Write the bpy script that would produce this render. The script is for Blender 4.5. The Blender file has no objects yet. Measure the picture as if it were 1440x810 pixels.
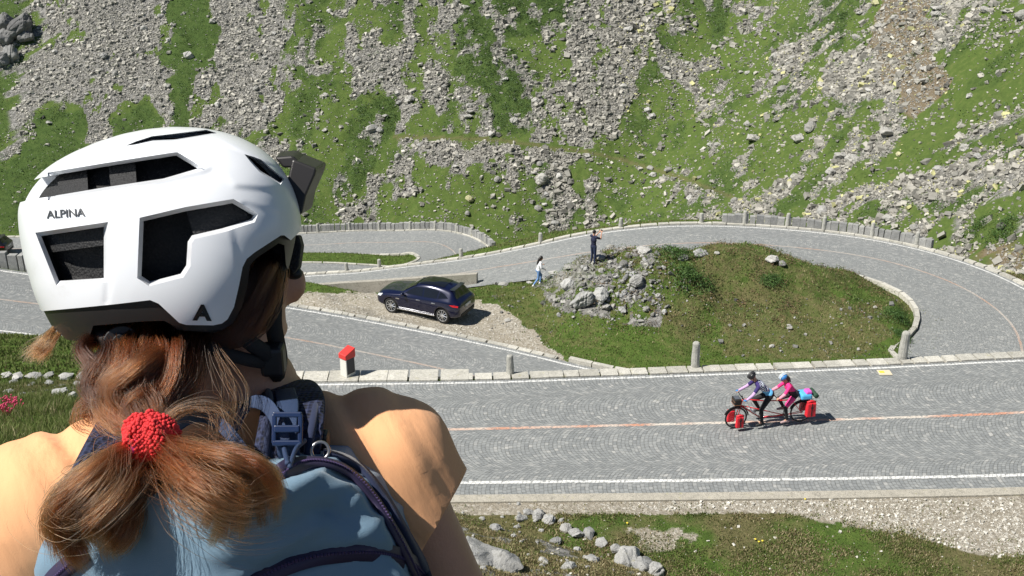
import bpy, bmesh, math, random
import numpy as np
from mathutils import Vector, Matrix, Quaternion
random.seed(7)
rng = np.random.default_rng(11)
sc = bpy.context.scene
COL = sc.collection
R = math.radians

# ------------------------------------------------------------------ camera, sky, sun, exposure
CAMZ = 16.5; PITCH = R(23.0); F = 1544.0          # focal length in pixels of a 1440 wide picture
cam_d = bpy.data.cameras.new('camera'); cam = bpy.data.objects.new('camera', cam_d); COL.objects.link(cam)
cam.location = (0, 0, CAMZ); cam.rotation_euler = (R(90) - PITCH, 0, 0)
cam_d.sensor_width = 36.0; cam_d.lens = F / 1440 * 36.0; cam_d.clip_start = 0.05; cam_d.clip_end = 2000
sc.camera = cam
SUN_EL = R(53); SUN_DIR = Vector((-0.93, -0.36, 0)).normalized()      # where the sun stands
SUN_VEC = Vector((SUN_DIR.x * math.cos(SUN_EL), SUN_DIR.y * math.cos(SUN_EL), math.sin(SUN_EL)))
w = bpy.data.worlds.new('World'); sc.world = w; w.use_nodes = True
nt = w.node_tree; bg = nt.nodes['Background']
sky = nt.nodes.new('ShaderNodeTexSky'); sky.sky_type = 'NISHITA'; sky.sun_disc = False
sky.sun_elevation = SUN_EL; sky.sun_rotation = math.atan2(SUN_DIR.x, SUN_DIR.y) % (2 * math.pi)
sky.altitude = 2000; sky.air_density = 1.0; sky.dust_density = 0.4
nt.links.new(sky.outputs[0], bg.inputs[0]); bg.inputs[1].default_value = 0.055
sd_ = bpy.data.lights.new('sun', 'SUN'); sun = bpy.data.objects.new('sun', sd_); COL.objects.link(sun)
sd_.energy = 5.0; sd_.angle = R(0.5); sd_.color = (1.0, 0.955, 0.88)
sun.rotation_euler = (-SUN_VEC).to_track_quat('-Z', 'Y').to_euler(); sun.location = (-40, -20, 80)
sc.view_settings.view_transform = 'Standard'; sc.view_settings.look = 'None'
sc.view_settings.exposure = 0.42; sc.view_settings.gamma = 1.0
sc.view_settings.use_curve_mapping = False
sc.render.engine = 'CYCLES'
sc.cycles.max_bounces = 6

# ------------------------------------------------------------------ geometry helpers
CAM = np.array([0, 0, CAMZ]); FW = np.array([0, math.cos(PITCH), -math.sin(PITCH)])
UP = np.array([0, math.sin(PITCH), math.cos(PITCH)]); RT = np.array([1.0, 0, 0])
def ray(u, v): return FW + RT * (u - 720) / F + UP * (405 - v) / F
def pz(u, v, z):
    r = ray(u, v); return CAM + r * ((z - CAMZ) / r[2])
def pd(u, v, d): return CAM + ray(u, v) * d
def proj(x, y, z):
    d = y * FW[1] + (z - CAMZ) * FW[2]; d = np.maximum(d, 0.05)
    up = y * UP[1] + (z - CAMZ) * UP[2]
    return 720 + F * x / d, 405 - F * up / d, d
def sstep(x, a, b):
    t = np.clip((x - a) / (b - a), 0, 1); return t * t * (3 - 2 * t)
def _hash(ix, iy, s):
    h = (ix.astype(np.int64) * 374761393 + iy.astype(np.int64) * 668265263 + s * 2147483647) & 0xffffffff
    h = ((h ^ (h >> 13)) * 1274126177) & 0xffffffff; h = h ^ (h >> 16)
    return (h & 0xffffff) / float(0xffffff)
def vnoise(x, y, s=0):
    ix = np.floor(x); iy = np.floor(y); fx = x - ix; fy = y - iy
    fx = fx * fx * (3 - 2 * fx); fy = fy * fy * (3 - 2 * fy)
    a = _hash(ix, iy, s); b = _hash(ix + 1, iy, s); c = _hash(ix, iy + 1, s); d = _hash(ix + 1, iy + 1, s)
    return (a * (1 - fx) + b * fx) * (1 - fy) + (c * (1 - fx) + d * fx) * fy
def fbm(x, y, s=0, o=4):
    r = 0; a = 0.5; t = 0
    for i in range(o):
        r = r + a * vnoise(x * 2 ** i + 17.3 * i, y * 2 ** i - 9.1 * i, s + i); t += a; a *= 0.5
    return r / t                                              # 0..1
def catmull(P, step=0.5):
    P = np.asarray(P, float); out = []
    Q = np.vstack([2 * P[0] - P[1], P, 2 * P[-1] - P[-2]])
    for i in range(1, len(Q) - 2):
        n = max(2, int(np.linalg.norm(Q[i + 1] - Q[i]) / step)); t = np.linspace(0, 1, n, endpoint=False)[:, None]
        a, b, c, d = Q[i - 1], Q[i], Q[i + 1], Q[i + 2]
        out.append(0.5 * ((2 * b) + (c - a) * t + (2 * a - 5 * b + 4 * c - d) * t ** 2 + (-a + 3 * b - 3 * c + d) * t ** 3))
    out.append(P[-1:]); return np.vstack(out)
def smooth_line(L, n=6):
    L = L.copy()
    for _ in range(n): L[1:-1] = 0.25 * L[:-2] + 0.5 * L[1:-1] + 0.25 * L[2:]
    return L
def resample(L, step):
    s = np.r_[0, np.cumsum(np.linalg.norm(np.diff(L[:, :2], axis=0), axis=1))]
    n = max(2, int(round(s[-1] / step))); t = np.linspace(0, s[-1], n + 1)
    return np.stack([np.interp(t, s, L[:, k]) for k in range(3)], 1), t
def normals2(L):
    d = np.gradient(L[:, :2], axis=0); d /= np.linalg.norm(d, axis=1)[:, None] + 1e-9
    return np.stack([-d[:, 1], d[:, 0]], 1)                    # to the left of travel
def offset(L, off):
    N = normals2(L); M = L.copy(); M[:, 0] += N[:, 0] * off; M[:, 1] += N[:, 1] * off; return M
def near_line(x, y, L):
    """signed distance (+ = left of travel) and z of the nearest point, vectorised"""
    x = x.ravel(); y = y.ravel(); best = np.full(x.shape, 1e9); sd = np.zeros(x.shape); zz = np.zeros(x.shape)
    for i in range(len(L) - 1):
        ax, ay, az = L[i]; bx, by, bz = L[i + 1]; dx = bx - ax; dy = by - ay; l2 = dx * dx + dy * dy + 1e-9
        t = np.clip(((x - ax) * dx + (y - ay) * dy) / l2, 0, 1)
        ex = x - ax - t * dx; ey = y - ay - t * dy; d = ex * ex + ey * ey
        m = d < best; best = np.where(m, d, best)
        sd = np.where(m, np.sign(dx * ey - dy * ex) * np.sqrt(d), sd); zz = np.where(m, az + t * (bz - az), zz)
    return sd, zz

# ------------------------------------------------------------------ object helpers
def link(o, parent=None):
    COL.objects.link(o)
    if parent is not None: o.parent = parent
    return o
def tag(o, label, cat, group=None):
    o['label'] = label; o['category'] = cat
    if group: o['group'] = group
    return o
def struct(o): o['kind'] = 'structure'; return o
def stuff(o, label=None, cat=None):
    o['kind'] = 'stuff'
    if label: o['label'] = label
    if cat: o['category'] = cat
    return o
def empty(name, loc=(0, 0, 0), rz=0.0):
    o = bpy.data.objects.new(name, None); COL.objects.link(o); o.location = loc; o.rotation_euler = (0, 0, rz)
    o.empty_display_size = 0.2; return o
def npmesh(name, V, Fc, mat=None, parent=None, colors=None, uvs=None, smooth=False):
    """V (n,3); Fc (m,k) array or a list of arrays of differing k"""
    me = bpy.data.meshes.new(name)
    Fs = Fc if isinstance(Fc, list) else [Fc]
    Fs = [np.asarray(f, np.int32) for f in Fs if len(f)]
    idx = np.concatenate([f.ravel() for f in Fs]); tot = np.concatenate([np.full(len(f), f.shape[1], np.int32) for f in Fs])
    st = np.r_[0, np.cumsum(tot)[:-1]].astype(np.int32)
    me.vertices.add(len(V)); me.vertices.foreach_set('co', np.asarray(V, np.float32).ravel())
    me.loops.add(len(idx)); me.loops.foreach_set('vertex_index', idx)
    me.polygons.add(len(tot)); me.polygons.foreach_set('loop_start', st); me.polygons.foreach_set('loop_total', tot)
    me.polygons.foreach_set('use_smooth', np.full(len(tot), smooth))
    if colors is not None:
        for nm, c in (colors.items() if isinstance(colors, dict) else {'col': colors}.items()):
            at = me.color_attributes.new(nm, 'FLOAT_COLOR', 'POINT')
            c4 = np.ones((len(V), 4), np.float32); c4[:, :c.shape[1]] = c; at.data.foreach_set('color', c4.ravel())
    if uvs is not None:
        ul = me.uv_layers.new(name='UVMap'); ul.data.foreach_set('uv', np.asarray(uvs, np.float32)[idx].ravel())
    me.update(); me.validate()
    if mat is not None: me.materials.append(mat)
    o = bpy.data.objects.new(name, me); return link(o, parent)
class MB:
    """collects shapes into one mesh"""
    def __init__(s): s.v = []; s.f = []; s.n = 0
    def add(s, V, Fc):
        s.v.append(np.asarray(V, float)); s.f += [tuple(int(i) + s.n for i in f) for f in Fc]; s.n += len(V); return s
    def box(s, c, size, rot=None, taper=1.0):
        h = np.array(size) / 2.0
        V = np.array([[x, y, z] for z in (-1, 1) for y in (-1, 1) for x in (-1, 1)], float)
        V[4:, :2] *= taper; V = V * h
        if rot is not None: V = V @ np.array(rot).T
        return s.add(V + np.array(c), [(0, 2, 3, 1), (4, 5, 7, 6), (0, 1, 5, 4), (2, 6, 7, 3), (0, 4, 6, 2), (1, 3, 7, 5)])
    def tube(s, P, r, n=8, caps=True):
        P = np.asarray(P, float); m = len(P); r = np.broadcast_to(np.asarray(r, float), (m,))
        T = np.gradient(P, axis=0); T /= np.linalg.norm(T, axis=1)[:, None] + 1e-12
        ref = np.array([0, 0, 1.0]) if abs(T[0, 2]) < 0.9 else np.array([1.0, 0, 0])
        V = []; prev = None
        for i in range(m):
            if prev is None: a = np.cross(T[i], ref)
            else: a = prev - T[i] * np.dot(prev, T[i])
            a /= np.linalg.norm(a) + 1e-12; prev = a; b = np.cross(T[i], a)
            for k in range(n):
                an = 2 * math.pi * k / n; V.append(P[i] + r[i] * (a * math.cos(an) + b * math.sin(an)))
        Fc = []
        for i in range(m - 1):
            for k in range(n):
                k2 = (k + 1) % n; Fc.append((i * n + k, i * n + k2, (i + 1) * n + k2, (i + 1) * n + k))
        if caps: Fc.append(tuple(range(n - 1, -1, -1))); Fc.append(tuple((m - 1) * n + k for k in range(n)))
        return s.add(V, Fc)
    def ell(s, c, rad, rot=None, nu=16, nv=10):
        V = []
        for j in range(nv + 1):
            ph = math.pi * j / nv
            for i in range(nu):
                th = 2 * math.pi * i / nu; V.append((math.sin(ph) * math.cos(th) * rad[0], math.sin(ph) * math.sin(th) * rad[1], math.cos(ph) * rad[2]))
        V = np.array(V)
        if rot is not None: V = V @ np.array(rot).T
        Fc = [(j * nu + i, (j + 1) * nu + i, (j + 1) * nu + (i + 1) % nu, j * nu + (i + 1) % nu) for j in range(nv) for i in range(nu)]
        return s.add(V + np.array(c), Fc)
    def prism(s, poly, a, b, fn):
        """poly 2D points; fn(x, y, t) -> 3D, extruded t=a..b"""
        n = len(poly); V = [fn(x, y, a) for x, y in poly] + [fn(x, y, b) for x, y in poly]
        Fc = [tuple(range(n - 1, -1, -1)), tuple(range(n, 2 * n))] + [(i, (i + 1) % n, n + (i + 1) % n, n + i) for i in range(n)]
        return s.add(V, Fc)
    def torus(s, c, Rr, r, axis=(0, 1, 0), nu=32, nv=8, arc=None):
        ax = Vector(axis).normalized(); q = Vector((0, 0, 1)).rotation_difference(ax).to_matrix(); q = np.array(q)
        V = [];
        for i in range(nu):
            th = 2 * math.pi * i / nu
            for k in range(nv):
                an = 2 * math.pi * k / nv; V.append(((Rr + r * math.cos(an)) * math.cos(th), (Rr + r * math.cos(an)) * math.sin(th), r * math.sin(an)))
        V = np.array(V) @ q.T + np.array(c)
        Fc = [(i * nv + k, ((i + 1) % nu) * nv + k, ((i + 1) % nu) * nv + (k + 1) % nv, i * nv + (k + 1) % nv) for i in range(nu) for k in range(nv)]
        return s.add(V, Fc)
    def build(s, name, mat, parent=None, smooth=False, bevel=0, fix=True):
        me = bpy.data.meshes.new(name); me.from_pydata(np.vstack(s.v).tolist(), [], s.f)
        bm = bmesh.new(); bm.from_mesh(me)
        if fix: bmesh.ops.remove_doubles(bm, verts=bm.verts, dist=1e-6); bmesh.ops.recalc_face_normals(bm, faces=bm.faces)
        bm.to_mesh(me); bm.free()
        me.polygons.foreach_set('use_smooth', np.full(len(me.polygons), smooth)); me.materials.append(mat)
        o = link(bpy.data.objects.new(name, me), parent)
        if bevel: b = o.modifiers.new('bevel', 'BEVEL'); b.width = bevel; b.segments = 2; b.limit_method = 'ANGLE'
        return o
def bake(o):
    """apply modifiers"""
    bpy.context.view_layer.update()
    dg = bpy.context.evaluated_depsgraph_get(); me = bpy.data.meshes.new_from_object(o.evaluated_get(dg), depsgraph=dg)
    o.modifiers.clear(); o.data = me; return o
def blob(name, mb, mat, vox=0.012, it=6, parent=None, fac=0.5, disp=None):
    """voxel union of overlapping shapes, smoothed: one continuous body"""
    o = mb.build(name, mat, None, True, fix=False); bmx = bmesh.new(); bmx.from_mesh(o.data)
    bmesh.ops.recalc_face_normals(bmx, faces=bmx.faces); bmx.to_mesh(o.data); bmx.free()
    m = o.modifiers.new('r', 'REMESH'); m.mode = 'VOXEL'; m.voxel_size = vox; m.use_smooth_shade = True
    if it: s = o.modifiers.new('s', 'SMOOTH'); s.factor = fac; s.iterations = it
    bake(o)
    if len(o.data.materials) == 0: o.data.materials.append(mat)
    if parent is not None: o.parent = parent
    return o
def limb(mb, P, r, n=12):
    """capsule chain with tapering radii"""
    P = np.asarray(P, float)
    for i in range(len(P) - 1):
        k = 4; Q = np.array([P[i] + (P[i + 1] - P[i]) * t for t in np.linspace(0, 1, k)]); rr = np.linspace(r[i], r[i + 1], k)
        mb.tube(Q, rr, n)
    for p, q in zip(P, r): mb.ell(p, (q, q, q), nu=n, nv=8)

# ------------------------------------------------------------------ material helpers
def newmat(name):
    m = bpy.data.materials.new(name); m.use_nodes = True; t = m.node_tree; return m, t, t.nodes['Principled BSDF']
class N:
    def __init__(s, t): s.t = t
    def __call__(s, typ, **kw):
        n = s.t.nodes.new('ShaderNode' + typ)
        ins = kw.pop('ins', {})
        for k, v in kw.items(): setattr(n, k, v)
        for k, v in ins.items():
            if hasattr(v, 'is_output') or isinstance(v, bpy.types.NodeSocket): s.t.links.new(v, n.inputs[k])
            else: n.inputs[k].default_value = v
        return n
    def math(s, op, a, b=None, c=None, clamp=False):
        n = s.t.nodes.new('ShaderNodeMath'); n.operation = op; n.use_clamp = clamp
        for i, v in enumerate((a, b, c)):
            if v is None: continue
            if isinstance(v, bpy.types.NodeSocket): s.t.links.new(v, n.inputs[i])
            else: n.inputs[i].default_value = v
        return n.outputs[0]
    def mix(s, f, a, b, blend='MIX'):
        n = s.t.nodes.new('ShaderNodeMix'); n.data_type = 'RGBA'; n.blend_type = blend
        for i, v in ((0, f), (6, a), (7, b)):
            if isinstance(v, bpy.types.NodeSocket): s.t.links.new(v, n.inputs[i])
            else: n.inputs[i].default_value = v if i == 0 else (*v, 1)
        return n.outputs[2]
    def ramp(s, f, stops, interp='LINEAR'):
        n = s.t.nodes.new('ShaderNodeValToRGB'); n.color_ramp.interpolation = interp; e = n.color_ramp.elements
        while len(e) < len(stops): e.new(0.5)
        for i, (p, c) in enumerate(stops): e[i].position = p; e[i].color = (*c, 1) if len(c) == 3 else c
        s.t.links.new(f, n.inputs[0]); return n.outputs[0]
    def noise(s, vec, scale, detail=4, rough=0.55, dim='3D'):
        n = s.t.nodes.new('ShaderNodeTexNoise'); n.inputs['Scale'].default_value = scale; n.inputs['Detail'].default_value = detail
        n.inputs['Roughness'].default_value = rough; s.t.links.new(vec, n.inputs['Vector']); return n.outputs['Fac']
    def link(s, a, b): s.t.links.new(a, b)
    def bump(s, h, strength, dist, bs):
        n = s.t.nodes.new('ShaderNodeBump'); n.inputs['Strength'].default_value = strength; n.inputs['Distance'].default_value = dist
        s.t.links.new(h, n.inputs['Height']); s.t.links.new(n.outputs[0], bs.inputs['Normal']); return n
def plain(name, col, rough=0.6, metal=0.0, var=0.12, scale=30, bump=0.0, bscale=200, coat=0.0, spec=0.5):
    m, t, b = newmat(name); n = N(t)
    tc = n('TexCoord').outputs['Object']; f = n.noise(tc, scale, 5)
    c = n.mix(f, tuple(x * (1 - var) for x in col), tuple(min(1, x * (1 + var)) for x in col)); n.link(c, b.inputs['Base Color'])
    b.inputs['Roughness'].default_value = rough; b.inputs['Metallic'].default_value = metal
    b.inputs['Coat Weight'].default_value = coat; b.inputs['Specular IOR Level'].default_value = spec
    if bump: n.bump(n.noise(tc, bscale, 3), bump, 0.01, b)
    return m
def attrmat(name, rough=0.85, var=0.25, scale=8, bump=0.4, bdist=0.03, bscale=25, trans=0.0, spec=0.3):
    """colour from the 'col' attribute, broken up with noise"""
    m, t, b = newmat(name); n = N(t); a = n('VertexColor', layer_name='col').outputs[0]
    pos = n('NewGeometry').outputs['Position']; f = n.noise(pos, scale, 6, 0.65)
    f2 = n.math('MULTIPLY_ADD', f, 2 * var * 1.6, 1 - var * 1.6)
    c = n('VectorMath', operation='SCALE'); n.link(a, c.inputs[0]); n.link(f2, c.inputs['Scale']); n.link(c.outputs[0], b.inputs['Base Color'])
    b.inputs['Roughness'].default_value = rough; b.inputs['Specular IOR Level'].default_value = spec
    if bump: n.bump(n.noise(pos, bscale, 5, 0.7), bump, bdist, b)
    if trans:
        tr = n('BsdfTranslucent'); n.link(c.outputs[0], tr.inputs[0]); mx = n('MixShader'); mx.inputs[0].default_value = trans
        n.link(b.outputs[0], mx.inputs[1]); n.link(tr.outputs[0], mx.inputs[2]); n.link(mx.outputs[0], t.nodes['Material Output'].inputs[0])
    return m
# ------------------------------------------------------------------ setting materials
def cobble_mat(name, tint=None, tintmix=0.0, worn=0.25, line_tint=None):
    """granite setts laid in arched bands; UV: u along the road, v across, in metres"""
    m, t, b = newmat(name); n = N(t)
    uv = n('UVMap').outputs[0]; sp = n('SeparateXYZ'); n.link(uv, sp.inputs[0]); U = sp.outputs[0]; V = sp.outputs[1]
    wob = n.noise(uv, 0.9, 2); wob2 = n.math('MULTIPLY_ADD', wob, 0.55, -0.27)
    W = 1.9
    bv = n.math('SUBTRACT', n.math('FRACT', n.math('ADD', n.math('DIVIDE', V, W), n.math('MULTIPLY', wob2, 0.25))), 0.5)
    bl = n.math('MULTIPLY', bv, W)
    arc = n.math('SQRT', n.math('SUBTRACT', 1.15, n.math('MULTIPLY', bl, bl)))
    s = n.math('ADD', n.math('SUBTRACT', U, n.math('MULTIPLY', arc, 1.05)), n.math('MULTIPLY', wob2, 0.4))
    ang = n.math('MULTIPLY', n.math('ARCSINE', n.math('DIVIDE', bl, 1.08)), 1.1)
    rowf = n.math('DIVIDE', s, 0.115); row = n.math('FLOOR', rowf)
    wn = n('TexWhiteNoise', noise_dimensions='1D'); n.link(row, wn.inputs['W'])
    colf = n.math('ADD', n.math('DIVIDE', ang, 0.125), n.math('MULTIPLY', wn.outputs[0], 1.0))
    colf = n.math('ADD', colf, n.math('MULTIPLY', n.math('FLOOR', n.math('DIVIDE', V, W)), 37.0)); cl = n.math('FLOOR', colf)
    cv = n('CombineXYZ'); n.link(row, cv.inputs[0]); n.link(cl, cv.inputs[1])
    cn = n('TexWhiteNoise', noise_dimensions='2D'); n.link(cv.outputs[0], cn.inputs[0]); rnd = cn.outputs[0]
    fr = n.math('FRACT', rowf); fc = n.math('FRACT', colf)
    er = n.math('MINIMUM', fr, n.math('SUBTRACT', 1.0, fr)); ec = n.math('MINIMUM', fc, n.math('SUBTRACT', 1.0, fc))
    nz = n.noise(uv, 22, 3); er = n.math('ADD', er, n.math('MULTIPLY_ADD', nz, 0.16, -0.08)); ec = n.math('ADD', ec, n.math('MULTIPLY_ADD', nz, -0.16, 0.08))
    gr = n('MapRange', ins={'From Min': 0.02, 'From Max': 0.15}); n.link(er, gr.inputs[0]); gc = n('MapRange', ins={'From Min': 0.0, 'From Max': 0.10}); n.link(ec, gc.inputs[0])
    grr = n.math('MAXIMUM', gr.outputs[0], n.math('MULTIPLY', n.noise(uv, 5.5, 4, .7), 1.5)); gap = n.math('MULTIPLY', grr, n.math('MULTIPLY_ADD', gc.outputs[0], 0.5, 0.5))
    stone = n.ramp(rnd, [(0, (.17, .18, .185)), (.45, (.235, .245, .245)), (.8, (.30, .31, .305)), (.96, (.37, .37, .355)), (1, (.50, .49, .46))])
    big = n.noise(uv, 0.35, 5, 0.6); stone = n.mix(n.math('MULTIPLY', big, 0.55), stone, (.20, .215, .22))
    fine = n.noise(uv, 120, 3); stone = n.mix(n.math('MULTIPLY_ADD', fine, 0.7, -0.15, True), stone, (.35, .36, .35))
    if tint is not None: stone = n.mix(tintmix, stone, tint)
    joint = n.mix(n.noise(uv, 3, 3), (.05, .05, .047), (.12, .115, .10))
    patch = n('MapRange', ins={'From Min': .66, 'From Max': .76}); n.link(n.noise(uv, 1.7, 4), patch.inputs[0])
    joint = n.mix(patch.outputs[0], joint, (.14, .145, .07))
    c = n.mix(gap, joint, stone)
    if line_tint is not None:
        lt = n.ramp(n.noise(uv, 0.35, 2), [(.42, line_tint[0]), (.56, line_tint[1])])
        wear = n('MapRange', ins={'From Min': .36, 'From Max': .5}); n.link(n.noise(uv, 9, 4, .7), wear.inputs[0])
        c = n.mix(n.math('MULTIPLY', n.math('MULTIPLY', gap, wear.outputs[0]), .88), c, lt)
    n.link(c, b.inputs['Base Color']); b.inputs['Roughness'].default_value = .62; b.inputs['Specular IOR Level'].default_value = .35
    h = n.math('ADD', gap, n.math('MULTIPLY', rnd, .5)); h = n.math('ADD', h, n.math('MULTIPLY', fine, .3)); n.bump(h, .9, .018, b)
    return m
M_cob = cobble_mat('granite setts')
M_white = cobble_mat('white painted setts', line_tint=((.86, .86, .83), (.80, .80, .77)))
M_orange = cobble_mat('orange centre line setts', line_tint=((.72, .33, .20), (.80, .72, .62)))
def stone_mat(name, c0=(.36, .36, .33), c1=(.60, .59, .55), scale=3.0, lichen=True):
    m, t, b = newmat(name); n = N(t); pos = n('NewGeometry').outputs['Position']
    rp = n('NewGeometry').outputs['Random Per Island']
    f = n.math('ADD', n.math('MULTIPLY', n.noise(pos, scale, 6, .65), .7), n.math('MULTIPLY', rp, .35))
    c = n.ramp(f, [(.2, c0), (.75, c1)])
    ck = n('TexVoronoi', feature='DISTANCE_TO_EDGE', ins={'Scale': scale * 1.6}); wv_ = n('VectorMath', operation='ADD'); nn_ = n('TexNoise', ins={'Scale': 3.0, 'Detail': 4.0}); n.link(pos, nn_.inputs['Vector']); n.link(pos, wv_.inputs[0]); n.link(nn_.outputs['Color'], wv_.inputs[1]); n.link(wv_.outputs[0], ck.inputs['Vector'])
    cr = n('MapRange', ins={'From Min': .0, 'From Max': .03, 'To Min': .55, 'To Max': 0.0}); n.link(ck.outputs['Distance'], cr.inputs[0]); c = n.mix(cr.outputs[0], c, (.07, .068, .06)); st = n('MapRange', ins={'From Min': .45, 'From Max': .7}); n.link(n.noise(pos, 9, 5, .7), st.inputs[0]); c = n.mix(n.math('MULTIPLY', st.outputs[0], .35), c, (.16, .155, .13))
    sp = n('MapRange', ins={'From Min': .58, 'From Max': .72}); n.link(n.noise(pos, 28, 4, .7), sp.inputs[0]); c = n.mix(n.math('MULTIPLY', sp.outputs[0], .55), c, (.13, .13, .12))
    if lichen:
        l = n('MapRange', ins={'From Min': .62, 'From Max': .7}); n.link(n.noise(pos, 5.5, 4), l.inputs[0]); c = n.mix(n.math('MULTIPLY', l.outputs[0], .5), c, (.42, .40, .22))
    n.link(c, b.inputs['Base Color']); b.inputs['Roughness'].default_value = .85; b.inputs['Specular IOR Level'].default_value = .25
    n.bump(n.noise(pos, 30, 6, .75), .8, .03, b); return m
M_kerb = stone_mat('pale granite kerb', (.34, .33, .29), (.66, .64, .57), 4)
M_post = stone_mat('granite post stone', (.33, .33, .30), (.56, .55, .50), 5)
M_slab = stone_mat('grey granite slabs', (.17, .175, .18), (.42, .42, .40), 4, False)
M_wall = stone_mat('dry stone wall', (.22, .22, .2), (.45, .44, .4), 2)
M_rock = stone_mat('bare rock', (.22, .225, .23), (.50, .50, .48), 1.3)
M_conc = stone_mat('old concrete', (.30, .28, .24), (.42, .40, .35), .8, False)

def terrain_mat():
    m, t, b = newmat('mountain ground'); n = N(t); pos = n('NewGeometry').outputs['Position']
    a = n('VertexColor', layer_name='mask').outputs[0]; sp = n('SeparateColor'); n.link(a, sp.inputs[0])
    rockm, gravm, drym = sp.outputs
    a2 = n('VertexColor', layer_name='mask2').outputs[0]; sp2 = n('SeparateColor'); n.link(a2, sp2.inputs[0]); darkm, dirtm, farm = sp2.outputs
    n1 = n.noise(pos, .35, 5); n2 = n.noise(pos, 2.2, 6, .7); n3 = n.noise(pos, 14, 5, .7)
    gr = n.ramp(n2, [(.28, (.050, .090, .016)), (.5, (.095, .165, .028)), (.72, (.18, .25, .055))])
    gr = n.mix(n.math('MULTIPLY', n1, .55), gr, (.085, .12, .03))
    gr = n.mix(n.math('MULTIPLY', n3, .45), gr, (.045, .07, .018)); gr = n.mix(n.math('MULTIPLY', farm, .30), gr, (.105, .135, .045))
    dry = n.ramp(n3, [(.3, (.085, .075, .035)), (.55, (.17, .145, .07)), (.75, (.27, .23, .13))])
    edge = n.math('ADD', drym, n.math('MULTIPLY_ADD', n2, 1.1, -.55)); er = n('MapRange', ins={'From Min': .35, 'From Max': .7}); n.link(edge, er.inputs[0])
    c = n.mix(n.math('MULTIPLY', er.outputs[0], .85), gr, dry)
    dk = n.ramp(n2, [(.3, (.025, .055, .014)), (.7, (.070, .115, .032))]); c = n.mix(darkm, c, dk)
    drt = n.ramp(n3, [(.3, (.13, .085, .055)), (.7, (.27, .19, .13))]); c = n.mix(dirtm, c, drt)
    # gravel
    vo = n('TexVoronoi', ins={'Scale': 16.0, 'Randomness': 1.0}); n.link(pos, vo.inputs['Vector'])
    gv = n('SeparateColor'); n.link(vo.outputs['Color'], gv.inputs[0])
    g1 = n.ramp(gv.outputs[0], [(0, (.24, .22, .18)), (.6, (.40, .37, .31)), (.9, (.60, .58, .52)), (1, (.8, .78, .72))])
    g2 = n.mix(n.math('MULTIPLY', n.noise(pos, .9, 4), .9), g1, (.36, .315, .24))
    ge = n.math('ADD', gravm, n.math('MULTIPLY_ADD', n2, .9, -.45)); gm = n('MapRange', ins={'From Min': .40, 'From Max': .62}); n.link(ge, gm.inputs[0])
    c = n.mix(gm.outputs[0], c, g2)
    # scree
    vr = n('TexVoronoi', ins={'Scale': 5.0, 'Randomness': 1.0}); n.link(pos, vr.inputs['Vector'])
    vs = n('SeparateColor'); n.link(vr.outputs['Color'], vs.inputs[0])
    r1 = n.ramp(vs.outputs[0], [(0, (.12, .12, .115)), (.6, (.26, .255, .24)), (1, (.46, .45, .42))])
    r1 = n.mix(n.math('MULTIPLY', n3, .6), r1, (.16, .155, .14))
    re = n.math('ADD', rockm, n.math('MULTIPLY_ADD', n3, .8, -.4)); rm = n('MapRange', ins={'From Min': .42, 'From Max': .62}); n.link(re, rm.inputs[0])
    c = n.mix(rm.outputs[0], c, r1)
    n.link(c, b.inputs['Base Color']); b.inputs['Roughness'].default_value = .95; b.inputs['Specular IOR Level'].default_value = .15
    h = n.math('ADD', n.math('MULTIPLY', n2, .6), n.math('MULTIPLY', n3, .5)); h = n.math('ADD', h, n.math('MULTIPLY', n.noise(pos, 60, 3, .7), .12))
    n.bump(h, .8, .22, b); return m
M_ter = terrain_mat()

# ------------------------------------------------------------------ roads (world space, unprojected from the photo at their own heights)
A_pts = [(44, 31.4, .4), (30, 30.3, .15)] + [tuple(pz(u, v, 0)) for u, v in ((1440, 580), (1240, 588), (1000, 595), (800, 600), (630, 604))] + [(-8, 28.0, 0), (-14, 27.2, .1), (-20, 25.2, .4), (-26, 21.5, .9), (-31, 16, 1.5), (-34, 9, 2.2)]
LA = smooth_line(catmull(A_pts))                                   # travels to -x ; far side = right of travel
HA = 3.05
def wS(x): return np.interp(x, [-12, -4, 0, 16, 45], [.1, .35, .45, .95, 1.2])      # the road is wider to the right
def wN(x): return np.interp(x, [0, 16, 45], [0, .42, .6])
def sd_upper(x, y, L):
    sd, z = near_line(x, y, L); sd = -sd; xx = np.ravel(x); return np.where(sd < 0, sd * HA / (HA + wS(xx)), sd - wN(xx)), z
B_pts = [tuple(pz(u, v, z)) for u, v, z in ((-260, 382, -2.2), (0, 421, -3.6), (200, 444, -4.4), (400, 474, -5.2), (520, 497, -5.7), (650, 525, -6.0))] + \
        [(3.5, 40.6, -6.15), (8, 39.4, -6.25), (13, 38.9, -6.35), (18, 39.6, -6.4), (22, 42.2, -6.45)] + \
        [tuple(pz(u, v, z)) for u, v, z in ((1434, 475, -6.5), (1400, 433, -6.6), (1340, 397, -6.65), (1260, 370, -6.7), (1190, 356, -6.75), (1100, 346, -6.8), (1000, 341, -6.9), (920, 344, -7.0), (830, 354, -7.5), (760, 366, -8.2), (690, 377, -9.1), (620, 388, -10.2), (500, 402, -12), (420, 410, -13.2), (300, 420, -14.2), (100, 430, -15))]
LB = smooth_line(catmull(B_pts), 10); HB = 3.25
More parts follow.
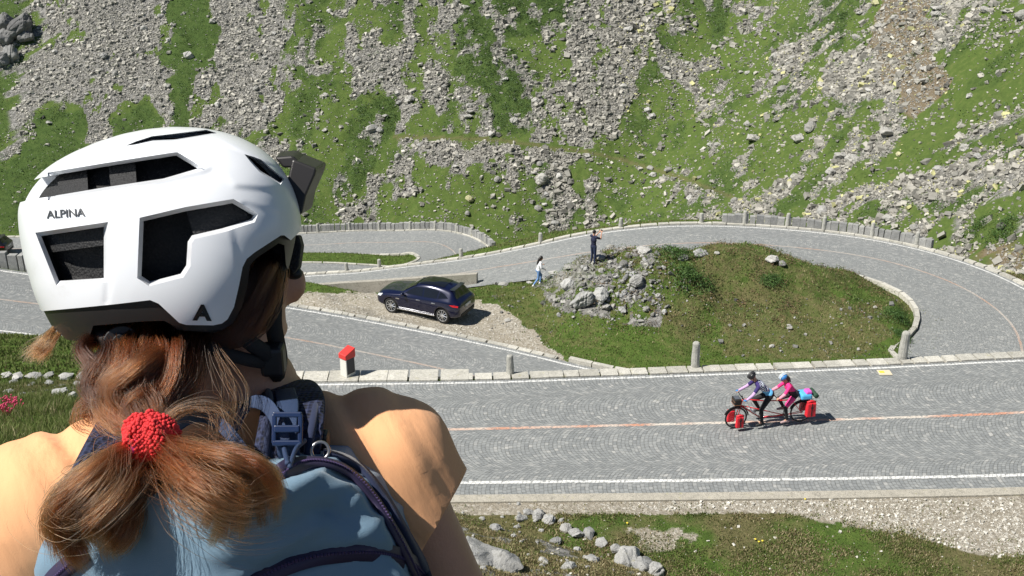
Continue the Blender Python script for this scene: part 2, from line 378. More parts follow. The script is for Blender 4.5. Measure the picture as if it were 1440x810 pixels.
C_pts = [tuple(pz(u, v, z)) for u, v, z in ((-150, 352, -18.6), (0, 350, -18.2), (200, 349, -17.7), (427, 345, -17), (497, 341, -16.8), (560, 341, -16.4))] + \
        [(-6.6, 86.6, -16), (-4.6, 83.6, -15.8), (-4.5, 80.6, -15.6), (-6.2, 77.2, -15.2), (-9.0, 75.0, -14.8)] + \
        [tuple(pz(u, v, z)) for u, v, z in ((423, 390, -14.4), (300, 396, -13.9), (100, 404, -13.4), (-100, 412, -13))]
LC = smooth_line(catmull(C_pts), 10); HC = 2.9

def widen(x, y): return 1.35 * np.exp(-((x - 23.0) / 7.5) ** 2 - ((y - 47.5) / 6.5) ** 2) + 1.5 * np.exp(-((x - 22.8) / 4.0) ** 2 - ((y - 43.4) / 2.6) ** 2)
def road_sheet(name, L, half, mat, step=.5, off=0.0, dz=0.0, trim=None, ncross=9):
    """the road lies along L; off shifts sideways"""
    Lr, s = resample(L, step)
    if trim: k = (s >= trim[0]) & (s <= trim[1]); Lr = Lr[k]; s = s[k]
    Nn = normals2(Lr); cs = np.linspace(-half, half, ncross)
    V = []; UV = []
    for c in cs:
        ex = widen(Lr[:, 0], Lr[:, 1]) * max(0, c / half) if half == HB and L is LB else 0
        if L is LA: ex = (wS(Lr[:, 0]) * max(0, c) - wN(Lr[:, 0]) * max(0, -c)) / half if half == HA else wS(Lr[:, 0]) * (off > 1) - wN(Lr[:, 0]) * (off < -1)
        P = Lr.copy(); P[:, 0] += Nn[:, 0] * (c + off + ex); P[:, 1] += Nn[:, 1] * (c + off + ex); P[:, 2] += dz; V.append(P); UV.append(np.stack([s, np.full(len(s), c + off)], 1))
    n = len(s); V = np.vstack(V); UV = np.vstack(UV)
    i = np.arange(n - 1); Fc = np.vstack([np.stack([k * n + i, k * n + i + 1, (k + 1) * n + i + 1, (k + 1) * n + i], 1) for k in range(ncross - 1)])
    o = npmesh(name, V, Fc, mat, uvs=UV, smooth=True); return struct(o)
road_sheet('road', LA, HA, M_cob)
road_sheet('road', LB, HB, M_cob)
road_sheet('road', LC, HC, M_cob)
road_sheet('road_marking', LA, .065, M_orange, .25, 0, .004, ncross=2)
road_sheet('road_marking', LA, .068, M_white, .25, 2.44, .004, ncross=2)
road_sheet('road_marking', LA, .05, M_white, .25, -2.90, .004, ncross=2)
M_orange2 = cobble_mat('faint centre line setts', line_tint=((.52, .34, .25), (.56, .50, .44)))
road_sheet('road_marking', LB, .06, M_orange2, .25, 0, .004, ncross=2)
road_sheet('road_marking', LB, .06, M_white, .25, 3.0, .004, ncross=2, trim=(0, 47))
road_sheet('road_marking', LB, .06, M_white, .25, -3.0, .004, ncross=2)
road_sheet('road_marking', LC, .05, M_orange2, .25, 0, .004, ncross=2)

# ------------------------------------------------------------------ terrain height
XF = [-40, -25, -12, -1.5, 3.7, 8, 15, 60]; YF = [8, 15, 21.8, 24.0, 21.2, 16, 8, 4]
YB_X = [-120, -60, -13, -8, -4, -1, 1, 2.5, 5, 10, 15, 22, 27, 30.5, 34, 80]; YB_Y = [97, 95, 92.6, 91, 88.6, 85, 77, 70, 67.6, 66.8, 66.0, 63.0, 58.5, 55, 44, 36]
CT = []
for L, st in ((LB, 4.0), (LC, 5.0)):
    q, _ = resample(L, st); CT += [tuple(p) for p in q]
for u, v, z in ((480, 438, -5.7), (560, 440, -6.0), (640, 450, -6.05), (720, 480, -6.1), (600, 420, -6.15), (700, 430, -6.15), (520, 420, -6.3), (450, 415, -6.3),
                (665, 402, -8.6), (700, 410, -7.0), (740, 415, -6.4), (780, 470, -6.2), (820, 490, -6.2),
                (1000, 480, -6.3), (1100, 470, -6.35), (1200, 470, -6.4), (1230, 420, -6.4), (1150, 430, -6.3), (470, 369, -16.0), (440, 369, -15.8), (530, 368, -15.9), (300, 369, -15.8), (360, 369, -15.8),
                (1420, 362, -7.3), (1500, 380, -7.0)):
    CT.append(tuple(pz(u, v, z)))
for x, y in ((2, 35), (8, 35), (14, 35), (20, 35), (27, 36), (30, 44), (34, 50), (36, 40)): CT.append((x, y, -6.3))
for x in (-12, -16, -20, -25): CT += [(x, 31.5, -.1), (x, 36.5, -2.3)]
for y_ in (53.5, 55.5, 57.5, 59.5, 61.3):
    for u_ in (380, 430, 480, 530, 580, 625): CT.append(((u_ - 720) / F * y_ * 1.09, y_, CAMZ - .15 - y_ * .4305))
CT.append((-7, 35, -4.2)); CT.append((-7, 38.5, -5.0)); CT = np.array(CT)
def hill(x, y):
    t = np.interp(x, XF, YF) - y
    hr = np.interp(t, [-5, -.3, 0, .8, 7, 15, 22.5, 30], [-.02, -.02, 0, .55, 3.5, 8.7, 14.55, 16.5])
    hl = np.interp(t, [-5, -.5, 0, 5.5, 6.8, 9, 13.3, 15.3, 17.3, 19.3, 21, 23.3, 27], [-.02, -.02, 0, 6.6, 8.12, 8.98, 10.75, 11.5, 12.25, 13.1, 14.0, 14.55, 15.2])
    a = x / (np.abs(y) + 1.0); k = sstep(-a, .12, .27)
    h = hr * (1 - k) + hl * k
    far = sstep(x, 6, 14); return h * (1 - far) + far * np.interp(t, [-5, 0, 12, 40], [-.02, 0, .5, 9]), t
MOUND = [(5.3, 52.2, 2.25, 2.2, 2.0), (3.2, 51.2, .9, 1.6, 2.6), (8.5, 53.6, 2.0, 3.0, 2.4), (12.0, 53.8, 1.5, 2.6, 2.4), (6.8, 49.6, 1.1, 2.6, 2.4), (15.6, 53.2, .9, 3.2, 3.2), (11, 50, .55, 5, 3.5), (19, 50.5, .25, 3, 3)]
def mound(x, y):
    m = 0
    for cx, cy, h, sx, sy in MOUND: m = m + h * np.exp(-(((x - cx) / sx) ** 2 + ((y - cy) / sy) ** 2) * .8)
    m = np.where(m > 2.35, 2.35 + (m - 2.35) * .35, m)
    return m
def farslope(x, y):
    yy = y - 95
    f = CAMZ - 45 + .66 * yy + .0 * x
    gull = (fbm(x * .045, y * .012, 5, 3) - .5) * 5.0; f = f + gull * sstep(y, 95, 112)
    f = f + 7 * sstep(-x, 36, 60) * 0 
    r = CAMZ - 24.2 + (x - 30) * .88 + (y - 64) * .06 + (fbm(x * .1, y * .1, 9, 3) - .5) * 1.6
    r = np.minimum(r, CAMZ - 24.2 + (x - 30) * .30 + (y - 64) * .42 + 3)
    k = 2.0; mx = np.maximum(f, r); s = mx + k * np.log(np.exp((f - mx) / k) + np.exp((r - mx) / k))
    # foot path notch across the scree
    return s
def terrain(x, y):
    sh = x.shape; x = x.ravel(); y = y.ravel(); n = len(x); z = np.zeros(n)
    sdA, zA = sd_upper(x, y, LA[::2])                   # + = far side
    near = sdA < HA + .28
    hz, t = hill(x, y); z[:] = hz
    z = np.where(near, np.maximum(zA * sstep(-t, -6, .5) * 1.0 - .05, np.where(sdA < -HA - .15, hz, -.08 + zA)), z)
    z = np.where(near & (np.abs(sdA) <= HA + .15), zA - .08, z)
    rim = near & (sdA < -HA - .15)
    z = np.where(rim, np.maximum(hz - .03, zA - .04), z)
    m = ~near; xi = x[m]; yi = y[m]
    zm = np.zeros(len(xi)); CH = 40000
    for a in range(0, len(xi), CH):
        d2 = (xi[a:a + CH, None] - CT[None, :, 0]) ** 2 + (yi[a:a + CH, None] - CT[None, :, 1]) ** 2 + .6
        wgt = d2 ** -2.2; zm[a:a + CH] = (wgt * CT[None, :, 2]).sum(1) / wgt.sum(1)
    zm = zm + mound(xi, yi)
    yb = np.interp(xi, YB_X, YB_Y); so = yi - yb; fs = farslope(xi, yi); wo = sstep(so, 0, 9); dip = np.minimum(zm, zm * 0 + CAMZ - 24) 
    wright = sstep(xi, 27, 31) * sstep(yi, 55, 60)
    zo = fs; zm = zm * (1 - wo) + zo * wo
    for L, hw in ((LB, HB), (LC, HC)):
        sd, zr = near_line(xi, yi, L[::2]); ad = np.abs(sd) - (widen(xi, yi) * (sd > 0) if L is LB else 0); k = 1 - sstep(ad, hw + .25, hw + 1.6); zm = zm * (1 - k) + (zr - .08) * k
        away = sstep(ad, hw + .3, hw + 2.0); zm = zm + away * .0
        if L is LB: aw = away
        else: aw = np.minimum(aw, away)
    amp = .10 + .28 * wo + .22 * np.clip(mound(xi, yi), 0, 1.2)
    zm = zm + aw * amp * 2 * (fbm(xi * .55, yi * .55, 3, 5) - .5)
    sA = sdA[m]; W = np.interp(xi, [-14, -8.5], [5.5, .25]); k = sstep(sA, HA + .28, HA + .28 + W); zm = np.where(yi < 60, (zA[m] - .05) * (1 - k) + zm * k, zm)
    z[m] = zm
    nh = near & (t > .2); z = z + np.where(nh, .2 * np.clip(t, 0, 1.5) * (fbm(x * 1.3, y * 1.3, 21, 5) - .5), 0)
    return z.reshape(sh)

# polygons in photo pixels, used once to lay ground cover out in the world
def inpoly(u, v, P):
    c = np.zeros(u.shape, bool); n = len(P)
    for i in range(n):
        x1, y1 = P[i]; x2, y2 = P[(i + 1) % n]
        if y1 == y2: continue
        m = ((y1 > v) != (y2 > v)) & (u < (x2 - x1) * (v - y1) / (y2 - y1) + x1); c ^= m
    return c
TAL = [[(72, -40), (234, -40), (236, 60), (234, 178), (205, 150), (190, 128), (168, 140), (150, 190), (140, 215), (128, 190), (118, 150), (92, 128), (60, 140), (45, 170), (30, 222), (8, 220), (18, 160), (12, 112), (40, 60)],
       [(300, -40), (335, -40), (372, 30), (398, 60), (402, 120), (388, 185), (352, 182), (262, 178), (266, 112), (300, 96), (304, 50)],
       [(828, -40), (968, -40), (905, 70), (884, 160), (860, 196), (800, 207), (745, 196), (770, 140), (800, 108), (790, 66)],
       [(1160, 92), (1215, 60), (1262, 66), (1300, 100), (1310, 142), (1262, 152), (1160, 152)],
       [(1300, -40), (1392, -40), (1340, 26), (1318, 62), (1290, 40)], [(560, 192), (690, 194), (820, 210), (818, 230), (700, 222), (620, 236)],
       [(1130, 292), (1220, 262), (1260, 276), (1200, 306), (1140, 310)], [(1240, 262), (1440, 215), (1440, 262), (1340, 290)], [(1330, 205), (1440, 160), (1440, 172), (1345, 214)]]
SHRUB = [[(668, -40), (824, -40), (810, 40), (748, 60), (690, 60), (756, 100), (758, 120), (740, 186), (700, 180), (672, 130), (640, 105), (650, 60), (640, 10)],
         [(1140, 0), (1190, -10), (1180, 60), (1150, 80)], [(1000, -10), (1040, 0), (1020, 40), (990, 60)], [(470, 235), (530, 215), (520, 260), (480, 280)], [(500, 150), (560, 140), (540, 190), (490, 190)]]
DARKG = [[(236, -40), (292, -40), (306, 60), (300, 96), (270, 108), (262, 172), (262, 400), (236, 400), (232, 176)], [(-40, 108), (12, 112), (18, 160), (6, 222), (30, 226), (60, 160), (118, 150), (128, 200), (200, 150), (230, 180), (230, 320), (-40, 320)],
         ]
GREENR = [[(1460, 0), (1400, -20), (1330, 90), (1300, 160), (1260, 210), (1180, 262), (1080, 300), (1130, 310), (1260, 262), (1350, 212), (1460, 150)], [(890, 60), (960, 120), (980, 240), (900, 250), (850, 200), (885, 170)]]
DIRTP = [[(1238, -40), (1298, -40), (1310, 60), (1330, 110), (1290, 156), (1240, 120), (1220, 60)], [(1345, 348), (1440, 352), (1460, 392), (1380, 366)]]
PATHPX = [(556, 193), (640, 194), (700, 197), (760, 206), (820, 213), (870, 224), (920, 238), (980, 258), (1030, 277)]
def warp(u, v, x, y, a=14, k=1.0):
    return u + (fbm(x * .35, y * .35, 31, 5) - .5) * a * 2 * k, v + (fbm(x * .35, y * .35, 37, 5) - .5) * a * 2 * k
def zone(u, v, P): return np.any([inpoly(u, v, p) for p in P], axis=0)
def cover(x, y, z):
    """ground cover weights by place"""
    u, v, d = proj(x, y, z); yb = np.interp(x, YB_X, YB_Y); far = (y > yb + 1.0)
    uw, vw = warp(u, v, x, y, 24)
    tals = 0
    for k in (.2, .7, 1.2, 1.7, 2.3): uu, vv = warp(u, v, x, y, 24, k); tals = tals + zone(uu, vv, TAL) / 5.0
    tals = tals * far; tal = tals > .5; shr = zone(uw, vw, SHRUB) & far; dkg = zone(uw, vw, DARKG) & far; grn = zone(uw, vw, GREENR) & far; drt = zone(uw, vw, DIRTP) & (far | (x > 26))
    base = fbm(x * .16 + y * .02, y * .09, 41, 4); fine = fbm(x * .75, y * .55, 43, 5)
    mid = np.clip((base * .42 + fine * .58 - .512) * 9, 0, 1)
    rock = np.where(far, .12 + .78 * mid, 0.0)
    rock = np.where(shr, .03, rock); rock = np.where(grn, rock * .35, rock); rock = np.where(shr & (fine > .56), .6, rock); rock = np.maximum(rock, np.clip(tals * 1.5 - .25 + (fine - .5) * 1.2, 0, .97) * (tals > .05)); rock = np.where(tal & (fine > .66), .25, rock); rock = np.where(dkg & ~tal, .02 + .1 * (fine > .62), rock)
    rock = np.where(drt & far, .45, rock)
    pdist = np.full(u.shape, 1e9)
    for (x1, y1), (x2, y2) in zip(PATHPX[:-1], PATHPX[1:]):
        dx, dy = x2 - x1, y2 - y1; t_ = np.clip(((u - x1) * dx + (v - y1) * dy) / (dx * dx + dy * dy), 0, 1); pdist = np.minimum(pdist, np.hypot(u - x1 - t_ * dx, v - y1 - t_ * dy))
    rock = np.where((pdist < 5) & far, .02, rock); drt = drt | ((pdist < 2.6) & far)
    dark = np.where(shr, .55, 0.0) + np.where(dkg & ~tal, .62, 0)
    dark = np.maximum(dark, np.where(far & ~tal, np.clip((fbm(x * .3, y * .3, 51, 3) - .58) * 6, 0, .5), 0))
    return dict(u=u, v=v, d=d, far=far, rock=rock, dark=np.clip(dark, 0, 1), dirt=np.where(drt, np.where((pdist < 2.6) & far, .38, .8), 0.0), shrub=shr, tal=tal)
def gravel_dry(x, y, z, c):
    u, v = c['u'], c['v']; sdA, _ = sd_upper(x, y, LA[::2]); t = np.interp(x, XF, YF) - y
    g = np.zeros(x.shape); dry = np.full(x.shape, .35)
    uw = u + (fbm(x * .9, y * .9, 61, 4) - .5) * 40; vw = v + (fbm(x * .9, y * .9, 67, 4) - .5) * 18
    def soft(P, a=26, b_=12):
        r = 0
        for k in range(5): r = r + inpoly(u + (fbm(x * 1.4, y * 1.4, 161 + k * 7, 5) - .5) * a * (2 + k), v + (fbm(x * 1.4, y * 1.4, 171 + k * 5, 5) - .5) * b_ * (2 + k), P)
        return r / 5.0
    pad = inpoly(uw, vw, [(360, 424), (400, 412), (470, 412), (540, 410), (660, 425), (700, 430), (740, 462), (770, 492), (800, 508), (830, 520), (600, 500)]) & (y > 40)
    g = np.where(pad, 1.0, g)
    edge = (sdA > HA - .1) & (sdA < HA + 1.3) & (x > 8); g = np.where(edge, .8, g)
    south = sdA < -HA; ds = -sdA - HA
    g = np.where(south & (ds < .75), 1.0, g)
    sg = np.where(south, soft([(860, 690), (1500, 670), (1500, 775), (1380, 782), (1250, 748), (1120, 722), (1000, 712), (900, 722)]), 0); g = np.maximum(g, sg)
    sg2 = np.where(south, soft([(850, 740), (960, 738), (1000, 755), (960, 775), (890, 780)], 40, 16), 0); g = np.maximum(g, sg2 * .72)
    mb = mound(x, y); onm = (mb > .12) & (y > 44) & (y < 60)
    dry = np.where(onm, .30 + .16 * np.clip(mb, 0, 1) + .7 * (fbm(x * .5, y * .5, 65, 4) - .5), dry)
    dry = np.where((y > 44) & (y < 60) & inpoly(uw, vw, [(1000, 440), (1180, 415), (1260, 470), (1200, 505), (1020, 500)]), .58, dry)
    dry = np.where((y > 40) & (y < 60) & inpoly(uw, vw, [(680, 400), (760, 400), (800, 450), (760, 500), (720, 450)]), .5, dry)
    lef = x / (np.abs(y) + 1.0) < -.2; dry = np.where(south & (t <= .2) & (x > -4), .52 + 1.2 * (fbm(x * .7, y * .7, 69, 4) - .5), dry); dry = np.where(south & (t > .2) & ~lef, .85, dry); dry = np.where(south & lef, .2, dry)
    dry = np.where((x < -6) & (y > 29) & (y < 60), .12, dry); dry = np.where((y > 60) & (x < 0), .15, dry)
    dry = np.where(c['far'], .3, dry)
    rk = c['rock'].copy()
    rk = np.where(onm & (mb > .7) & (x < 7.2), np.clip((fbm(x * 1.1, y * 1.1, 71, 5) - .45) * 8, 0, .8), rk)
    rk = np.where(south & (t > .3) & (x > -3), np.clip((fbm(x * .9, y * .9, 73, 4) - .47) * 6, 0, .75), rk)
    rk = np.where((x > -2) & (x < 4.5) & (y > 49.5) & (y < 53.5) & (u < 835) & (v < 405), .6, rk)
    rk = np.where(south & (x < -3) & (t > 5.6) & (t < 8.6), np.clip((fbm(x * 2.2, y * 2.2, 77, 4) - .40) * 5, 0, .8), rk); dry = np.where(south & (x < -3) & (t > 5.6) & (t < 9), .7, dry)
    return g, dry, rk
def build_terrain():
    na = 620; ang = np.linspace(-R(68), R(58), na)
    # finer steps in the cone the camera sees
    q = np.linspace(-1, 1, na); ang = R(27.5) * q + R(36) * np.sign(q) * np.clip(np.abs(q) - .82, 0, 1) / .18
    r = np.r_[np.geomspace(.35, 15, 150, endpoint=False), np.geomspace(15, 150, 820), np.geomspace(152, 420, 30)]
    A, Rr = np.meshgrid(ang, r); X = Rr * np.sin(A); Y = Rr * np.cos(A) - .8
    Z = terrain(X, Y); x, y, z = X.ravel(), Y.ravel(), Z.ravel()
    c = cover(x, y, z); g, dry, rk = gravel_dry(x, y, z, c)
    nr = len(r); i = np.arange(nr - 1)[:, None] * na + np.arange(na - 1)[None, :]; i = i.ravel()
    Fc = np.stack([i, i + 1, i + na + 1, i + na], 1)
    o = npmesh('ground', np.stack([x, y, z], 1), Fc, M_ter, colors={'mask': np.stack([rk, g, dry], 1), 'mask2': np.stack([c['dark'], c['dirt'], c['far'] * 1.0], 1)}, smooth=True)
    struct(o); return X, Y, Z
GX, GY, GZ = build_terrain()
def tz(x, y):
    x = np.atleast_1d(np.asarray(x, float)); y = np.atleast_1d(np.asarray(y, float)); return terrain(x, y)
def hit(u, v, d0=2.0, d1=200.0, n=1600):
    """where the photo pixel's ray meets the ground"""
    r = ray(u, v); t = np.geomspace(d0, d1, n); P = CAM[None, :] + r[None, :] * t[:, None]
    z = tz(P[:, 0], P[:, 1]); k = np.argmax(P[:, 2] < z)
    return np.array([P[k, 0], P[k, 1], z[k]])
def hits(u, v, d0=9.0, d1=200.0, n=500):
    u = np.asarray(u, float); v = np.asarray(v, float)
    Rr = FW[None] + RT[None] * ((u - 720) / F)[:, None] + UP[None] * ((405 - v) / F)[:, None]
    return Rr
# ------------------------------------------------------------------ kerbs, walls, posts
def seg_of(L, u0, u1, vlo=-1e9, vhi=1e9):
    """the stretch of a line whose projection lies between two photo columns"""
    u, v, d = proj(L[:, 0], L[:, 1], L[:, 2]); k = (u >= u0) & (u <= u1) & (v >= vlo) & (v <= vhi); return L[k]
def slab_row(name, L, width, mat, ln=.7, h=.14, z0=-.10, gap=.006, jit=.008, irregular=.25, side=1):
    """a row of stone slabs along L as one mesh (the pattern of one kerb)"""
    Lr, s = resample(L, .1); tot = s[-1]; mb = MB(); a = 0
    while a < tot - .15:
        b = min(tot, a + ln * random.uniform(1 - irregular, 1 + irregular))
        ia = min(len(s) - 1, int((a + gap) / .1)); ib = min(len(s) - 1, int((b - gap) / .1))
        if ib <= ia: a = b; continue
        pa = Lr[ia] + (Lr[min(ia + 1, len(Lr) - 1)] - Lr[ia]) * (((a + gap) / .1) % 1); pb = Lr[ib]; d = pb - pa; l = np.linalg.norm(d[:2]); 
        if l < .05: a = b; continue
        nx, ny = -d[1] / l, d[0] / l; hw = width / 2 * random.uniform(.93, 1.05); zt = random.uniform(-jit, jit); V = []
        for zz, k in ((z0, 1), (z0 + h + zt, .96)):
            for p in (pa, pb):
                for sg in (-1, 1): V.append((p[0] + nx * hw * sg * k, p[1] + ny * hw * sg * k, p[2] + zz))
        mb.add(V, [(0, 1, 3, 2), (4, 6, 7, 5), (0, 2, 6, 4), (1, 5, 7, 3), (0, 4, 5, 1), (2, 3, 7, 6)]); a = b
    return mb.build(name, mat)
k1 = slab_row('kerb', seg_of(offset(LA, -(HA + .27 + wN(LA[:, 0]))), 628, 2200), .46, M_kerb, .55, .125, -.1, gap=.003, jit=.005); struct(k1)
k1 = slab_row('kerb', seg_of(offset(LA, -(HA + .40 + wN(LA[:, 0]))), -200, 660), .78, M_kerb, .8, .135, -.1, gap=.001, jit=.003); struct(k1)
ST_ = seg_of(offset(LA, HA + .16 + wS(LA[:, 0])), 300, 2200)
struct(slab_row('kerb', offset(LB, -(HB + .17))[40:], .34, M_kerb, .9, .2, -.1))
oi = offset(LB, HB + .14); u_, v_, d_ = proj(oi[:, 0], oi[:, 1], oi[:, 2])
i0 = int(np.argmax((u_ > 800) & (oi[:, 1] < 50))); i1 = int(np.argmax((u_ < 1200) & (np.arange(len(u_)) > np.argmax(u_) + 5)))
struct(slab_row('kerb', smooth_line(oi[i0:i1] + normals2(oi[i0:i1]) @ np.array([[1, 0, 0], [0, 1, 0]]) * widen(LB[i0:i1, 0], LB[i0:i1, 1])[:, None], 3), .26, M_kerb, 1.3, .28, -.1))
struct(slab_row('kerb', seg_of(oi[:i0], 150, 800), .30, M_kerb, .5, .13, -.1, irregular=.5))
struct(slab_row('kerb', offset(LC, HC + .15), .3, M_kerb, .9, .18, -.1)); struct(slab_row('kerb', offset(LC, -(HC + .13)), .26, M_kerb, .9, .16, -.1))

def ribbon_wall(name, L, thick, ztop, zbot, mat, off=0.0):
    """a closed wall body along L; ztop/zbot arrays or numbers"""
    Lr, s = resample(L, .5); Nn = normals2(Lr); n = len(s); zt = np.broadcast_to(ztop, n) if np.ndim(ztop) == 0 else np.interp(s, np.linspace(0, s[-1], len(ztop)), ztop)
    zb = np.broadcast_to(zbot, n) if np.ndim(zbot) == 0 else np.interp(s, np.linspace(0, s[-1], len(zbot)), zbot)
    V = []
    for c, z in ((-thick / 2, zb), (thick / 2, zb), (thick / 2, zt), (-thick / 2, zt)):
        P = Lr.copy(); P[:, 0] += Nn[:, 0] * (c + off); P[:, 1] += Nn[:, 1] * (c + off); P[:, 2] = z if np.ndim(z) and np.ndim(ztop) else Lr[:, 2] + z; V.append(P)
    V = np.vstack(V); i = np.arange(n - 1); Fc = []
    for k in range(4):
        k2 = (k + 1) % 4; Fc.append(np.stack([k * n + i, k * n + i + 1, k2 * n + i + 1, k2 * n + i], 1))
    Fc.append(np.array([[0, n, 2 * n, 3 * n], [n - 1, 4 * n - 1, 3 * n - 1, 2 * n - 1]])); return npmesh(name, V, Fc, mat)
M_strip = stone_mat('pale concrete strip', (.33, .31, .26), (.52, .485, .41), 2, True)
struct(ribbon_wall('kerb', ST_, .34, .014, -.1, M_strip))
wl = seg_of(offset(LA, -(HA + .40 + wN(LA[:, 0]))), 360, 2200)
tag(ribbon_wall('retaining_wall', wl, .26, -.11, -6.9, M_wall), 'tall dry stone retaining wall carrying the far edge of the upper cobbled road', 'wall')
# concrete wall beside the car pad
pa = pz(671, 384, -8.45); PW = np.array([pz(396, 405, -10.4), pz(470, 398, -9.95), pz(540, 393.5, -9.45), pz(610, 388, -8.9), pa]); PW[:, 1] -= 0
PWs = catmull(PW, .6); b_ = tz(PWs[:, 0], PWs[:, 1])
tag(ribbon_wall('concrete_wall', PWs, .34, PWs[:, 2].copy(), PWs[:, 2] * 0 + np.minimum(b_ - 3.0, PWs[:, 2] - 2.2), M_conc), 'low beige concrete wall ending square behind the parked car', 'wall')

def post_mesh(h=.80, r=.145, sq=False):
    mb = MB(); P = []; rr = []
    for z, k in ((-.35, 1.06), (0, 1.05), (h * .3, 1.0), (h * .7, .93), (h * .92, .88), (h * .98, .72), (h, .4)): P.append((0, 0, z)); rr.append(r * k)
    V = []; n = 12 if not sq else 4
    for (x, y, z), q in zip(P, rr):
        for k in range(n):
            a = 2 * math.pi * (k + .5) / n; j = 1 + .06 * math.sin(3 * a + z * 9) ; V.append((q * j * math.cos(a), q * j * math.sin(a), z))
    m = len(P); Fc = [(i * n + k, i * n + (k + 1) % n, (i + 1) * n + (k + 1) % n, (i + 1) * n + k) for i in range(m - 1) for k in range(n)] + [tuple((m - 1) * n + k for k in range(n)), tuple(range(n - 1, -1, -1))]
    return mb.add(V, Fc)
post0 = None
def put_post(x, y, z, label, group, s=1.0, sz=1.0, parapet=False):
    global post0
    if post0 is None: post0 = post_mesh().build('stone_post', M_post, smooth=False, bevel=.012); o = post0
    else: o = post0.copy(); COL.objects.link(o)
    o.location = (x, y, z - .03); o.scale = (s, s, sz * s); o.rotation_euler = (random.uniform(-.04, .04), random.uniform(-.04, .04), random.uniform(0, 6))
    tag(o, label, 'bollard', group); return o
lA = offset(LA, -(HA + .45 + wN(LA[:, 0])))
def at_u(L, u, vlo=-1e9, vhi=1e9):
    pu, pv, _ = proj(L[:, 0], L[:, 1], L[:, 2]); k = np.where((pv > vlo) & (pv < vhi), np.abs(pu - u), 1e9); return L[int(np.argmin(k))]
Ld, _ = resample(lA, .05)
GA = 'granite bollards on the upper road edge'; GB = 'granite bollards round the hairpin'; GC = 'granite bollards on the lower bend'
for u, lab, s, sz in ((717, 'small granite bollard on the kerb below the grey car pad, nearest the red milestone', .86, .86), (978, 'grey granite bollard on the kerb just left of the tandem riders', .95, 1.12), (1269, 'tall pale granite bollard at the inner end of the hairpin kerb', 1.05, 1.12)):
    p = at_u(Ld, u); put_post(p[0], p[1], p[2] + .09, lab, GA, s, sz)
lBo, _ = resample(offset(LB, -(HB + .22)), .1); nmid = len(lBo) // 2
labB = {873: 'lone granite bollard on the far kerb just right of the man on the mound', 760: 'lone granite bollard on the far kerb above the walking woman', 648: 'granite bollard at the kerb below the end of the lower parapet', 533: 'small granite bollard beside the tip of the narrow grass island', 487: 'leftmost small granite bollard near the grass strip',
        985: 'granite bollard just left of the start of the grey parapet', 1047: 'first granite bollard standing in the hairpin parapet', 1106: 'second granite bollard along the hairpin parapet', 1159: 'third granite bollard along the hairpin parapet', 1225: 'fourth granite bollard along the hairpin parapet', 1289: 'last granite bollard near the right end of the hairpin parapet'}
for u, lab in labB.items():
    p = at_u(lBo[nmid:], u, 290, 420); k = 1.12 if 1000 < u < 1300 else .9
    put_post(p[0], p[1], p[2] + (.12 if k > 1 else .05), lab, GB, .95, k)
lCo, _ = resample(offset(LC, HC + .2), .1)
for u, dd in ((448, 'first'), (492, 'second'), (534, 'third'), (577, 'fourth'), (612, 'fifth'), (642, 'sixth')):
    p = at_u(lCo[:int(len(lCo) * .62)], u, 290, 345); put_post(p[0], p[1], p[2] + .1, 'granite bollard in the lower bend parapet, %s from the helmet' % dd, GC, .95, 1.0)
for u, v, dd in ((668, 330, 'second to last granite bollard of the lower bend parapet'), (684, 342, 'last granite bollard of the lower bend parapet beside the road')):
    k = np.argmin((proj(lCo[:, 0], lCo[:, 1], lCo[:, 2])[0] - u) ** 2 + 4 * (proj(lCo[:, 0], lCo[:, 1], lCo[:, 2])[1] - v) ** 2); p = lCo[k]; put_post(p[0], p[1], p[2] + .1, dd, GC, .95, 1.0)

def parapet(L, label, h=.62, th=.34, ln=.42, group=None):
    """upright stone slabs set on edge side by side"""
    Lr, s = resample(L, .05); tot = s[-1]; mb = MB(); a = 0
    while a < tot - .1:
        b = min(tot, a + ln * random.uniform(.75, 1.3)); ia = int(a / .05); ib = min(len(s) - 1, int((b - .03) / .05))
        if ib <= ia: a = b; continue
        pa, pb = Lr[ia], Lr[ib]; c = (pa + pb) / 2; d = pb - pa; an = math.atan2(d[1], d[0]); hh = h * random.uniform(.92, 1.07); l = np.linalg.norm(d[:2])
        rm = np.array(Matrix.Rotation(an, 3, 'Z')) ; mb.box((c[0], c[1], c[2] + hh / 2 - .15), (l, th * random.uniform(.9, 1.08), hh + .3), rm, .95); a = b
    o = mb.build('parapet', M_slab, bevel=.012); return tag(o, label, 'wall', group)
bu, bv, _ = proj(lBo[:, 0], lBo[:, 1], lBo[:, 2])
kk = (np.arange(len(lBo)) > nmid * .9) & (bu > 1013) & (bu < 1343) & (bv < 352); Lp = lBo[kk]; Lp = offset(Lp, -.12)
parapet(Lp, 'curved parapet of upright grey stone slabs round the outside of the hairpin')
cu, cv, _ = proj(lCo[:, 0], lCo[:, 1], lCo[:, 2]); kk = (np.arange(len(lCo)) < len(lCo) * .66) & (cu > 380) & (cv < 352); Lp = offset(lCo[kk], .1)
parapet(Lp, 'curved pale stone parapet round the lower bend right of the helmet', .66)
Lp = seg_of(offset(LB[:60], HB + .35), -120, 62); parapet(Lp, 'short stone parapet by the far left road in front of the dark van', .7)

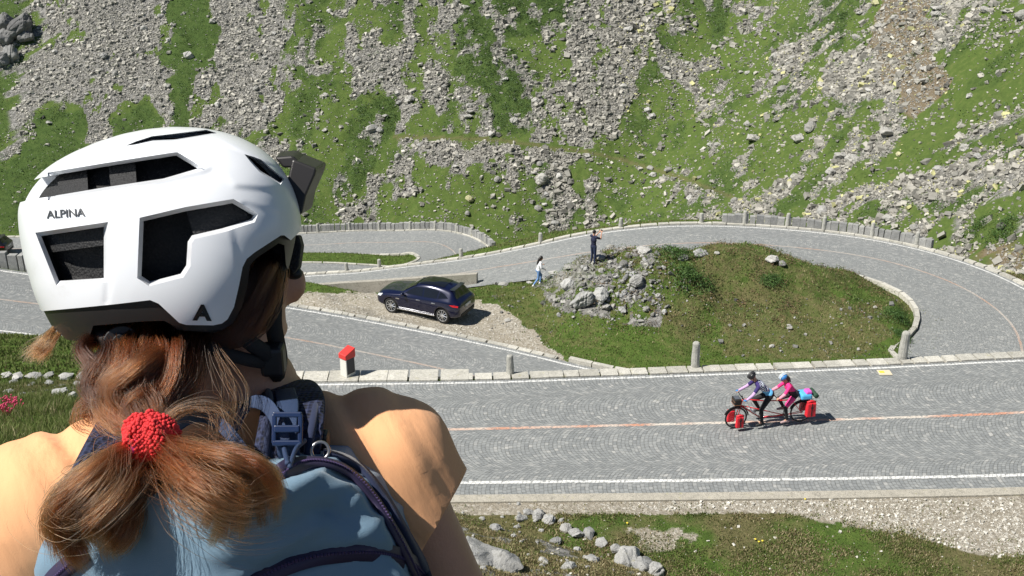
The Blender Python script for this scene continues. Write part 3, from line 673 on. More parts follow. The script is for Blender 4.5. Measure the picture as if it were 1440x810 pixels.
# ------------------------------------------------------------------ loose stone, boulders
grid_cell = None
def bilin(fi, fj):
    i = np.floor(fi).astype(int); j = np.floor(fj).astype(int); a = fi - i; b = fj - j
    def g(A): return (A[i, j] * (1 - a) + A[i + 1, j] * a) * (1 - b) + (A[i, j + 1] * (1 - a) + A[i + 1, j + 1] * a) * b
    return g(GX), g(GY), g(GZ)
AREA = np.abs((GX[1:, :-1] - GX[:-1, :-1]) * (GY[:-1, 1:] - GY[:-1, :-1]) - (GX[:-1, 1:] - GX[:-1, :-1]) * (GY[1:, :-1] - GY[:-1, :-1]))
CU, CV_, CD = proj(GX[:-1, :-1], GY[:-1, :-1], GZ[:-1, :-1])
def sample(n, wfun):
    """n points on the ground with probability by area times weight(cell arrays)"""
    wgt = (AREA * wfun(GX[:-1, :-1], GY[:-1, :-1], GZ[:-1, :-1], CU, CV_)).ravel(); cs = np.cumsum(wgt); k = np.searchsorted(cs, rng.random(n) * cs[-1])
    k = np.clip(k, 0, len(wgt) - 1); i, j = np.unravel_index(k, AREA.shape)
    return bilin(i + rng.random(n) * .999, j + rng.random(n) * .999)
CUBE = np.array([[x, y, z] for z in (-1, 1) for y in (-1, 1) for x in (-1, 1)], float); CF = np.array([(0, 2, 3, 1), (4, 5, 7, 6), (0, 1, 5, 4), (2, 6, 7, 3), (0, 4, 6, 2), (1, 3, 7, 5)])
def rand_rot(n, tilt=1.0):
    ax = rng.normal(size=(n, 3)); ax[:, 2] *= 1.0; a = rng.random(n) * math.pi * tilt; ax /= np.linalg.norm(ax, axis=1)[:, None]
    c = np.cos(a); s = np.sin(a); C = 1 - c; x, y, z = ax.T
    M = np.stack([c + x * x * C, x * y * C - z * s, x * z * C + y * s, y * x * C + z * s, c + y * y * C, y * z * C - x * s, z * x * C - y * s, z * y * C + x * s, c + z * z * C], 1).reshape(n, 3, 3)
    th = rng.random(n) * 2 * math.pi; Z = np.zeros((n, 3, 3)); Z[:, 0, 0] = np.cos(th); Z[:, 0, 1] = -np.sin(th); Z[:, 1, 0] = np.sin(th); Z[:, 1, 1] = np.cos(th); Z[:, 2, 2] = 1
    return M @ Z
def stones(name, X, Y, Z, size, mat, cols, sink=.25, flat=.6, tilt=.35):
    n = len(X); P = CUBE[None] * (1 - .5 * rng.random((n, 8, 3))); P = P * np.stack([np.ones(n), .55 + .4 * rng.random(n), flat * (.55 + .6 * rng.random(n))], 1)[:, None, :] * (size[:, None, None] / 2)
    P = np.einsum('nij,nkj->nki', rand_rot(n, tilt), P); P += np.stack([X, Y, Z + size * sink * .5], 1)[:, None, :]
    Fc = (CF[None] + (np.arange(n) * 8)[:, None, None]).reshape(-1, 4)
    return npmesh(name, P.reshape(-1, 3), Fc, mat, colors={'col': np.repeat(cols, 8, 0)})
M_scree = attrmat('scree stones', .9, .3, 3.0, .6, .06, 9)
GC_ = cover(GX[:-1, :-1].ravel(), GY[:-1, :-1].ravel(), GZ[:-1, :-1].ravel()); GC_ = {k: v.reshape(AREA.shape) for k, v in GC_.items()}
INV = (GC_['u'] > -160) & (GC_['u'] < 1600) & (GC_['v'] > -60) & (GC_['v'] < 420)
def rockcols(n, x, y):
    t = rng.random(n); c = np.array([.17, .17, .16])[None] * (1 - t[:, None]) + np.array([.42, .41, .38])[None] * t[:, None]
    br = rng.random(n) < .09; c[br] = c[br] * 1.35; ly = (rng.random(n) < .05) & (x > 12); c[ly] = (.46, .46, .24); dk = rng.random(n) < .10; c[dk] *= .5
    return np.clip(c, 0, .72)
def wf(x, y, z, u, v): return np.where(GC_['far'] & INV, np.clip(GC_['rock'], 0, 1) ** 1.5 + .012, 0) * 1.0
n = 150000; X, Y, Z = sample(n, wf); sz = np.clip(.115 * (1 - rng.random(n)) ** -.40, .10, .72); sz *= .8 + .5 * fbm(X * .15, Y * .15, 81, 3); u_s = proj(X, Y, Z)[0]; sz *= np.interp(u_s, [320, 760], [.72, 1.0]); rc_ = rockcols(n, X, Y) * np.interp(u_s, [300, 800], [1.22, 1.05])[:, None] * np.array([1.02, 1.0, .95])
stuff(stones('scree', X, Y, Z, sz, M_scree, rc_), 'grey broken scree and small stones covering the mountain slope', 'scree')
# gravel crumbs by the near road and on the pad
def wf2(x, y, z, u, v):
    sdA, _ = sd_upper(x, y, LA[::3]); sdA = sdA.reshape(x.shape); g = ((sdA < -HA - .3) & (v > 675) & (u > 700) & (v < 860) & (y < 28))
    k = inpoly(u, v, [(860, 700), (1500, 680), (1500, 775), (1380, 782), (1250, 748), (1120, 725), (1000, 715), (900, 722)]); return np.where(g, .03 + 1.0 * k, 0) + np.where((y > 44) & (u > 400) & (u < 800) & (v > 410) & (v < 520), .25 * inpoly(u, v, [(360, 424), (540, 410), (660, 425), (740, 462), (800, 508), (600, 500)]), 0)
n = 15000; X, Y, Z = sample(n, wf2); sz = np.clip(.022 * (1 - rng.random(n)) ** -.45, .02, .11); t = rng.random((n, 1)); cc = np.array([.34, .32, .27]) * (1 - t) + np.array([.72, .70, .64]) * t
stuff(stones('gravel', X, Y, Z, sz, attrmat('gravel stones', .9, .15, 30, .3, .01, 80), cc), 'pale loose gravel stones beside the road', 'gravel')

def hull_rock(seed, npt=26, flat=.7, sub=True):
    rd = random.Random(seed); bm = bmesh.new()
    for i in range(npt):
        v = Vector((rd.gauss(0, 1), rd.gauss(0, 1), rd.gauss(0, 1))).normalized(); e = .5 * rd.uniform(.86, 1.0)
        bm.verts.new((v.x * e, v.y * e * .78, v.z * e * flat))
    bmesh.ops.convex_hull(bm, input=bm.verts); bmesh.ops.delete(bm, geom=[v for v in bm.verts if not v.link_faces], context='VERTS')
    bmesh.ops.dissolve_limit(bm, angle_limit=R(14), verts=bm.verts, edges=bm.edges)
    bmesh.ops.bevel(bm, geom=bm.edges[:], offset=.02, segments=1, affect='EDGES')
    bmesh.ops.triangulate(bm, faces=bm.faces); bmesh.ops.subdivide_edges(bm, edges=bm.edges, cuts=2, use_grid_fill=True); bmesh.ops.triangulate(bm, faces=bm.faces); bmesh.ops.subdivide_edges(bm, edges=bm.edges, cuts=1, use_grid_fill=True)
    Q = np.array([v.co[:] for v in bm.verts]) * 4 + seed; K = fbm(Q[:, 0] + Q[:, 2] * .7, Q[:, 1] + Q[:, 2] * 1.3, 3, 5) - .5; K2 = 1 - np.abs(2 * vnoise(Q[:, 0] * 1.6 + Q[:, 2], Q[:, 1] * .5, 9) - 1)
    for v, k, k2 in zip(bm.verts, K, K2): v.co += v.co.normalized() * (k * .16 - .05 * k2 ** 4)
    me = bpy.data.meshes.new('boulder'); bm.to_mesh(me); bm.free(); return me
ROCKS = [hull_rock(i, 20 + i % 3 * 6, (.55, .75, .9)[i % 3]) for i in range(8)]
M_bould = stone_mat('boulder stone', (.20, .20, .19), (.48, .47, .435), .9)
M_yel = stone_mat('lichen yellow boulder', (.40, .39, .20), (.60, .58, .36), 1.2)
M_pale = stone_mat('pale boulder', (.28, .28, .27), (.54, .53, .50), 1.2)
M_crag = stone_mat('dark crag', (.06, .06, .065), (.30, .30, .29), .7, False)
M_brk = stone_mat('bank rock', (.19, .195, .20), (.46, .46, .445), 2.2)
for r_ in ROCKS: r_.materials.append(M_bould)
def rock(name, p, size, label, group=None, mat=None, k=None, rz=None, flat=1.0, tilt=(0, 0), sink=.18, cat='rock'):
    o = bpy.data.objects.new(name, ROCKS[random.randrange(8) if k is None else k]); COL.objects.link(o)
    o.location = (p[0], p[1], p[2] + size * sink * flat); o.scale = (size, size, size * flat); o.rotation_euler = (tilt[0] + random.uniform(-.15, .15), tilt[1] + random.uniform(-.15, .15), random.uniform(0, 6.28) if rz is None else rz)
    if mat: o.material_slots[0].link = 'OBJECT'; o.material_slots[0].material = mat
    return tag(o, label, cat, group)
# ---- boulders on the slope
NB = 'boulders scattered on the mountain slope'
for u, v, wpx, lab, mt in ((1183, 222, 26, 'large pale grey pointed boulder on the slope above the right end of the hairpin parapet', None), (1170, 243, 24, 'broad rounded boulder directly under the pointed boulder on the right slope', None),
        (917, 164, 13, 'white block lying alone in grass right of the big central scree run', M_pale), (787, 251, 14, 'pale boulder just under the footpath in the middle of the slope', M_pale), (775, 17, 10, 'small white block in the dark green bushes at the top', M_pale),
        (710, 113, 12, 'white block at the foot of the dark green bush patch', M_pale), (660, 285, 14, 'yellow lichen covered block above the lower bend', M_yel), (1231, 9, 16, 'yellowish boulder at the very top edge of the slope', M_yel),
        (762, 258, 26, 'wide flat boulder left of the pale boulder under the footpath', None), (700, 256, 12, 'small squat boulder in the row under the footpath, leftmost of it', None), (1060, 199, 28, 'largest flat boulder of the cluster in the middle right slope', None), (1122, 197, 24, 'grey slab boulder right of the middle right cluster', None),
        (1140, 184, 22, 'sloping boulder with pale top between the scree runs', None), (1248, 190, 34, 'broad rock outcrop in the scree on the right slope', None), (1100, 130, 20, 'rounded boulder in grass left of the right scree run', None), (1090, 105, 18, 'wide boulder high up left of the right scree run', None),
        (1263, 222, 10, 'small yellow block right of the large pointed boulder', M_yel), (800, 286, 9, 'small white flat block in green grass above the lone bollard', M_pale), (828, 286, 8, 'smaller white block right of the flat white one above the road', M_pale), (658, 168, 16, 'dark capped boulder among the bushes left of the central scree', None),
        (265, 84, 16, 'pale flat rock lying in the dark green gully above the helmet', M_pale), (1362, 138, 13, 'pale boulder in the green band on the right slope', M_pale), (1300, 118, 20, 'dark boulder at the foot of the upper right scree', None), (1205, 55, 18, 'pale boulder in the brown bare earth on the right slope', None), (1235, 40, 18, 'tilted boulder at the top of the brown earth patch', None)):
    p = hit(u, v); d = np.dot(p - CAM, FW); rock('boulder', p, wpx * d / F * 1.1, lab, NB, mt, sink=.12, flat=.85, cat='boulder')
def wf3(x, y, z, u, v): return np.where(GC_['far'] & INV & (GC_['v'] > -20) & (GC_['v'] < 330), np.clip(GC_['rock'], .06, .6), 0)
X, Y, Z = sample(200, wf3)
for i in range(len(X)):
    u_ = float(proj(X[i], Y[i], Z[i])[0]); v_ = float(proj(X[i], Y[i], Z[i])[1]); mt_ = random.choice([None, None, M_pale]); zn = ('high on the left scree above the helmet', 'on the slope right above the helmet visor', 'on the slope over the lower bend', 'in the central scree over the mound', 'on the slope over the hairpin parapet', 'on the right hand slope')[min(5, max(0, int(u_ // 240)))] + (', in the upper half' if v_ < 150 else ', in the lower half')
    s = random.uniform(.7, 1.15) if i > 24 else random.uniform(1.2, 1.8); rock('boulder', (X[i], Y[i], Z[i]), s, '%s %s boulder lying %s' % ('big' if s > 1.15 else 'middling' if s > .9 else 'small', 'pale' if mt_ else 'grey', zn), NB, mt_, sink=.1, flat=.8, cat='boulder')
# rock outcrop top left
for i, (u, v, wpx) in enumerate(((10, 66, 34), (30, 50, 34), (3, 92, 30), (18, 84, 26), (38, 62, 24), (8, 40, 26))):
    p = hit(max(u, 1), v); d = np.dot(p - CAM, FW); rock('crag', p, wpx * d / F * 1.15, 'dark fissured rock crag at the top left corner, %s' % ('widest block', 'right hand block', 'lowest block', 'middle block', 'furthest right and narrow', 'topmost block')[i], 'crag blocks in the top left corner', M_crag, flat=1.5, tilt=(.5, .2), cat='rock')
# ---- rocks of the mound
wr_ = lambda x, y, z, u, v: np.where((y > 44) & (y < 60) & (mound(x, y) > .25) & (x < 10) & (u > 760), np.exp(-((u - 860) / 75) ** 2 - ((v - 405) / 34) ** 2), 0) + np.where((y > 44) & (y < 60) & (u > 980) & (u < 1260) & (v > 420) & (v < 505), .05, 0) + np.where((y > 44) & (u > 690) & (u < 790) & (v > 395) & (v < 480), .03, 0)
n = 2600; X, Y, Z = sample(n, wr_); stuff(stones('rubble', X, Y, Z, np.clip(.05 * (1 - rng.random(n)) ** -.5, .05, .34), M_scree, rockcols(n, X, Y) * .9), 'small broken stones strewn over the island and mound', 'rubble')
MR = 'rocks sticking out of the grassy mound'
for u, v, wpx, fl, mt, k, tl, lab in ((822, 428, 44, .75, M_rock, 1, (.7, .5), 'large tilted grey slab low on the left side of the mound'), (843, 420, 34, .9, M_rock, 4, (.6, .3), 'split slab leaning against the large tilted slab on the mound'),
        (798, 406, 24, .9, M_rock, 2, (.4, .4), 'striped boulder under the path at the left edge of the mound'), (784, 425, 16, .9, M_bould, 0, (.2, .2), 'small squat stone at the foot of the mound, furthest left'),
        (895, 404, 20, 1.3, M_pale, 5, (.5, -.5), 'upright pale slab with a black gap beside it in the middle of the mound'), (875, 440, 16, 1.0, M_rock, 3, (.3, .3), 'grey stone low in the middle of the mound front'), (852, 437, 18, .9, M_bould, 6, (.3, .3), 'stone wedged right of the split slab'),
        (876, 376, 14, 1.4, M_bould, 7, (.1, .2), 'thin upright stone right of the standing man'), (842, 365, 26, .6, M_bould, 1, (.1, .1), 'flat rock at the feet of the standing man'), (905, 355, 30, .5, M_pale, 2, (.1, 0), 'low pale rock on the crest right of the standing man'),
        (1085, 368, 26, .6, M_pale, 4, (.1, 0), 'whitish rock on the far right crest of the mound'), (1100, 372, 14, .7, M_bould, 5, (.1, 0), 'small stone beside the whitish crest rock'), (985, 360, 26, .7, M_rock, 6, (.3, 0), 'weathered rock band near the top of the crest'), (960, 366, 18, .8, M_bould, 7, (.2, .1), 'stone left of the weathered crest band'),
        (1008, 358, 10, .9, M_bould, 0, (.1, 0), 'little round stone on the crest'), (780, 385, 20, .5, M_pale, 1, (.2, 0), 'pale low rock beside the walking woman'), (800, 378, 24, .5, M_bould, 3, (.2, 0), 'pale broken rock on the trail up to the man'),
        (858, 350, 14, .6, M_bould, 5, (0, 0), 'flat stone behind the standing man'), (925, 420, 10, 1, M_bould, 2, (.2, 0), 'little grey stone on the brown mound front'), (870, 420, 12, 1, M_rock, 1, (.4, .2), 'small sharp stone on the mound front between slabs'), (888, 392, 10, 1, M_rock, 3, (.4, .2), 'dark small stone above the upright slab'),
        (1085, 490, 9, .7, M_pale, 2, (0, 0), 'small white stone in the grass above the tandem riders'), (1110, 459, 8, .6, M_bould, 1, (0, 0), 'tiny stone on bare earth right part of the island'), (745, 398, 12, .5, M_pale, 6, (0, 0), 'flat pale stone in the grass right of the concrete wall end'), (708, 401, 16, .5, M_pale, 7, (0, 0), 'flat pale stone at the road edge right of the concrete wall end')):
    p = hit(u, v); d = np.dot(p - CAM, FW); rock('rock', p, wpx * d / F * 1.1, lab, MR, mt, k, None, fl, tl, sink=.15)
for i in range(110):
    cx = random.gauss(865, 42); cy = random.gauss(402, 24); sz_ = random.uniform(.10, .42)
    p = hit(cx, min(450, max(352, cy)), 30, 80, 500); rock('rock', p, sz_, '%s grey rock among the heather, %s' % ('very small' if sz_ < .2 else 'small', 'left of the standing man' if cx < 825 else 'right below the standing man' if cx < 860 else 'in the middle of the mound' if cx < 900 else 'towards the right half of the mound') + (', high up' if cy < 395 else ', low down' if cy > 415 else ''), 'small rocks strewn over the mound', random.choice([M_rock, M_bould, M_rock]), None, None, random.uniform(.6, 1.2), (.3, .3), sink=.1)
# ---- rocky bank edge in the lower right foreground
BR = 'rocks along the bank edge below the road'
EDGE = [(672, 790, 95, 'big pale fissured rock at the very bottom right of the arm'), (706, 800, 60, 'pale rock lying against the big fissured rock by the arm'), (757, 727, 26, 'rock first from the top of the stone row down the bank'), (743, 722, 18, 'flat stone just left of the top of the bank row'), (773, 733, 26, 'wide flat stone second in the row down the bank'), (795, 745, 20, 'rounded stone in the bank row above the dark gap'), (810, 752, 30, 'long pale stone in the middle of the bank row'),
        (828, 754, 24, 'pale stone right of the long stone in the bank row'), (845, 765, 24, 'small flat stone in the lower bank row'), (868, 775, 26, 'stone before the two big end blocks of the bank row'), (882, 790, 46, 'big grey block near the lower end of the bank row'), (905, 797, 44, 'big split block next to the lower end of the bank row'), (924, 805, 36, 'last block of the bank row at the bottom edge'),
        (697, 745, 20, 'isolated flat stone in the moss left of the bank row'), (733, 731, 22, 'isolated pale stone in the moss near the row top'), (780, 764, 22, 'round stone below the bank row on brown earth'), (833, 788, 30, 'grey stone inside the bank left of the big blocks'), (762, 792, 20, 'stone low in the bank by the bottom edge'), (800, 800, 26, 'pale stone on the bottom edge left of the big blocks'), (727, 742, 12, 'tiny pale stone in the moss'), (812, 775, 16, 'little stone under the long stone')]
for i, (u, v, wpx, lab) in enumerate(EDGE):
    p = hit(u, min(v, 809), 6, 60, 2500); d = np.dot(p - CAM, FW); rock('rock', p, wpx * d / F * 1.1, lab, BR, random.choice([M_brk, M_brk, M_pale]), i % 8, None, .8, (.2, .2), sink=.12)
for i in range(60):
    u = random.uniform(650, 900); v = random.uniform(705 + max(0, (u - 740)) * .45, 812); p = hit(u, v, 8, 45, 900)
    rock('rock', p, random.uniform(.07, .2), 'small grey stone half sunk in moss, %s' % (('beside the arm' if u < 720 else 'under the stone row' if u < 800 else 'near the big end blocks') + (', high on the bank' if v < 745 else ', halfway down' if v < 780 else ', at the bottom edge')), 'small stones in the moss of the near bank', random.choice([M_brk, M_pale, M_rock]), sink=.12, flat=.8)
# ---- stones on the left crest above the grass
for i, (u, v, wpx) in enumerate(((10, 524, 16), (26, 526, 18), (48, 526, 22), (70, 524, 16), (92, 527, 22), (118, 526, 20), (140, 528, 22), (12, 547, 16), (32, 549, 9), (70, 534, 14), (44, 536, 12), (20, 533, 12), (110, 536, 16))):
    p = hit(u, v + 6, 6, 40, 1500); d = np.dot(p - CAM, FW); rock('rock', p, wpx * 1.25 * d / F, 'flat pale stone on the left grassy crest, %s' % ('nearest the left edge of the upper row', 'second of the upper row', 'third of the upper row', 'fourth of the upper row', 'fifth of the upper row', 'sixth of the upper row', 'last of the upper row by the hair', 'low one by the left edge', 'lowest small one', 'behind the dark rock', 'just under the third of the row', 'just under the second of the row', 'just under the sixth of the row')[i], 'stones along the left grassy crest', M_pale if i < 7 else M_brk, flat=.5, sink=.25)
for u, v, wpx, lab in ((86, 552, 34, 'dark grey jagged rock in the grass left of the hair'), (103, 556, 22, 'smaller jagged rock right beside the dark one left of the hair')):
    p = hit(u, v + 4, 6, 40, 1500); d = np.dot(p - CAM, FW); rock('rock', p, wpx * d / F, lab, None, M_brk, flat=.8)

# ------------------------------------------------------------------ grass, heather, leaves
def blades(name, X, Y, Z, h, wd, cols, mat, lean=.5, per=1, spread=0.0):
    n = len(X); a = rng.random(n) * 2 * math.pi; la = rng.random(n) * 2 * math.pi; ln = lean * rng.random(n) * h
    dx = np.cos(a) * wd / 2; dy = np.sin(a) * wd / 2; lx = np.cos(la) * ln; ly = np.sin(la) * ln
    V = np.stack([np.stack([X - dx, Y - dy, Z - .02], 1), np.stack([X + dx, Y + dy, Z - .02], 1), np.stack([X + dx * .7 + lx * .45, Y + dy * .7 + ly * .45, Z + h * .6], 1), np.stack([X - dx * .7 + lx * .45, Y - dy * .7 + ly * .45, Z + h * .6], 1), np.stack([X + lx, Y + ly, Z + h], 1)], 1).reshape(-1, 3)
    b = (np.arange(n) * 5)[:, None]; return npmesh(name, V, [b + np.array([[0, 1, 2, 3]]), b + np.array([[3, 2, 4]])], mat, colors={'col': np.repeat(cols, 5, 0)})
M_blade = attrmat('grass blades', .75, .12, 3, 0, trans=.35)
def gcols(n, x, y, dryp, dark=0.0):
    t = rng.random((n, 1)); f = fbm(x * .5, y * .5, 91, 3)[:, None]; c = np.array([.085, .115, .028]) * (1 - t) + np.array([.215, .255, .085]) * t; c = c * (.75 + .6 * f)
    d = rng.random(n) < dryp; td = rng.random((n, 1)); cd = np.array([.15, .115, .05]) * (1 - td) + np.array([.50, .44, .26]) * td; c[d] = cd[d]; return c * (1 - dark)
TA = sd_upper(GX[:-1, :-1], GY[:-1, :-1], LA[::3]); SDA = TA[0].reshape(AREA.shape)
TB = np.abs(near_line(GX[:-1, :-1], GY[:-1, :-1], LB[::3])[0]).reshape(AREA.shape); TCc = np.abs(near_line(GX[:-1, :-1], GY[:-1, :-1], LC[::3])[0]).reshape(AREA.shape)
CG, CDRY, CRK = [a.reshape(AREA.shape) for a in gravel_dry(GX[:-1, :-1].ravel(), GY[:-1, :-1].ravel(), GZ[:-1, :-1].ravel(), {k: v.ravel() for k, v in GC_.items()})]
vis = (CU > -80) & (CU < 1520) & (CV_ < 860)
wi = np.where(vis & (TB > HB + .45) & (TCc > HC + .5) & (SDA > HA + .6) & ~GC_['far'] & (GY[:-1, :-1] < 92), (1 - CG * .97) * (1 - np.clip(CRK, 0, .9)), 0)
n = 130000; X, Y, Z = sample(n, lambda x, y, z, u, v: wi)
mb_ = mound(X, Y); u, v, d = proj(X, Y, Z); dp = np.clip(.24 + .24 * np.clip(mb_, 0, 1.3) + .35 * (inpoly(u, v, [(1000, 440), (1180, 415), (1260, 470), (1200, 505), (1020, 500)])) + 1.5 * (fbm(X * .35, Y * .35, 95, 4) - .5), .03, .9); dp = np.where(X < -6, .06, dp)
stuff(blades('grass', X, Y, Z, .03 + .09 * rng.random(n) * (.4 + 1.2 * fbm(X * .7, Y * .7, 96, 2)), .03 + .03 * rng.random(n), gcols(n, X, Y, dp), M_blade, .9), 'short green and dry grass on the island and mound', 'grass')
# near right bank
TT = np.interp(GX[:-1, :-1], XF, YF) - GY[:-1, :-1]; ang_ = GX[:-1, :-1] / (np.abs(GY[:-1, :-1]) + 1)
wn_ = np.where(vis & (SDA < -HA - .36) & (CV_ > 670) & (CU > 480) & (GY[:-1, :-1] > 12) & (ang_ > -.2), np.clip(1 - CG * .96, .02, 1) * (1 - .7 * np.clip(CRK, 0, 1)), 0)
n = 85000; X, Y, Z = sample(n, lambda x, y, z, u, v: wn_ * np.clip((fbm(x.ravel() * .9, y.ravel() * .9, 93, 4).reshape(x.shape) - .40) * 6, .08, 1)); t = np.interp(X, XF, YF) - Y
dp = np.clip(.56 + .20 * (t > .2) + 1.5 * (fbm(X * .8, Y * .8, 97, 4) - .5), .04, .9)
stuff(blades('grass', X, Y, Z, .02 + .05 * rng.random(n), .018 + .02 * rng.random(n), gcols(n, X, Y, dp), M_blade, 1.0), 'green and straw coloured grass on the near road bank', 'grass')
# left foreground
wl_ = np.where((CU > -60) & (CU < 420) & (CV_ > 500) & (CV_ < 900) & (ang_ < -.2) & (TT > 5.2) & (GY[:-1, :-1] > 1.2) * ((TT > 8.2) | (CRK < .2)), np.minimum(1, (8 / np.maximum(GY[:-1, :-1], 1)) ** 1.3), 0)
n = 95000; X, Y, Z = sample(n, lambda x, y, z, u, v: wl_)
stuff(blades('grass', X, Y, Z, (.03 + .08 * rng.random(n)) * (.5 + fbm(X * 1.6, Y * 1.6, 99, 3)), .005 + .006 * rng.random(n), gcols(n, X, Y, np.clip(.12 + .6 * (fbm(X * 1.1, Y * 1.1, 98, 3) - .5), .02, .6)), M_blade, 1.0), 'long green grass on the slope at the left of the picture', 'grass')
wl2 = np.where((CU > -60) & (CU < 420) & (CV_ > 460) & (CV_ < 540) & (SDA > HA + .8) & (GX[:-1, :-1] < -7) & (TB > HB + .4), 1.0, 0)
n = 14000; X, Y, Z = sample(n, lambda x, y, z, u, v: wl2)
stuff(blades('grass', X, Y, Z, .06 + .12 * rng.random(n), .04 + .03 * rng.random(n), gcols(n, X, Y, .05), M_blade, .9), 'bright green grass strip below the left end of the road', 'grass')
# leaf clumps: low bushes
def leaves(P, size, spread, per, cols, name, mat):
    n = len(P); k = n * per; C = np.repeat(P, per, 0); S = np.repeat(size, per); q = rng.normal(size=(k, 3)); q /= np.linalg.norm(q, axis=1)[:, None]; q[:, 2] = np.abs(q[:, 2]) * .7
    C = C + q * (S * spread * rng.random(k) ** .4)[:, None]; a = rng.normal(size=(k, 3)) * .6 + q + np.array([0, 0, .5]); a /= np.linalg.norm(a, axis=1)[:, None]
    t = np.cross(a, rng.normal(size=(k, 3))); t /= np.linalg.norm(t, axis=1)[:, None]; b = np.cross(a, t); l = (S * .10 * (.7 + .7 * rng.random(k)))[:, None]
    V = np.stack([C - t * l, C - b * l * .5, C + t * l, C + b * l * .5 + a * l * .2], 1).reshape(-1, 3); F4 = (np.arange(k) * 4)[:, None] + np.arange(4)[None]
    cc = np.repeat(cols, per, 0) * (.65 + .7 * rng.random((k, 1))); return npmesh(name, V, F4, mat, colors={'col': np.repeat(cc, 4, 0)})
M_leaf = attrmat('bush leaves', .6, .1, 3, 0, trans=.15)
def wsh(x, y, z, u, v): return np.where(GC_['far'] & INV, GC_['shrub'] * .9 * (GC_['rock'] < .3) + .22 * (GC_['dark'] > .3) * ~GC_['tal'] * ~GC_['shrub'] + .05 * ~GC_['tal'], 0)
n = 8500; X, Y, Z = sample(n, wsh); t = rng.random((n, 1)); P = np.stack([X, Y, Z + .05], 1)
stuff(leaves(P, .32 + .5 * rng.random(n) ** 2, .85, 16, np.array([.045, .090, .026]) * (1 - t) + np.array([.095, .155, .05]) * t, 'shrub_thicket', M_leaf), 'dark green alder and heather thicket on the mountain slope', 'thicket')
for (u, v, r_, lab) in ((972, 398, 1.05, 'round green juniper bush on the front of the mound'), (1085, 400, .6, 'smaller dark green bush right of the juniper on the mound'), (1258, 448, .62, 'green bush by the kerb at the right tip of the island'), (1268, 474, .35, 'small green plant under the bush at the right tip'), (948, 362, .9, 'low dark green bush on the crest of the mound'), (1060, 300, .0, ''), (1405, 330, 1.0, 'green leafy bush by the dirt track at the right edge'), (1375, 325, .8, 'green bush left of the leafy one by the dirt track')):
    if r_ <= 0: continue
    c = hit(u, v); m = 60; q = rng.normal(size=(m, 3)) * np.array([.55, .45, .12]) * r_; P = c[None] + q; P[:, 2] = tz(P[:, 0], P[:, 1]) + .08 * r_ + .25 * r_ * np.exp(-(q[:, 0] ** 2 + q[:, 1] ** 2) / r_ ** 2)
    t = rng.random((m, 1)); o = leaves(P, np.full(m, .34 * r_ + .12), 1.0, 26, np.array([.035, .085, .018]) * (1 - t) + np.array([.09, .16, .04]) * t, 'bush', M_leaf); tag(o, lab, 'bush', 'bushes around the hairpin')
n = 800; wh = np.where((mound(GX[:-1, :-1], GY[:-1, :-1]) > .5) & (GY[:-1, :-1] > 44) & (GY[:-1, :-1] < 58), 1.0, 0); X, Y, Z = sample(n, lambda *a: wh); t = rng.random((n, 1)); t2 = (rng.random((n, 1)) < .5) & (X[:, None] > 4)
cc = np.where(t2, np.array([.16, .11, .06]), np.array([.10, .15, .04])) * (.7 + .7 * t)
stuff(leaves(np.stack([X, Y, Z], 1), .22 + .25 * rng.random(n), .9, 22, cc, 'heather', M_leaf), 'brown and green heather on the mound', 'heather')
n = 500; X, Y, Z = sample(n, lambda x, y, z, u, v: np.where(wn_ > 0, (TT > .3) * 1.0, 0)); t = rng.random((n, 1))
stuff(leaves(np.stack([X, Y, Z], 1), .08 + .12 * rng.random(n), .9, 22, np.array([.10, .12, .035]) * (1 - t) + np.array([.24, .21, .09]) * t, 'moss', M_leaf), 'moss and low cushions on the near bank', 'moss')
# pink alpine flowers on the left
M_pink = plain('pink petals', (.55, .05, .13), .6)
for i, (u, v) in enumerate(((14, 574), (24, 578), (10, 586))):
    c = hit(u, v, 3, 40, 1500); mb = MB()
    for k in range(26):
        q = np.array([random.gauss(0, .035), random.gauss(0, .035), .1 + random.uniform(0, .06)]); mb.ell(c + q, (.011, .011, .008), nu=6, nv=4); mb.tube([c - [0, 0, .02], c + q], .003, 4)
    f = mb.build('alpine_rose', M_pink); tag(f, 'pink alpine rose blossoms in the grass at the left edge, %s' % ('topmost cluster', 'right cluster', 'lowest cluster')[i], 'flower', 'pink flowers at the left edge')
M_yelf = plain('yellow petals', (.75, .6, .05), .6)
for i, (u, v) in enumerate(((1062, 761), (1067, 764), (1072, 763), (1132, 704), (882, 738))):
    c = hit(u, v, 10, 60, 1500); mb = MB(); mb.ell(c + np.array([0, 0, .05]), (.03, .03, .012), nu=8, nv=4); mb.tube([c - [0, 0, .03], c + [0, 0, .05]], .004, 5)
    tag(mb.build('dandelion', M_yelf), 'small yellow flower on the near bank, %s' % ('leftmost of the three at the bottom', 'middle of the three at the bottom', 'rightmost of the three at the bottom', 'beside the gravel strip edge', 'left of the gravel, near the road')[i], 'flower', 'yellow flowers on the near bank')
# reflective tile on the road edge above the hairpin
o = MB().box(tuple(pz(1244, 524, .012)), (.42, .34, .03)).build('marker_slab', plain('pale yellow slab', (.62, .55, .40), .7), bevel=.008); tag(o, 'pale square slab with a yellow patch at the road edge near the tall bollard', 'slab')
c = pz(1240, 523, .03); MB().box(tuple(c), (.16, .13, .008)).build('yellow_patch', plain('yellow paint', (.80, .58, .05), .6), o)
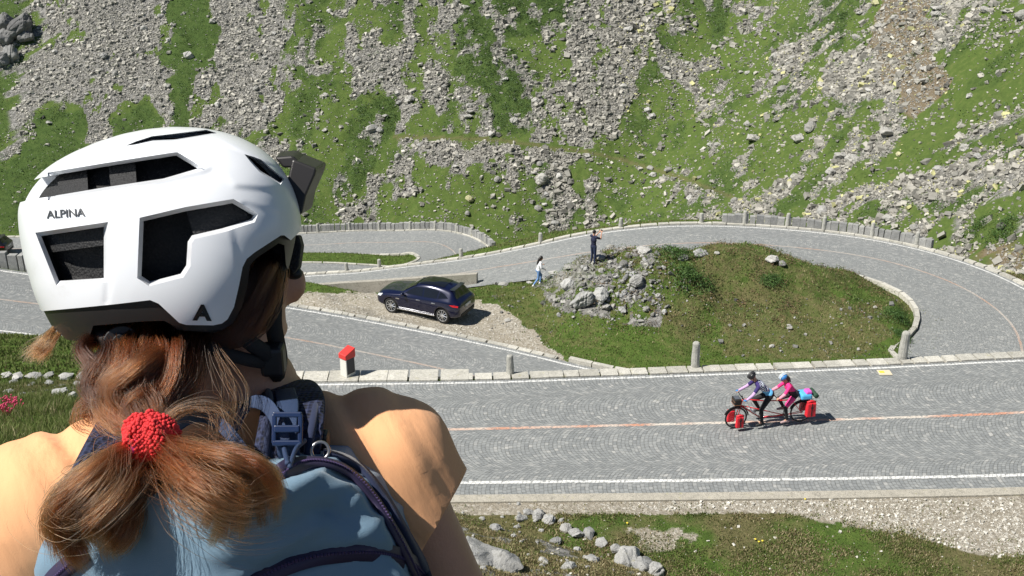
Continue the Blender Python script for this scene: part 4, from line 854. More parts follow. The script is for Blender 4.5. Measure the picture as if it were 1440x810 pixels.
# ------------------------------------------------------------------ dark blue car on the gravel pad
M_paint = plain('dark blue car paint', (.004, .006, .032), .22, .25, .05, 4, coat=1.0); M_glass = plain('dark car glass', (.008, .009, .011), .05, 0, .05, spec=.8)
M_blk = plain('black plastic', (.012, .012, .013), .55); M_tyre = plain('tyre rubber', (.015, .015, .015), .85); M_alloy = plain('bright alloy', (.75, .76, .78), .25, .8); M_chrome = plain('chrome trim', (.8, .8, .82), .12, 1.0)
M_redl = plain('red tail lamp', (.65, .02, .03), .2); M_lamp = plain('clear headlamp', (.75, .78, .8), .1, .2); M_plate = plain('number plate', (.75, .75, .72), .5)
def interp_tab(x, T): a = sorted(T); return float(np.interp(x, [p[0] for p in a], [p[1] for p in a]))
def make_car(loc, rz, label, paint):
    root = empty('car', loc, rz); tag(root, label, 'car')
    XS = [2.38, 2.33, 2.22, 2.05, 1.8, 1.45, 1.1, .88, .62, .35, .1, -.2, -.6, -1.0, -1.35, -1.65, -1.84, -1.98, -2.12, -2.24, -2.33, -2.37]
    TOP = [(2.38, .70), (2.33, .84), (2.22, .93), (2.05, .98), (1.8, 1.02), (1.45, 1.06), (1.1, 1.09), (.88, 1.12), (.62, 1.28), (.35, 1.44), (.1, 1.56), (-.2, 1.62), (-.6, 1.645), (-1.0, 1.635), (-1.35, 1.60), (-1.65, 1.55), (-1.84, 1.50), (-1.98, 1.32), (-2.12, 1.14), (-2.24, 1.06), (-2.33, 1.0), (-2.37, .92)]
    BELT = [(2.38, .62), (2.33, .74), (2.22, .83), (1.8, .93), (.88, 1.02), (-.6, 1.05), (-1.4, 1.09), (-1.84, 1.08), (-2.24, 1.0), (-2.33, .94), (-2.37, .86)]
    WID = [(2.38, .66), (2.33, .78), (2.22, .87), (2.05, .925), (1.45, .965), (0, .955), (-1.4, .985), (-1.84, .97), (-2.12, .92), (-2.24, .88), (-2.33, .82), (-2.37, .74)]
    RW = [(2.38, .5), (1.0, .72), (.88, .72), (.1, .60), (-.6, .62), (-1.65, .57), (-1.84, .58), (-1.98, .66), (-2.24, .70), (-2.37, .6)]
    def sec(x):
        t = interp_tab(x, TOP); b = interp_tab(x, BELT); w_ = interp_tab(x, WID); r = interp_tab(x, RW); b = min(b, t - .03); zb = .30 + .10 * max(0, abs(x) - 1.9) / .5
        return [(w_ * .90, zb - .04), (w_ * .985, zb + .08), (w_ * .985, .56), (w_ * 1.0, .78 if b > .86 else b * .8), (w_ * .985, b - .05), (w_ * .93, b + .005), ((w_ * .93) * .35 + r * .65, b + (t - b) * .62), (r, t - (t - b) * .12), (r * .72, t - .004), (r * .35, t + .008), (0, t + .012)]
    V = []; m = 11
    for x in XS:
        S = sec(x); full = [(-y, z) for y, z in S[:-1]] + [S[-1]] + [(y, z) for y, z in S[:-1][::-1]]
        V += [(x, y, z) for y, z in full]
    k = 2 * m - 1; Fc = [(i * k + j, i * k + j + 1, (i + 1) * k + j + 1, (i + 1) * k + j) for i in range(len(XS) - 1) for j in range(k - 1)]
    Fc += [(i * k + k - 1, i * k, (i + 1) * k, (i + 1) * k + k - 1) for i in range(len(XS) - 1)] + [tuple(range(k - 1, -1, -1)), tuple((len(XS) - 1) * k + j for j in range(k))]
    body = MB().add(V, Fc).build('body', paint, None, True); s = body.modifiers.new('s', 'SUBSURF'); s.levels = s.render_levels = 2; bake(body)
    cyl = MB()
    for wx in (1.46, -1.44): cyl.tube([(wx, -1.2, .37), (wx, 1.2, .37)], .435, 28)
    cut = cyl.build('cut', M_blk); b = body.modifiers.new('b', 'BOOLEAN'); b.object = cut; b.operation = 'DIFFERENCE'; bake(body); bpy.data.objects.remove(cut)
    body.data.polygons.foreach_set('use_smooth', np.full(len(body.data.polygons), True)); body.parent = root
    MB().box((0, 0, .45), (3.9, 1.5, .34)).build('underbody', M_blk, root)
    def sy(x, z):
        S = sec(x); ys = [q[0] for q in S]; zs = [q[1] for q in S]; return float(np.interp(z, zs, ys))
    def panel(nm, P, sg, mat, th=.012, out=.004, par=root):
        mb = MB(); n = len(P); V = [(x, sg * (sy(x, z) - .03), z) for x, z in P] + [(x, sg * (sy(x, z) + out), z) for x, z in P]
        c0 = np.mean(V[:n], 0); c1 = np.mean(V[n:], 0); V += [tuple(c1)]
        mb.add(V, [(n + i, n + (i + 1) % n, 2 * n) for i in range(n)] + [(i, (i + 1) % n, n + (i + 1) % n, n + i) for i in range(n)]); return mb.build(nm, mat, par, False)
    for sg in (1, -1):
        panel('window', [(.66, 1.10), (.42, 1.29), (.14, 1.43), (-.30, 1.47), (-.32, 1.11)], sg, M_glass, out=.012)
        panel('window', [(-.38, 1.11), (-.36, 1.48), (-.85, 1.485), (-1.18, 1.44), (-1.12, 1.14)], sg, M_glass, out=.012)
        panel('window', [(-1.18, 1.15), (-1.24, 1.43), (-1.48, 1.36), (-1.72, 1.22)], sg, M_glass, out=.012)
        for hx in (-.12, -.98): MB().box((hx, sg * (sy(hx, .93) + .012), .93), (.22, .03, .035)).build('door_handle', M_chrome, root, bevel=.008)
        for dx in (.74, -.34, -1.22):
            pass
        m_ = MB(); m_.ell((.68, sg * 1.06, 1.12), (.09, .13, .085), nu=14, nv=8); m_.box((.68, sg * .95, 1.07), (.08, .16, .04)); m_.build('mirror', paint, root, True)
        panel('headlamp', [(2.20, .84), (2.24, .76), (2.02, .78), (1.92, .90)], sg, M_lamp, out=.014)
        panel('tail_lamp', [(-1.86, .97), (-2.1, .98), (-2.28, .95), (-2.28, .88), (-2.06, .90)], sg, M_redl, out=.018)
        MB().box((.02, sg * .955, .33), (2.1, .05, .05)).build('sill_trim', M_chrome if sg > 0 else M_blk, root, bevel=.01)
        MB().box((1.04, sg * (sy(1.04, .82) + .006), .82), (.2, .012, .05)).build('vent_badge', M_chrome, root)
        for wx in (1.46, -1.44):
            wr = MB(); y = sg * .86; c = (wx, y, .375)
            t_ = wr.torus(c, .312, .074, (0, 1, 0), 36, 10).build('wheel', M_tyre, root, True)
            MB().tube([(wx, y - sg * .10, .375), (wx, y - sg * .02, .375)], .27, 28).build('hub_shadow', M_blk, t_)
            r_ = MB(); r_.torus((wx, y + sg * .055, .375), .262, .014, (0, 1, 0), 36, 6); r_.tube([(wx, y - sg * .02, .375), (wx, y + sg * .07, .375)], .05, 12)
            for q in range(10):
                a = 2 * math.pi * q / 10; r_.tube([(wx + .04 * math.cos(a), y + sg * .045, .375 + .04 * math.sin(a)), (wx + .262 * math.cos(a + .12), y + sg * .055, .375 + .262 * math.sin(a + .12))], [.024, .015], 5)
            r_.build('rim', M_alloy, t_)
    # windscreen, rear window, roof glass as thin curved sheets following the body
    def sheet(nm, x0, x1, kw, mat, out=.014, nx=6, ny=8, kt=1.0):
        V = []
        for i in range(nx + 1):
            x = x0 + (x1 - x0) * i / nx; r = interp_tab(x, RW) * kw
            for j in range(ny + 1):
                y = -r + 2 * r * j / ny; S = sec(x); ys = [q[0] for q in S][::-1]; zs = [q[1] for q in S][::-1]; z = float(np.interp(abs(y), ys, zs)); V.append((x, y, z + out))
        n = len(V); V2 = V + [(x, y, z - .04) for x, y, z in V]; q = ny + 1
        Fc = [(i * q + j, (i + 1) * q + j, (i + 1) * q + j + 1, i * q + j + 1) for i in range(nx) for j in range(ny)]
        Fc += [(n + i * q + j, n + i * q + j + 1, n + (i + 1) * q + j + 1, n + (i + 1) * q + j) for i in range(nx) for j in range(ny)]
        return MB().add(V2, Fc).build(nm, mat, root, True, fix=False)
    sheet('windscreen', .84, .16, .97, M_glass, .012); sheet('rear_window', -1.86, -2.10, .9, M_glass, .02); sheet('roof_glass', .02, -1.35, .86, M_glass, .010)
    MB().box((-1.80, 0, 1.525), (.26, 1.12, .035)).build('spoiler', paint, root, bevel=.012)
    MB().box((-2.372, 0, .80), (.03, .52, .11)).build('number_plate', M_plate, root)
    MB().box((-2.34, 0, .45), (.1, 1.3, .16)).build('rear_bumper', M_blk, root, bevel=.02); MB().box((2.36, 0, .60), (.08, .8, .22)).build('grille', M_blk, root, bevel=.02)
    a = MB(); a.box((-1.45, 0, 1.63), (.16, .04, .05)); a.build('roof_aerial', paint, root, bevel=.01)
    root.scale = (1.0, 1.02, 1.09); return root
def place_by_wheels(pf, pr, wb_front=1.46, wb_rear=-1.44, side=.93):
    pf = np.array(pf); pr = np.array(pr); d = pf[:2] - pr[:2]; rz = math.atan2(d[1], d[0]); mid = (pf[:2] + pr[:2]) / 2
    lf = np.array([-math.sin(rz), math.cos(rz)]); c = mid - lf * side; return c, rz
zc = float(tz(-4.7, 50.2)[0]); pf = pz(548.6, 439.8, zc); pr = pz(624.5, 455.3, zc); c, rz = place_by_wheels(pf, pr)
zz = float(tz(c[0], c[1])[0]); make_car((c[0], c[1], max(zz, zc) + .0), rz, 'dark blue estate car parked on the gravel pad inside the bend', M_paint)
# dark van at the left edge, mostly hidden by the parapet
p = pz(2, 358, -18.1); make_car((p[0] - 1.6, p[1] + .2, -18.15), math.pi, 'black car on the far left road, only its tail showing at the picture edge', plain('black car paint', (.01, .01, .012), .3, .2, coat=1.0))

# ------------------------------------------------------------------ milestone
M_red = plain('red paint', (.62, .035, .03), .5, 0, .12, 12); M_whi = plain('weathered white paint', (.66, .65, .60), .7, 0, .15, 14)
ms = at_u(Ld, 489); root = empty('milestone', (ms[0], ms[1] + .02, ms[2] + .07), R(-40)); tag(root, 'white milestone with a bright red cap on the kerb of the upper road', 'milestone'); root.scale = (.92, .92, .84)
MB().box((0, 0, .38), (.34, .42, .86), taper=.95).build('shaft', M_whi, root, bevel=.02)
m_ = MB(); m_.add([(-.19, -.23, .70), (.19, -.23, .70), (.19, .23, .70), (-.19, .23, .70), (-.19, -.23, .90), (.19, -.23, .90), (.19, .23, 1.08), (-.19, .23, 1.08)], [(0, 3, 2, 1), (4, 5, 6, 7), (0, 1, 5, 4), (1, 2, 6, 5), (2, 3, 7, 6), (3, 0, 4, 7)]); m_.build('cap', M_red, root, bevel=.02)
MB().box((.172, 0, .40), (.012, .34, .66)).build('face_panel', plain('dark milestone face', (.05, .05, .055), .7), root)  # this face coloured much darker than the white shaft
M_ltr = plain('pale lettering', (.6, .6, .58), .7)
def text(nm, body, size, mat, parent, mtx, ext=.002, bold=0.0):
    cu = bpy.data.curves.new(nm, 'FONT'); cu.body = body; cu.size = size; cu.extrude = ext; cu.offset = bold; cu.align_x = 'CENTER'; cu.align_y = 'CENTER'
    o = bpy.data.objects.new(nm, cu); COL.objects.link(o); bpy.context.view_layer.update(); dg = bpy.context.evaluated_depsgraph_get(); me = bpy.data.meshes.new_from_object(o.evaluated_get(dg)); bpy.data.objects.remove(o)
    me.materials.clear(); me.materials.append(mat); o = link(bpy.data.objects.new(nm, me), parent); o.matrix_local = mtx; return o

# ------------------------------------------------------------------ people (distant)
M_skin = plain('skin', (.50, .27, .18), .55); M_skin2 = plain('tanned skin', (.34, .17, .10), .55)
def hand(mb, w, d, side, palm=(0, 0, -1), curl=.6, s=1.0):
    """palm and five fingers from wrist w along direction d"""
    w = np.array(w, float); d = np.array(d, float); d /= np.linalg.norm(d); pn = np.array(palm, float); pn -= d * np.dot(pn, d); pn /= np.linalg.norm(pn) + 1e-9; sd_v = np.cross(d, pn) * side
    c = w + d * .05 * s; rot = np.stack([d, sd_v, pn], 1); mb.ell(c, (.055 * s, .042 * s, .017 * s), rot, 12, 8)
    for i, (o, l) in enumerate(((-.030, .066), (-.010, .076), (.010, .071), (.029, .054))):
        b = w + d * .09 * s + sd_v * o * s; P = [b - d * .02 * s]; a = 0; cur = b
        for k in range(3): P.append(cur); a += curl; cur = cur + (d * math.cos(a) + pn * math.sin(a)) * l * s / 3
        P.append(cur); mb.tube(P, [.010 * s, .0095 * s, .0088 * s, .008 * s, .0068 * s], 7)
    b = w + d * .03 * s - sd_v * .032 * s; mb.tube([b, b + d * .028 * s - sd_v * .024 * s, b + d * .058 * s - sd_v * .022 * s + pn * .016 * s], [.0125 * s, .011 * s, .008 * s], 7)
def figure(loc, rz, J, label, skin, shirt, pants, shoe, sleeve='short', legs='long', hair=None, hairlen=0, group=None, helmet=None, fem=False, extra=None):
    """J: joints in the local frame, x forward, y left, z up"""
    root = empty('person', loc, rz); tag(root, label, 'person', group); J = {k: np.array(v, float) for k, v in J.items()}; q = .93 if fem else 1.0
    b = MB(); hd = J['head']; nk = J['neck']; fd = J.get('face', np.array([1, 0, 0.])); fd = fd / np.linalg.norm(fd); upv = hd - nk; upv = upv / np.linalg.norm(upv); sdv = np.cross(upv, fd); sdv /= np.linalg.norm(sdv); fd = np.cross(sdv, upv); Rm = np.stack([fd, sdv, upv], 1)
    hp = lambda x, y, z: hd + Rm @ np.array([x, y, z])
    b.ell(hp(-.01, 0, .02), (.095, .075, .105), Rm, 20, 14); b.ell(hp(.03, 0, -.055), (.058, .052, .062), Rm, 16, 10); b.ell(hp(.094, 0, -.012), (.018, .011, .022), Rm, 8, 6)
    for s_ in (1, -1): b.ell(hp(-.005, s_ * .077, -.008), (.018, .009, .028), Rm, 8, 6)
    b.ell(hp(.082, 0, -.055), (.010, .024, .009), Rm, 8, 6); b.ell(hp(.078, 0, .026), (.014, .055, .010), Rm, 10, 6)
    limb(b, [nk - upv * .05, hp(-.01, 0, -.05)], [.058 * q, .052 * q]); ch = J['chest']; pv = J['pelvis']
    def torso(mb, e):
        up = nk - pv; up = up / np.linalg.norm(up); sx = J['shl'] - J['shr']; sx /= np.linalg.norm(sx); f = np.cross(sx, up); Rt = np.stack([f, sx, up], 1)
        mb.ell(ch, (.115 * q + e, .165 * q + e, .17), Rt, 18, 12); mb.ell((ch + pv) / 2, (.10 * q + e, .135 * q + e, .17), Rt, 18, 12); mb.ell(pv, (.115 * q + e, .16 * q + e, .13), Rt, 18, 12)
        limb(mb, [J['shl'], nk - up * .04, J['shr']], [.058 * q + e, .062 + e, .058 * q + e])
    torso(b, 0)
    for s_ in 'lr':
        limb(b, [J['sh' + s_], J['el' + s_], J['wr' + s_]], [.052 * q, .040 * q, .027 * q]); limb(b, [J['hip' + s_], J['kn' + s_], J['an' + s_]], [.085 * q, .055 * q, .036 * q])
        ft = J['toe' + s_]; limb(b, [J['an' + s_], ft], [.038, .028]); d = J['wr' + s_] - J['el' + s_]; hand(b, J['wr' + s_], J.get('hd' + s_, d), 1 if s_ == 'l' else -1, J.get('palm', (0, 0, -1)), .7)
    body = blob('body', b, skin, .0095, 3, root, .4)
    f = MB()
    for s_ in (1, -1): f.ell(hp(.083, s_ * .030, .008), (.008, .012, .007), Rm, 8, 6)
    f.build('eyes', M_blk, root, True)
    t = MB(); torso(t, .014)
    for s_ in 'lr':
        a, e_, w_ = J['sh' + s_], J['el' + s_], J['wr' + s_]
        if sleeve == 'short': limb(t, [a, a + (e_ - a) * .62], [.066 * q, .060 * q])
        else: limb(t, [a, e_, w_ + (e_ - w_) * .08], [.064 * q, .052 * q, .038 * q])
    blob('shirt', t, shirt, .013, 4, root)
    t = MB(); up = (ch - pv) / np.linalg.norm(ch - pv); sx = J['hipl'] - J['hipr']; sx /= np.linalg.norm(sx); Rt = np.stack([np.cross(sx, up), sx, up], 1); t.ell(pv - up * .02, (.132 * q, .178 * q, .125), Rt, 18, 12)
    for s_ in 'lr':
        k = .96 if legs == 'long' else .5; a = J['kn' + s_]; e_ = a + (J['an' + s_] - a) * (k if legs == 'long' else .0) ; P = [J['hip' + s_], a + (J['hip' + s_] - a) * (0 if legs == 'long' else .12)]; rr = [.100 * q, .068 * q]
        if legs == 'long': P.append(e_); rr.append(.047)
        limb(t, P, rr)
    blob('trousers', t, pants, .013, 4, root)
    for s_ in 'lr':
        t = MB(); an = J['an' + s_]; ft = J['toe' + s_]; d = ft - an; h = d.copy(); h[2] = 0; h /= np.linalg.norm(h) + 1e-9; sole = an + np.array([0, 0, -.055]); limb(t, [sole - h * .05, sole + h * .07, sole + h * .17 + np.array([0, 0, d[2] + .055 if abs(d[2] + .055) < .1 else 0])], [.042, .044, .034]); limb(t, [an, sole], [.045, .045]); blob('shoe', t, shoe, .012, 3, root)
    if hair is not None:
        t = MB(); t.ell(hp(-.025, 0, .038), (.098, .086, .098), Rm, 18, 12)
        if hairlen: limb(t, [hp(-.06, 0, .02), hp(-.10, 0, -.10), hp(-.11, 0, -.10 - hairlen)], [.075, .07, .03])
        blob('hair', t, hair, .012, 4, root)
    return root, hp, Rm
M_navy = plain('navy cotton', (.012, .016, .045), .85); M_denim = plain('dark jeans', (.018, .03, .075), .85); M_jean = plain('light blue jeans', (.14, .27, .52), .85, 0, .2, 20); M_white = plain('white cotton', (.72, .73, .75), .85); M_hair = plain('black hair', (.012, .009, .008), .5); M_dk = plain('dark shoes', (.02, .02, .02), .7)
p = hit(834, 372.5)
figure((p[0], p[1], p[2] + .03), R(40), dict(head=(.03, 0, 1.66), neck=(0, 0, 1.50), face=(1, -.1, .02), chest=(-.01, 0, 1.27), pelvis=(0, 0, .96), shl=(0, .185, 1.44), shr=(0, -.185, 1.44), ell=(.27, .20, 1.33), elr=(.27, -.22, 1.32), wrl=(.44, .06, 1.55), wrr=(.44, -.08, 1.55), hdl=(.5, 0, 1), hdr=(.5, 0, 1),
       hipl=(0, .09, .92), hipr=(0, -.09, .92), knl=(.03, .11, .49), knr=(.02, -.10, .49), anl=(0, .13, .09), anr=(-.03, -.12, .09), toel=(.15, .16, .04), toer=(.12, -.15, .04)), 'man in navy t-shirt and jeans standing on top of the mound, raising a phone', M_skin, M_navy, M_denim, M_dk, hair=M_hair)
q = Matrix.Rotation(R(40), 4, 'Z'); pp = q @ Vector((.52, -.01, 1.66)); ph = MB().box((0, 0, 0), (.012, .15, .075)).build('phone', M_blk, None, bevel=.004); ph.location = (p[0] + pp.x, p[1] + pp.y, p[2] + .03 + pp.z); ph.rotation_euler = (0, -.2, R(40)); tag(ph, 'black phone held up in both hands by the man on the mound', 'phone')
p = hit(757, 403.5)
figure((p[0], p[1], p[2] + .04), R(28), dict(head=(.16, 0, 1.52), neck=(.09, 0, 1.37), face=(1, 0, -.25), chest=(.05, 0, 1.17), pelvis=(-.02, 0, .90), shl=(.09, .16, 1.31), shr=(.05, -.16, 1.32), ell=(.12, .24, 1.06), elr=(.02, -.25, 1.08), wrl=(.34, .20, 1.08), wrr=(.22, -.22, .98),
       hipl=(-.02, .085, .86), hipr=(-.02, -.085, .86), knl=(.22, .10, .54), knr=(-.06, -.09, .46), anl=(.17, .11, .14), anr=(-.34, -.10, .16), toel=(.32, .12, .08), toer=(-.22, -.10, .05)), 'woman with long black hair, white top and light blue jeans walking towards the mound', M_skin2, M_white, M_jean, plain('white trainers', (.8, .8, .8), .6), sleeve='long', hair=M_hair, hairlen=.26, fem=True)

# ------------------------------------------------------------------ tandem with two riders
M_rf = plain('red bicycle frame', (.62, .02, .03), .3, 0, .06, coat=.6); M_pan = plain('red pannier fabric', (.68, .02, .035), .5, 0, .1, 12, .2, 40); M_steel = plain('bike metal', (.35, .35, .36), .3, .8)
pf = pz(1033.5, 602.5, 0); pr = pz(1124.5, 593.5, 0); d = pf - pr; TRZ = math.atan2(d[1], d[0]); TC = (pf + pr) / 2; WBh = np.linalg.norm(d[:2]) / 2
tan = empty('tandem_bicycle', (TC[0], TC[1], .008), TRZ); tag(tan, 'red touring tandem bicycle loaded with bags on the upper road', 'tandem')
WR = .345
def wheel(x):
    y = 0; w_ = MB(); o = w_.torus((x, 0, WR + .012), WR - .02, .021, (0, 1, 0), 40, 8).build('wheel', M_tyre, tan, True); r_ = MB(); r_.torus((x, 0, WR + .012), WR - .047, .010, (0, 1, 0), 40, 6); r_.tube([(x, -.05, WR + .012), (x, .05, WR + .012)], .022, 10)
    for k in range(24):
        a = 2 * math.pi * k / 24; s_ = .03 * (1 if k % 2 else -1); r_.tube([(x + .02 * math.cos(a), s_, WR + .012 + .02 * math.sin(a)), (x + (WR - .05) * math.cos(a + .15), 0, WR + .012 + (WR - .05) * math.sin(a + .15))], .0016, 4, False)
    r_.build('rim', M_steel, o); m_ = MB(); P = [(x + (WR + .03) * math.cos(a), 0, WR + .012 + (WR + .03) * math.sin(a)) for a in np.linspace(R(20), R(170), 16)]; m_.tube(P, .022, 6); m_.build('mudguard', M_blk, o); return o
wheel(WBh); wheel(-WBh)
hx = WBh - .10; f = MB(); HT = (hx - .06, 0, .96); HB_ = (hx - .015, 0, .76); B1 = (.27, 0, .29); B2 = (-.50, 0, .29); S1 = (.09, 0, .82); S2 = (-.68, 0, .78)
for a, b_, r_ in ((HT, HB_, .021), (HB_, B1, .021), (HT, S1, .018), (S1, S2, .018), (B1, B2, .023), (B1, S1, .018), (B2, S2, .018), (HB_, B2, .015), (B2, (-WBh, .05, WR), .011), (B2, (-WBh, -.05, WR), .011), (S2, (-WBh, .05, WR), .010), (S2, (-WBh, -.05, WR), .010)): f.tube([a, b_], r_, 10)
f.build('frame', M_rf, tan, True); f = MB()
for s_ in (1, -1): f.tube([(hx - .01, s_ * .02, .74), (hx + .03, s_ * .055, .6), (WBh, s_ * .055, WR)], [.016, .014, .010], 8)
f.build('fork', M_rf, tan, True)
for sx_, bx_, sz_, bz_ in ((.06, .82, .98, 1.0), (-.72, 0, .93, 0)):
    s = MB(); s.tube([(sx_ + .03, 0, .78), (sx_, 0, sz_)], .014, 8); s.ell((sx_ - .02, 0, sz_ + .02), (.13, .075, .03), nu=14, nv=8); s.ell((sx_ + .10, 0, sz_ + .02), (.08, .03, .022), nu=10, nv=6); s.build('saddle', M_blk, tan, True)
hb = MB(); hb.tube([(hx - .05, 0, .95), (hx - .04, 0, 1.06), (hx + .02, 0, 1.08)], .015, 8); hb.tube([(hx - .02, .30, 1.05), (hx + .0, .2, 1.08), (hx + .02, 0, 1.08), (hx + 0, -.2, 1.08), (hx - .02, -.30, 1.05)], .013, 8); hb.build('handlebar', M_blk, tan, True)
hb = MB(); hb.tube([(S1[0] - .02, 0, .86), (-.05, 0, .96), (-.13, .0, .97)], .014, 8); hb.tube([(-.20, .25, .98), (-.14, .18, .97), (-.13, 0, .97), (-.14, -.18, .97), (-.20, -.25, .98)], .013, 8); hb.build('stoker_handlebar', M_blk, tan, True)
for bx_, ph_ in ((.27, R(-80)), (-.50, R(-80))):
    c_ = MB(); c_.torus((bx_, .075, .29), .085, .006, (0, 1, 0), 24, 6); c_.tube([(bx_, -.09, .29), (bx_, .09, .29)], .02, 8); c_.box((bx_, .075, .29), (.17, .006, .02))
    for s_, a in ((1, ph_), (-1, ph_ + math.pi)):
        e = (bx_ + .17 * math.cos(a), s_ * .11, .29 + .17 * math.sin(a)); c_.tube([(bx_, s_ * .08, .29), e], .009, 6); c_.box((e[0], s_ * .16, e[2]), (.09, .08, .02))
    c_.build('crankset', M_blk, tan)
r_ = MB()
for s_ in (1, -1): r_.tube([(-WBh + .1, s_ * .07, .80), (-WBh - .33, s_ * .07, .78)], .006, 6); r_.tube([(-WBh, s_ * .07, WR), (-WBh - .1, s_ * .07, .78)], .006, 6); r_.tube([(-WBh, s_ * .07, WR), (-WBh - .28, s_ * .07, .78)], .006, 6); r_.tube([(WBh, s_ * .07, WR), (WBh + .02, s_ * .07, .6)], .006, 6); r_.tube([(WBh + .12, s_ * .07, .5), (WBh - .12, s_ * .07, .5)], .006, 6)
r_.build('luggage_rack', M_blk, tan)
for i, x in enumerate((.48, .36)):
    t_ = (HB_[0] * (x) + B1[0] * (1 - x), 0.0, HB_[2] * x + B1[2] * (1 - x) + .05); m_ = MB(); m_.tube([np.array(t_) + [-.06, .0, -.06], np.array(t_) + [.06, .0, .08], np.array(t_) + [.075, 0, .10]], [.034, .034, .018], 10); m_.build('water_bottle', M_white, tan, True)
def on_tandem(o, x, y, z, ry=0.0):
    m = Matrix.Rotation(TRZ, 4, 'Z'); v = m @ Vector((x, y, z)); o.location = (TC[0] + v.x, TC[1] + v.y, v.z); o.rotation_euler = (0, ry, TRZ); return o
def pannier(w_, d_, h_, label, x, y, z):
    root = empty('pannier'); on_tandem(root, x, y, z); tag(root, label, 'bag', 'red panniers on the tandem'); m_ = MB(); m_.box((0, 0, h_ * .45), (w_, d_, h_ * .9), taper=.9); b = m_.build('bag', M_pan, root, bevel=.03); MB().tube([(-w_ * .45, 0, h_ * .93), (0, 0, h_ * 1.0), (w_ * .45, 0, h_ * .93)], .035, 8).build('roll_top', M_pan, root, True)
    s_ = MB(); s_.box((0, math.copysign(d_ / 2 + .004, y), h_ * .5), (.03, .006, h_ * .86)); s_.box((0, math.copysign(d_ / 2 + .006, y), h_ * .62), (.07, .008, .05)); s_.build('strap', M_blk, root)
pannier(.30, .17, .50, 'large red pannier hanging on the near side of the tandem tail', -WBh - .20, .20, .30); pannier(.30, .17, .50, 'large red pannier on the hidden far side of the tandem tail', -WBh - .20, -.20, .30)
pannier(.24, .13, .40, 'small red pannier by the near side of the front wheel', WBh - .06, .16, .12); pannier(.24, .13, .40, 'small red pannier on the far side of the front wheel', WBh + .10, -.16, .16)
def roll(nm, c, rad, ln, mat, label, cat):
    m_ = MB(); m_.tube([(0, -ln / 2, 0), (0, -ln / 2 + .02, 0), (0, ln / 2 - .02, 0), (0, ln / 2, 0)], [rad * .8, rad, rad, rad * .8], 14); o = m_.build(nm, mat, None, True); on_tandem(o, *c); tag(o, label, cat); return o
m_ = MB(); m_.box((0, 0, 0), (.36, .42, .17), taper=.92); o = m_.build('duffel_bag', plain('sky blue bag', (.10, .45, .75), .6), None, bevel=.05); on_tandem(o, -WBh - .05, 0, .93); tag(o, 'light blue duffel bag strapped on top of the tandem rear rack', 'bag')
roll('sleeping_mat', (-WBh - .34, 0, .95), .075, .44, plain('dark green mat', (.02, .06, .035), .8), 'dark green rolled mat strapped behind the light blue duffel bag', 'mat')
m_ = MB(); m_.box((0, 0, 0), (.20, .26, .10), taper=.8); o = m_.build('stuff_sack', plain('magenta sack', (.65, .12, .5), .6), None, bevel=.03); on_tandem(o, -WBh - .13, .04, 1.055); tag(o, 'pink stuff sack lying on the blue duffel bag', 'bag')
hbag = empty('handlebar_bag'); on_tandem(hbag, hx + .14, .02, .94); tag(hbag, 'black handlebar bag with brown trim and map pocket on the tandem', 'bag')
MB().box((0, 0, 0), (.20, .27, .21), taper=1.06).build('bag', plain('black bag', (.02, .018, .016), .8), hbag, bevel=.02); m_ = MB()
for z_ in (-.08, .03): m_.box((0, 0, z_), (.208, .278, .018))
m_.build('trim', plain('brown leather trim', (.30, .13, .06), .7), hbag); MB().box((0, 0, .112), (.15, .20, .008)).build('map_pocket', plain('grey map pocket', (.10, .11, .13), .3), hbag)
# riders; local frame of the tandem, near side = +y
M_blksh = plain('black cycling tights', (.012, .012, .014), .8); M_lil = plain('lilac arm sleeve', (.55, .36, .62), .8)
def jersey(name, top, mid, low, z0, z1, squares=False):
    m, t, b = newmat(name); n = N(t); tc = n('TexCoord').outputs['Object']; s = n('SeparateXYZ'); n.link(tc, s.inputs[0]); zz = n.math('DIVIDE', n.math('SUBTRACT', s.outputs[2], z0), z1 - z0)
    c = n.ramp(zz, [(0, low), (.45, low), (.52, mid), (.7, mid), (.8, top)])
    if squares:
        ck = n('TexChecker', ins={'Scale': 22.0, 'Color1': (.75, .8, .85, 1), 'Color2': (.03, .02, .12, 1)}); n.link(tc, ck.inputs['Vector']); k = n('MapRange', ins={'From Min': .48, 'From Max': .44}); n.link(s.outputs[0], k.inputs[0])
        c = n.mix(n.math('MULTIPLY', k.outputs[0], n.math('GREATER_THAN', zz, .35)), c, ck.outputs[0])
    n.link(c, b.inputs['Base Color']); b.inputs['Roughness'].default_value = .8; return m
M_j1 = jersey('blue cycling jersey', (.035, .02, .13), (.035, .02, .13), (.12, .42, .72), 1.05, 1.5, True); M_j2 = jersey('pink cycling jersey', (.85, .035, .22), (.85, .035, .22), (.035, .02, .03), .9, 1.38)
def bikehelmet(root, hp, Rm, col, col2):
    m_ = MB(); m_.ell(hp(-.015, 0, .055), (.135, .105, .085), Rm, 20, 12); o = blob('helmet', m_, col, .012, 2, root); s_ = MB()
    for k in (-.055, -.02, .02, .055): P = [hp(-.015 + .137 * math.cos(a), k, .055 + .088 * math.sin(a)) for a in np.linspace(R(15), R(165), 12)]; s_.tube(P, .008, 6)
    s_.build('vent_ribs', col2, o, True); st = MB()
    for y in (1, -1): st.tube([hp(.02, y * .085, .03), hp(.03, y * .07, -.06), hp(.05, 0, -.12)], .006, 5)
    st.build('chin_strap', M_blk, o)
